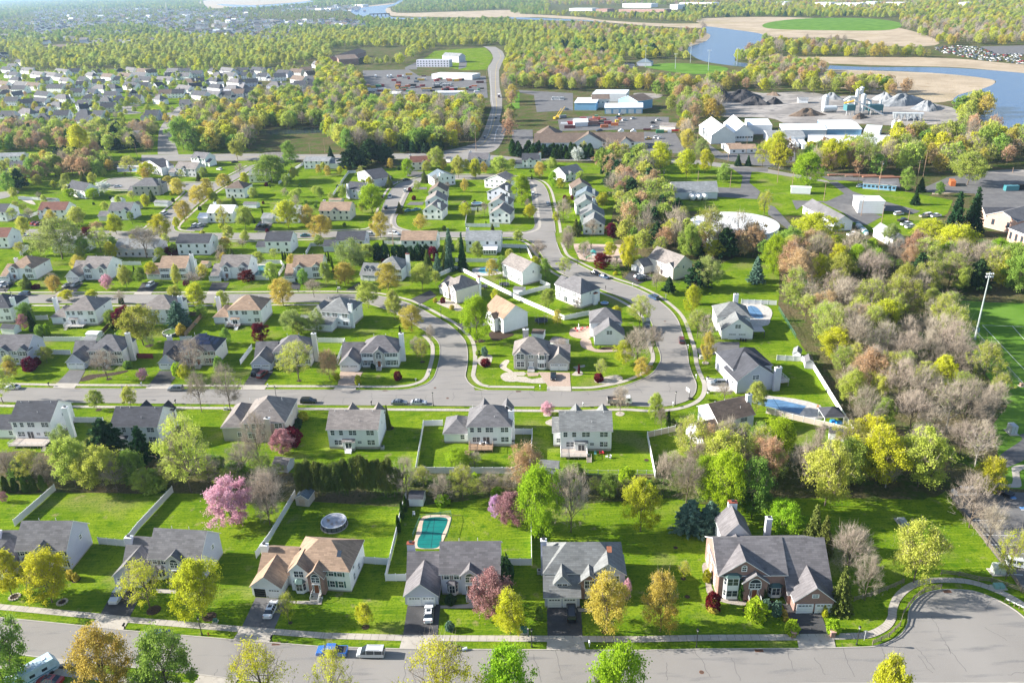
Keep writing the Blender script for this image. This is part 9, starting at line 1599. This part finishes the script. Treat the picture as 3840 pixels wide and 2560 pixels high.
for(t,x0,x1,y0,y1,n,wh_)in(('A2',985,2090,790,860,64,'front rows of the scrap yard'),('A2',1260,2100,690,770,26,'back of the scrap yard'),('B3',440,1000,100,200,22,'yard behind the brown hall'),('B3',1230,1500,200,250,6,'right side of the works lot')):
 for k in range(n):c=zr.choice(list(ZC));crate(t,zr.uniform(x0,x1),zr.uniform(y0,y1),'%s container or scrap box in the %s'%(c,wh_),ZC[c],zr.choice([3,6,6,9]),2.4,zr.choice([1.5,2.5,2.5]),zr.uniform(-.3,.3),'%s boxes in the %s'%(c,wh_))
for k in range(16):car('A2',1640+(k%8)*22-8,(775,792)[k//8],1640+(k%8)*22+8,(770,787)[k//8],zr.choice(['sedan','suv','pickup']),zr.choice(['white','silver','grey']),'pale car parked in the middle of the scrap yard','pale cars in the scrap yard')
for i,(x,y)in enumerate(((400,115),(430,100))):p=at('B3',x,y);e=empty('boom_crane',p,R(50),'yellow boom crane arm rising behind the brown hall, %s'%('left','right')[i],'crane');U(PC['yellow']).tube([(0,0,1),(9,0,8)],[.5,.25],6).B('boom',e);U(PC['yellow']).box(-2,2,-1.2,1.2,.4,2).B('carriage',e)
for i,(x,y,c)in enumerate(((1690,720,'orange'),(1265,245,'orange'),(2230,770,'teal'),(2280,760,'dark'))):crate('B4',x,y,('red-orange container by the cedar','orange machine box by the factory tanks','teal lorry body in the far yard','dark skip in the far yard')[i],ZC.get(c,PC['teal']),7,2.6,2.8,R(70)if i==0 else 0)
for k in range(14):crate('B4',820+(k%7)*14+zr.uniform(-4,4),1085+(k%7)*13+(k//7)*16,'white wrapped pallet in the cluttered yard right of the dark-roofed shed',PC['white']if k%3 else PC['teal'],1.3,1.2,1.3,zr.uniform(0,1),'white wrapped pallets of the yard','pallet','wrapped_pallet')
for i,(x,y,c)in enumerate(((1200,990,'white'),(1240,1050,'dark'),(1270,1085,'white'),(1480,1000,'white'),(1440,1010,'tan'),(1540,1010,'white'),(780,1180,'white'),(1310,1110,'white'))):car('B4',x-25,y+6,x+25,y,'van' if i in(0,3)else 'pickup',{'dark':'black'}.get(c,c),'%s works vehicle near the mill oak, %s'%(c,('by the cube building','below it','beside the white shed','left of the spruces','second left of the spruces','right of the pair','by the shed gable','near the orange beam')[i]),'vehicles near the mill')
for i in range(4):p=at('B4',690+i*160,632+i*8);e=empty('timber_stack',p,R(-3),'long stack of reddish timber beside the works road, %s from left'%('first','second','third','fourth')[i],'timber','timber stacks');[U(mat('timber_red',(.34,.16,.10))).box(-9,9,-1.2+k*.8,-.6+k*.8,.2,.8).B('beam',e)for k in range(3)]
def heap(t,x,y,wpx,hh,m,l,sx=1.0,sy=.6,seed=0):
 p=at(t,x,y);r=wpx/2/TI[t][2]/pxm(p);g=np.random.default_rng(seed);n=40;vs=[(0,0,hh)];fs=[]
 for j,q in enumerate((.2,.4,.6,.8,1.0)):
  for k in range(n):a=6.283*k/n;rr=r*q*(1+.12*sin(a*3+seed)+.07*sin(a*8+seed*2));z=hh*(1-q)**.9*(1+.18*sin(a*4+q*6+seed))+g.uniform(-.15,.15)*(q<1);vs.append((rr*cos(a)*sx,rr*sin(a)*sy,max(-.1,z)if q<1 else-.1))
 fs=[(0,1+k,1+(k+1)%n)for k in range(n)]+[(1+j*n+k,1+(j+1)*n+k,1+(j+1)*n+(k+1)%n,1+j*n+(k+1)%n)for j in range(4)for k in range(n)]
 o=U(m).add(vs,fs).B('gravel_heap');o.location=p;o.rotation_euler=(0,0,seed*.7);tag(o,l,'heap','heaps of the stone yard')
GH=noise_stack('heap_grey',[((.17,.18,.19),),((.28,.29,.30),.12,.4,.65,5.0)],bump=(.8,.8,.5));BH=noise_stack('heap_black',[((.035,.033,.035),),((.075,.07,.07),.12,.4,.65,5.0)],bump=(.8,.8,.5));BRH=noise_stack('heap_brown',[((.12,.085,.06),),((.2,.15,.11),.15,.4,.65,5.0)],bump=(.8,.8,.5))
for a in(('A3',1200,520,300,9,BH,'wide black asphalt millings heap',1,.7,1),('A3',1100,505,150,7,BH,'black heap at the left end',1,.7,2),('A3',1270,545,170,7,BH,'black heap before the wide one',1,.7,3),('A4',30,545,90,6,BH,'black heap cut by the tile of trees',1,.7,4),('A4',700,545,300,9,GH,'long grey gravel heap right of the plant',1,.5,5),('A4',830,570,220,7,GH,'grey gravel heap, right end',1,.6,6),('A4',610,525,160,7,GH,'grey gravel heap behind the plant',1,.6,7),('A4',330,520,120,6,GH,'grey heap left of the plant',1,.6,8),('A4',200,605,190,6,BRH,'brown earth heap before the plant',1,.5,9),('A4',480,620,110,4,BRH,'dark brown heap below the conveyor',1,.6,10),('A4',760,625,110,3.5,GH,'tarped grey heap beside the bins',1,.6,11),('A4',30,500,90,3,BRH,'brown heap at the plant entrance',1,.6,12)):heap(*a)
p=at('A4',470,600);e=empty('asphalt_plant',p,0,'asphalt plant with silos, drum, conveyor and blue-green bag house','plant');e.scale.z=.58;SIL=mat('silo_grey',(.52,.55,.57),.4,var=.05);BGR=mat('plant_teal',(.06,.17,.19),.5);YEL=PC['yellow']
s=pxm(p)*1.4/1.0;k_=lambda px:px/(TI['A4'][2]*pxm(p))if True else 0
for i,(x,w_,h0,h1)in enumerate(((490,13,4,27),(462,9,12,33),(600,6,0,18),(440,9,8,20))):U(SIL).lathe(k_(x-470),i*3,[(k_(w_),h0),(k_(w_),h1),(.3,h1+2.2)],18).B('silo',e)
U(BGR).box(k_(45),k_(120),-4,4,5,13).B('bag_house',e);[U(BGR).box(x-.3,x+.3,-4,-3.4,0,5).B('leg',e)for x in[k_(q)for q in(48,70,95,118)]];U(BGR).box(k_(-70),k_(-25),-4,4,6,14).B('batch_tower',e);[U(PIPE).box(x-.3,x+.3,-4,-3.4,0,6).B('leg',e)for x in[k_(q)for q in(-68,-48,-28)]]
U(YEL).tube([(k_(-85),-3,17),(k_(-30),-3,20)],1.2,6).B('screen_deck',e);U(SIL).tube([(k_(-75),2,19),(k_(-45),2,24),(k_(-20),2,23)],1.6,10).B('duct',e);U(PIPE).tube([(k_(-40),-6,21),(k_(100),-12,1.5)],[1.0,1.0],4).B('conveyor',e);[U(PIPE).tube([(k_(q),-8,0),(k_(q),-8,z)],.2,5).B('trestle',e)for q,z in((0,15),(45,8))];U(SIL).tube([(k_(45),5,20),(k_(70),5,17),(k_(75),5,8)],1.3,10).B('elbow_duct',e);U(SIL).lathe(k_(15),4,[(1.5,27),(1.5,34),(2.2,36),(.4,38)],12).B('cyclone',e)
p=at('A4',320,590);e=empty('fuel_tank',p,0,'large horizontal white tank left of the plant','tank');L_=80/1.4/pxm(p)/2;U(SIL).tube([(-L_,0,3),(-L_+1,0,3),(L_-1,0,3),(L_,0,3)],[1.4,2.6,2.6,1.4],14).B('vessel',e);[U(FOUND).box(x-.4,x+.4,-1.5,1.5,0,1).B('saddle',e)for x in(-L_*.6,L_*.6)]
p=at('A4',298,562);e=empty('silo',p,0,'short white silo left of the plant','silo');U(SIL).lathe(0,0,[(3,0),(3,9),(.5,11)],16).B('vessel',e);U(BLK).lathe(0,0,[(3.1,0),(3.1,.5)],16).B('base_ring',e)
p=at('A4',665,632);e=empty('cold_feed_bins',p,R(-20),'row of five steel feed bins right of the plant','feed bins');[U(SIL).taper(q*4.5,0,1.5,6,1.2,1.2,2.2,2.6).B('bin',e)for q in range(5)];[U(SIL).box(q*4.5-.2,q*4.5+.2,-2.6,-2.2,0,5.5).B('leg',e)for q in range(5)]
for i,(x,y,w_)in enumerate(((658,672,14),(685,670,15),(745,690,10),(240,720,0))[:3]):p=at('A4',x,y);r=w_/1.4/pxm(p)*.75;e=empty('storage_tank',p,0,'white upright tank right of the factory, %s'%('left','middle','right')[i],'tank','white tanks at the factory');U(WHITEP).lathe(0,0,[(r,0),(r,5),(.4,6)],18).B('vessel',e);U(FOUND).lathe(0,0,[(r+.3,0),(r+.3,.3)],18).B('base',e)
hall('small white hut at the stone yard',(160,520),(212,520),8,4,'gx',1,'white','lgrey','A4',name='site_hut',cat='hut')
for i,(t,x0,x1,y,h,l)in enumerate((('A3',580,730,20,14,'far white factory, leftmost on the skyline'),('A3',830,870,25,16,'far grey factory left of the long white one'),('A3',880,1052,15,14,'far long white factory on the skyline'),('A4',45,90,10,12,'far white block left of the skyline group'),('A4',245,330,14,14,'far white block in the skyline group'),('A4',350,480,18,15,'far white block, middle of the skyline group'),('A4',490,560,12,14,'far white block, right of the skyline group'),('A4',600,705,14,12,'far long white block at the right of the skyline'),('A4',1002,1042,14,14,'far white block alone at right'),('A3',440,500,48,10,'far red-roofed store beyond the marsh, left'),('A3',560,800,50,9,'far long brick building beyond the marsh'),('A3',300,420,45,9,'far white stores beyond the marsh'),('A2',880,975,45,12,'far white stores by the river bend'),('A2',530,700,80,8,'far white stores left of the river bend'))):hall(l,(x0,y),(x1,y),40,h,'none',1,'brick' if 'brick' in l or 'red' in l else 'metal','white' if 'red' not in l else 'red',t,name='far_factory',cat='factory',group='far factories')
p=at('A1',1545,125);e=empty('church',p,0,'far church with a tall pale steeple','church');U(WL['cream']).box(-8,14,-7,25,0,16).B('nave',e);U(WL['cream']).box(-5,3,-10,-2,0,30).B('tower',e);U(mat('spire',(.6,.56,.48))).lathe(-1,-6,[(4.2,30),(3,38),(1.4,50),(.1,64)],8).B('spire',e);U(RF['grey']).add([(-9,-7,16),(15,-7,16),(15,25,16),(-9,25,16),(3,-7,24),(3,25,24)],[(0,4,5,3),(1,2,5,4),(0,1,4),(2,3,5)]).B('roof',e)
a,c=at('A2',1045,152),at('A2',1228,146);e=empty('rail_bridge',a,math.atan2(c.y-a.y,c.x-a.x),'dark low bridge over the far river','bridge');L_=(c-a).length;U(BLK).box(0,L_,-4,4,6,9).B('deck',e);[U(FOUND).box(L_*k/5-2,L_*k/5+2,-4,4,0,6).B('pier',e)for k in range(6)]
def tiny(wm,rm):
 b=MB();wall_mesh(b,'gx',-6,6,-5,5,5.5,3,wm,.1,0);roof_mesh(b,roofpts('gx',-6,6,-5,5,5.5,3,.4),rm);return b
tp=[tiny(WL['white'],RF['grey']),tiny(WL['white'],RF['dark']),tiny(WL['cream'],RF['taupe']),tiny(WL['lav'],RF['lgrey']),tiny(WL['white'],RF['brown']),tiny(WL['brick'],RF['grey']),tiny(WL['white'],RF['white'])];tp=[q.B('town_house')for q in tp];first=set();cnt=0
tr=random.Random(9);spots=[];TB=MB()
for(t,x0,x1,y0,y1,n)in(('A1',1500,2352,120,330,80),('A1',300,1500,90,230,55),('A1',0,900,250,400,18),('A2',0,900,205,260,28),('A2',500,900,55,105,14),('A1',1700,2352,330,400,16),('A2',0,300,320,380,12),('A1',900,1450,370,430,10)):
 for k in range(n):spots.append((t,tr.uniform(x0,x1),tr.uniform(y0,y1)))
for(t,x,y)in spots:
 k=tr.randrange(7);o=tp[k]if k not in first else tp[k].copy()
 if k in first:COL.objects.link(o)
 first.add(k);p=at(t,x,y);s_=tr.uniform(1.0,1.5);o.location=(p.x,p.y,0);o.scale=(s_*tr.uniform(.9,1.4),s_,s_);o.rotation_euler=(0,0,tr.choice([0,R(90),.2,-.3]));tag(o,'tiny pale house of the distant town among trees','house','houses of the distant town')
for(t,x0,x1,y0,y1,n)in(('A1',300,2352,70,330,420),('A1',-100,900,200,420,60),('A2',0,1000,60,110,60),('A2',0,1000,190,270,90),('A2',0,400,290,400,40)):
 for k in range(n):
  p=at(t,tr.uniform(x0,x1),tr.uniform(y0,y1));a=tr.choice([0,1.57,.3]);s_=tr.uniform(.9,1.5);b=tiny(WL[tr.choice(['white','white','cream','lav'])],RF[tr.choice(['grey','dark','taupe','lgrey'])])
  M_=Matrix.Translation((p.x,p.y,0))@ Matrix.Rotation(a,4,'Z')@ Matrix.Scale(s_,4);n0=len(TB.v);TB.v+=[tuple(M_ @ Vector(v))for v in b.v]
  for f,mi in zip(b.f,b.m):
   TB.use(b.mats[mi]);TB.f.append(tuple(q+n0 for q in f));TB.m.append(TB.cur)
o=TB.B('town_roofs');o['kind']='stuff';tag(o,'mass of far small roofs between trees up to the skyline','houses')
# HAZE
b=MB();m=bpy.data.materials.new('haze_air');m.use_nodes=True;m.node_tree.nodes.clear()
ou=m.node_tree.nodes.new('ShaderNodeOutputMaterial');pv=m.node_tree.nodes.new('ShaderNodeVolumePrincipled');SV(pv,'Color',(0.50,0.72,1.0,1));SV(pv,'Density',0.00005);SV(pv,'Anisotropy',0.2)
m.node_tree.links.new(pv.outputs[0],ou.inputs['Volume']);m.cycles.homogeneous_volume=True
b.use(m).box(-33000,33000,-400,41000,-3,125);o=b.B('haze');o['kind']='stuff';tag(o,'pale blue spring haze over the far suburbs','haze')
SC.cycles.volume_step_rate=5;SC.cycles.volume_max_steps=32
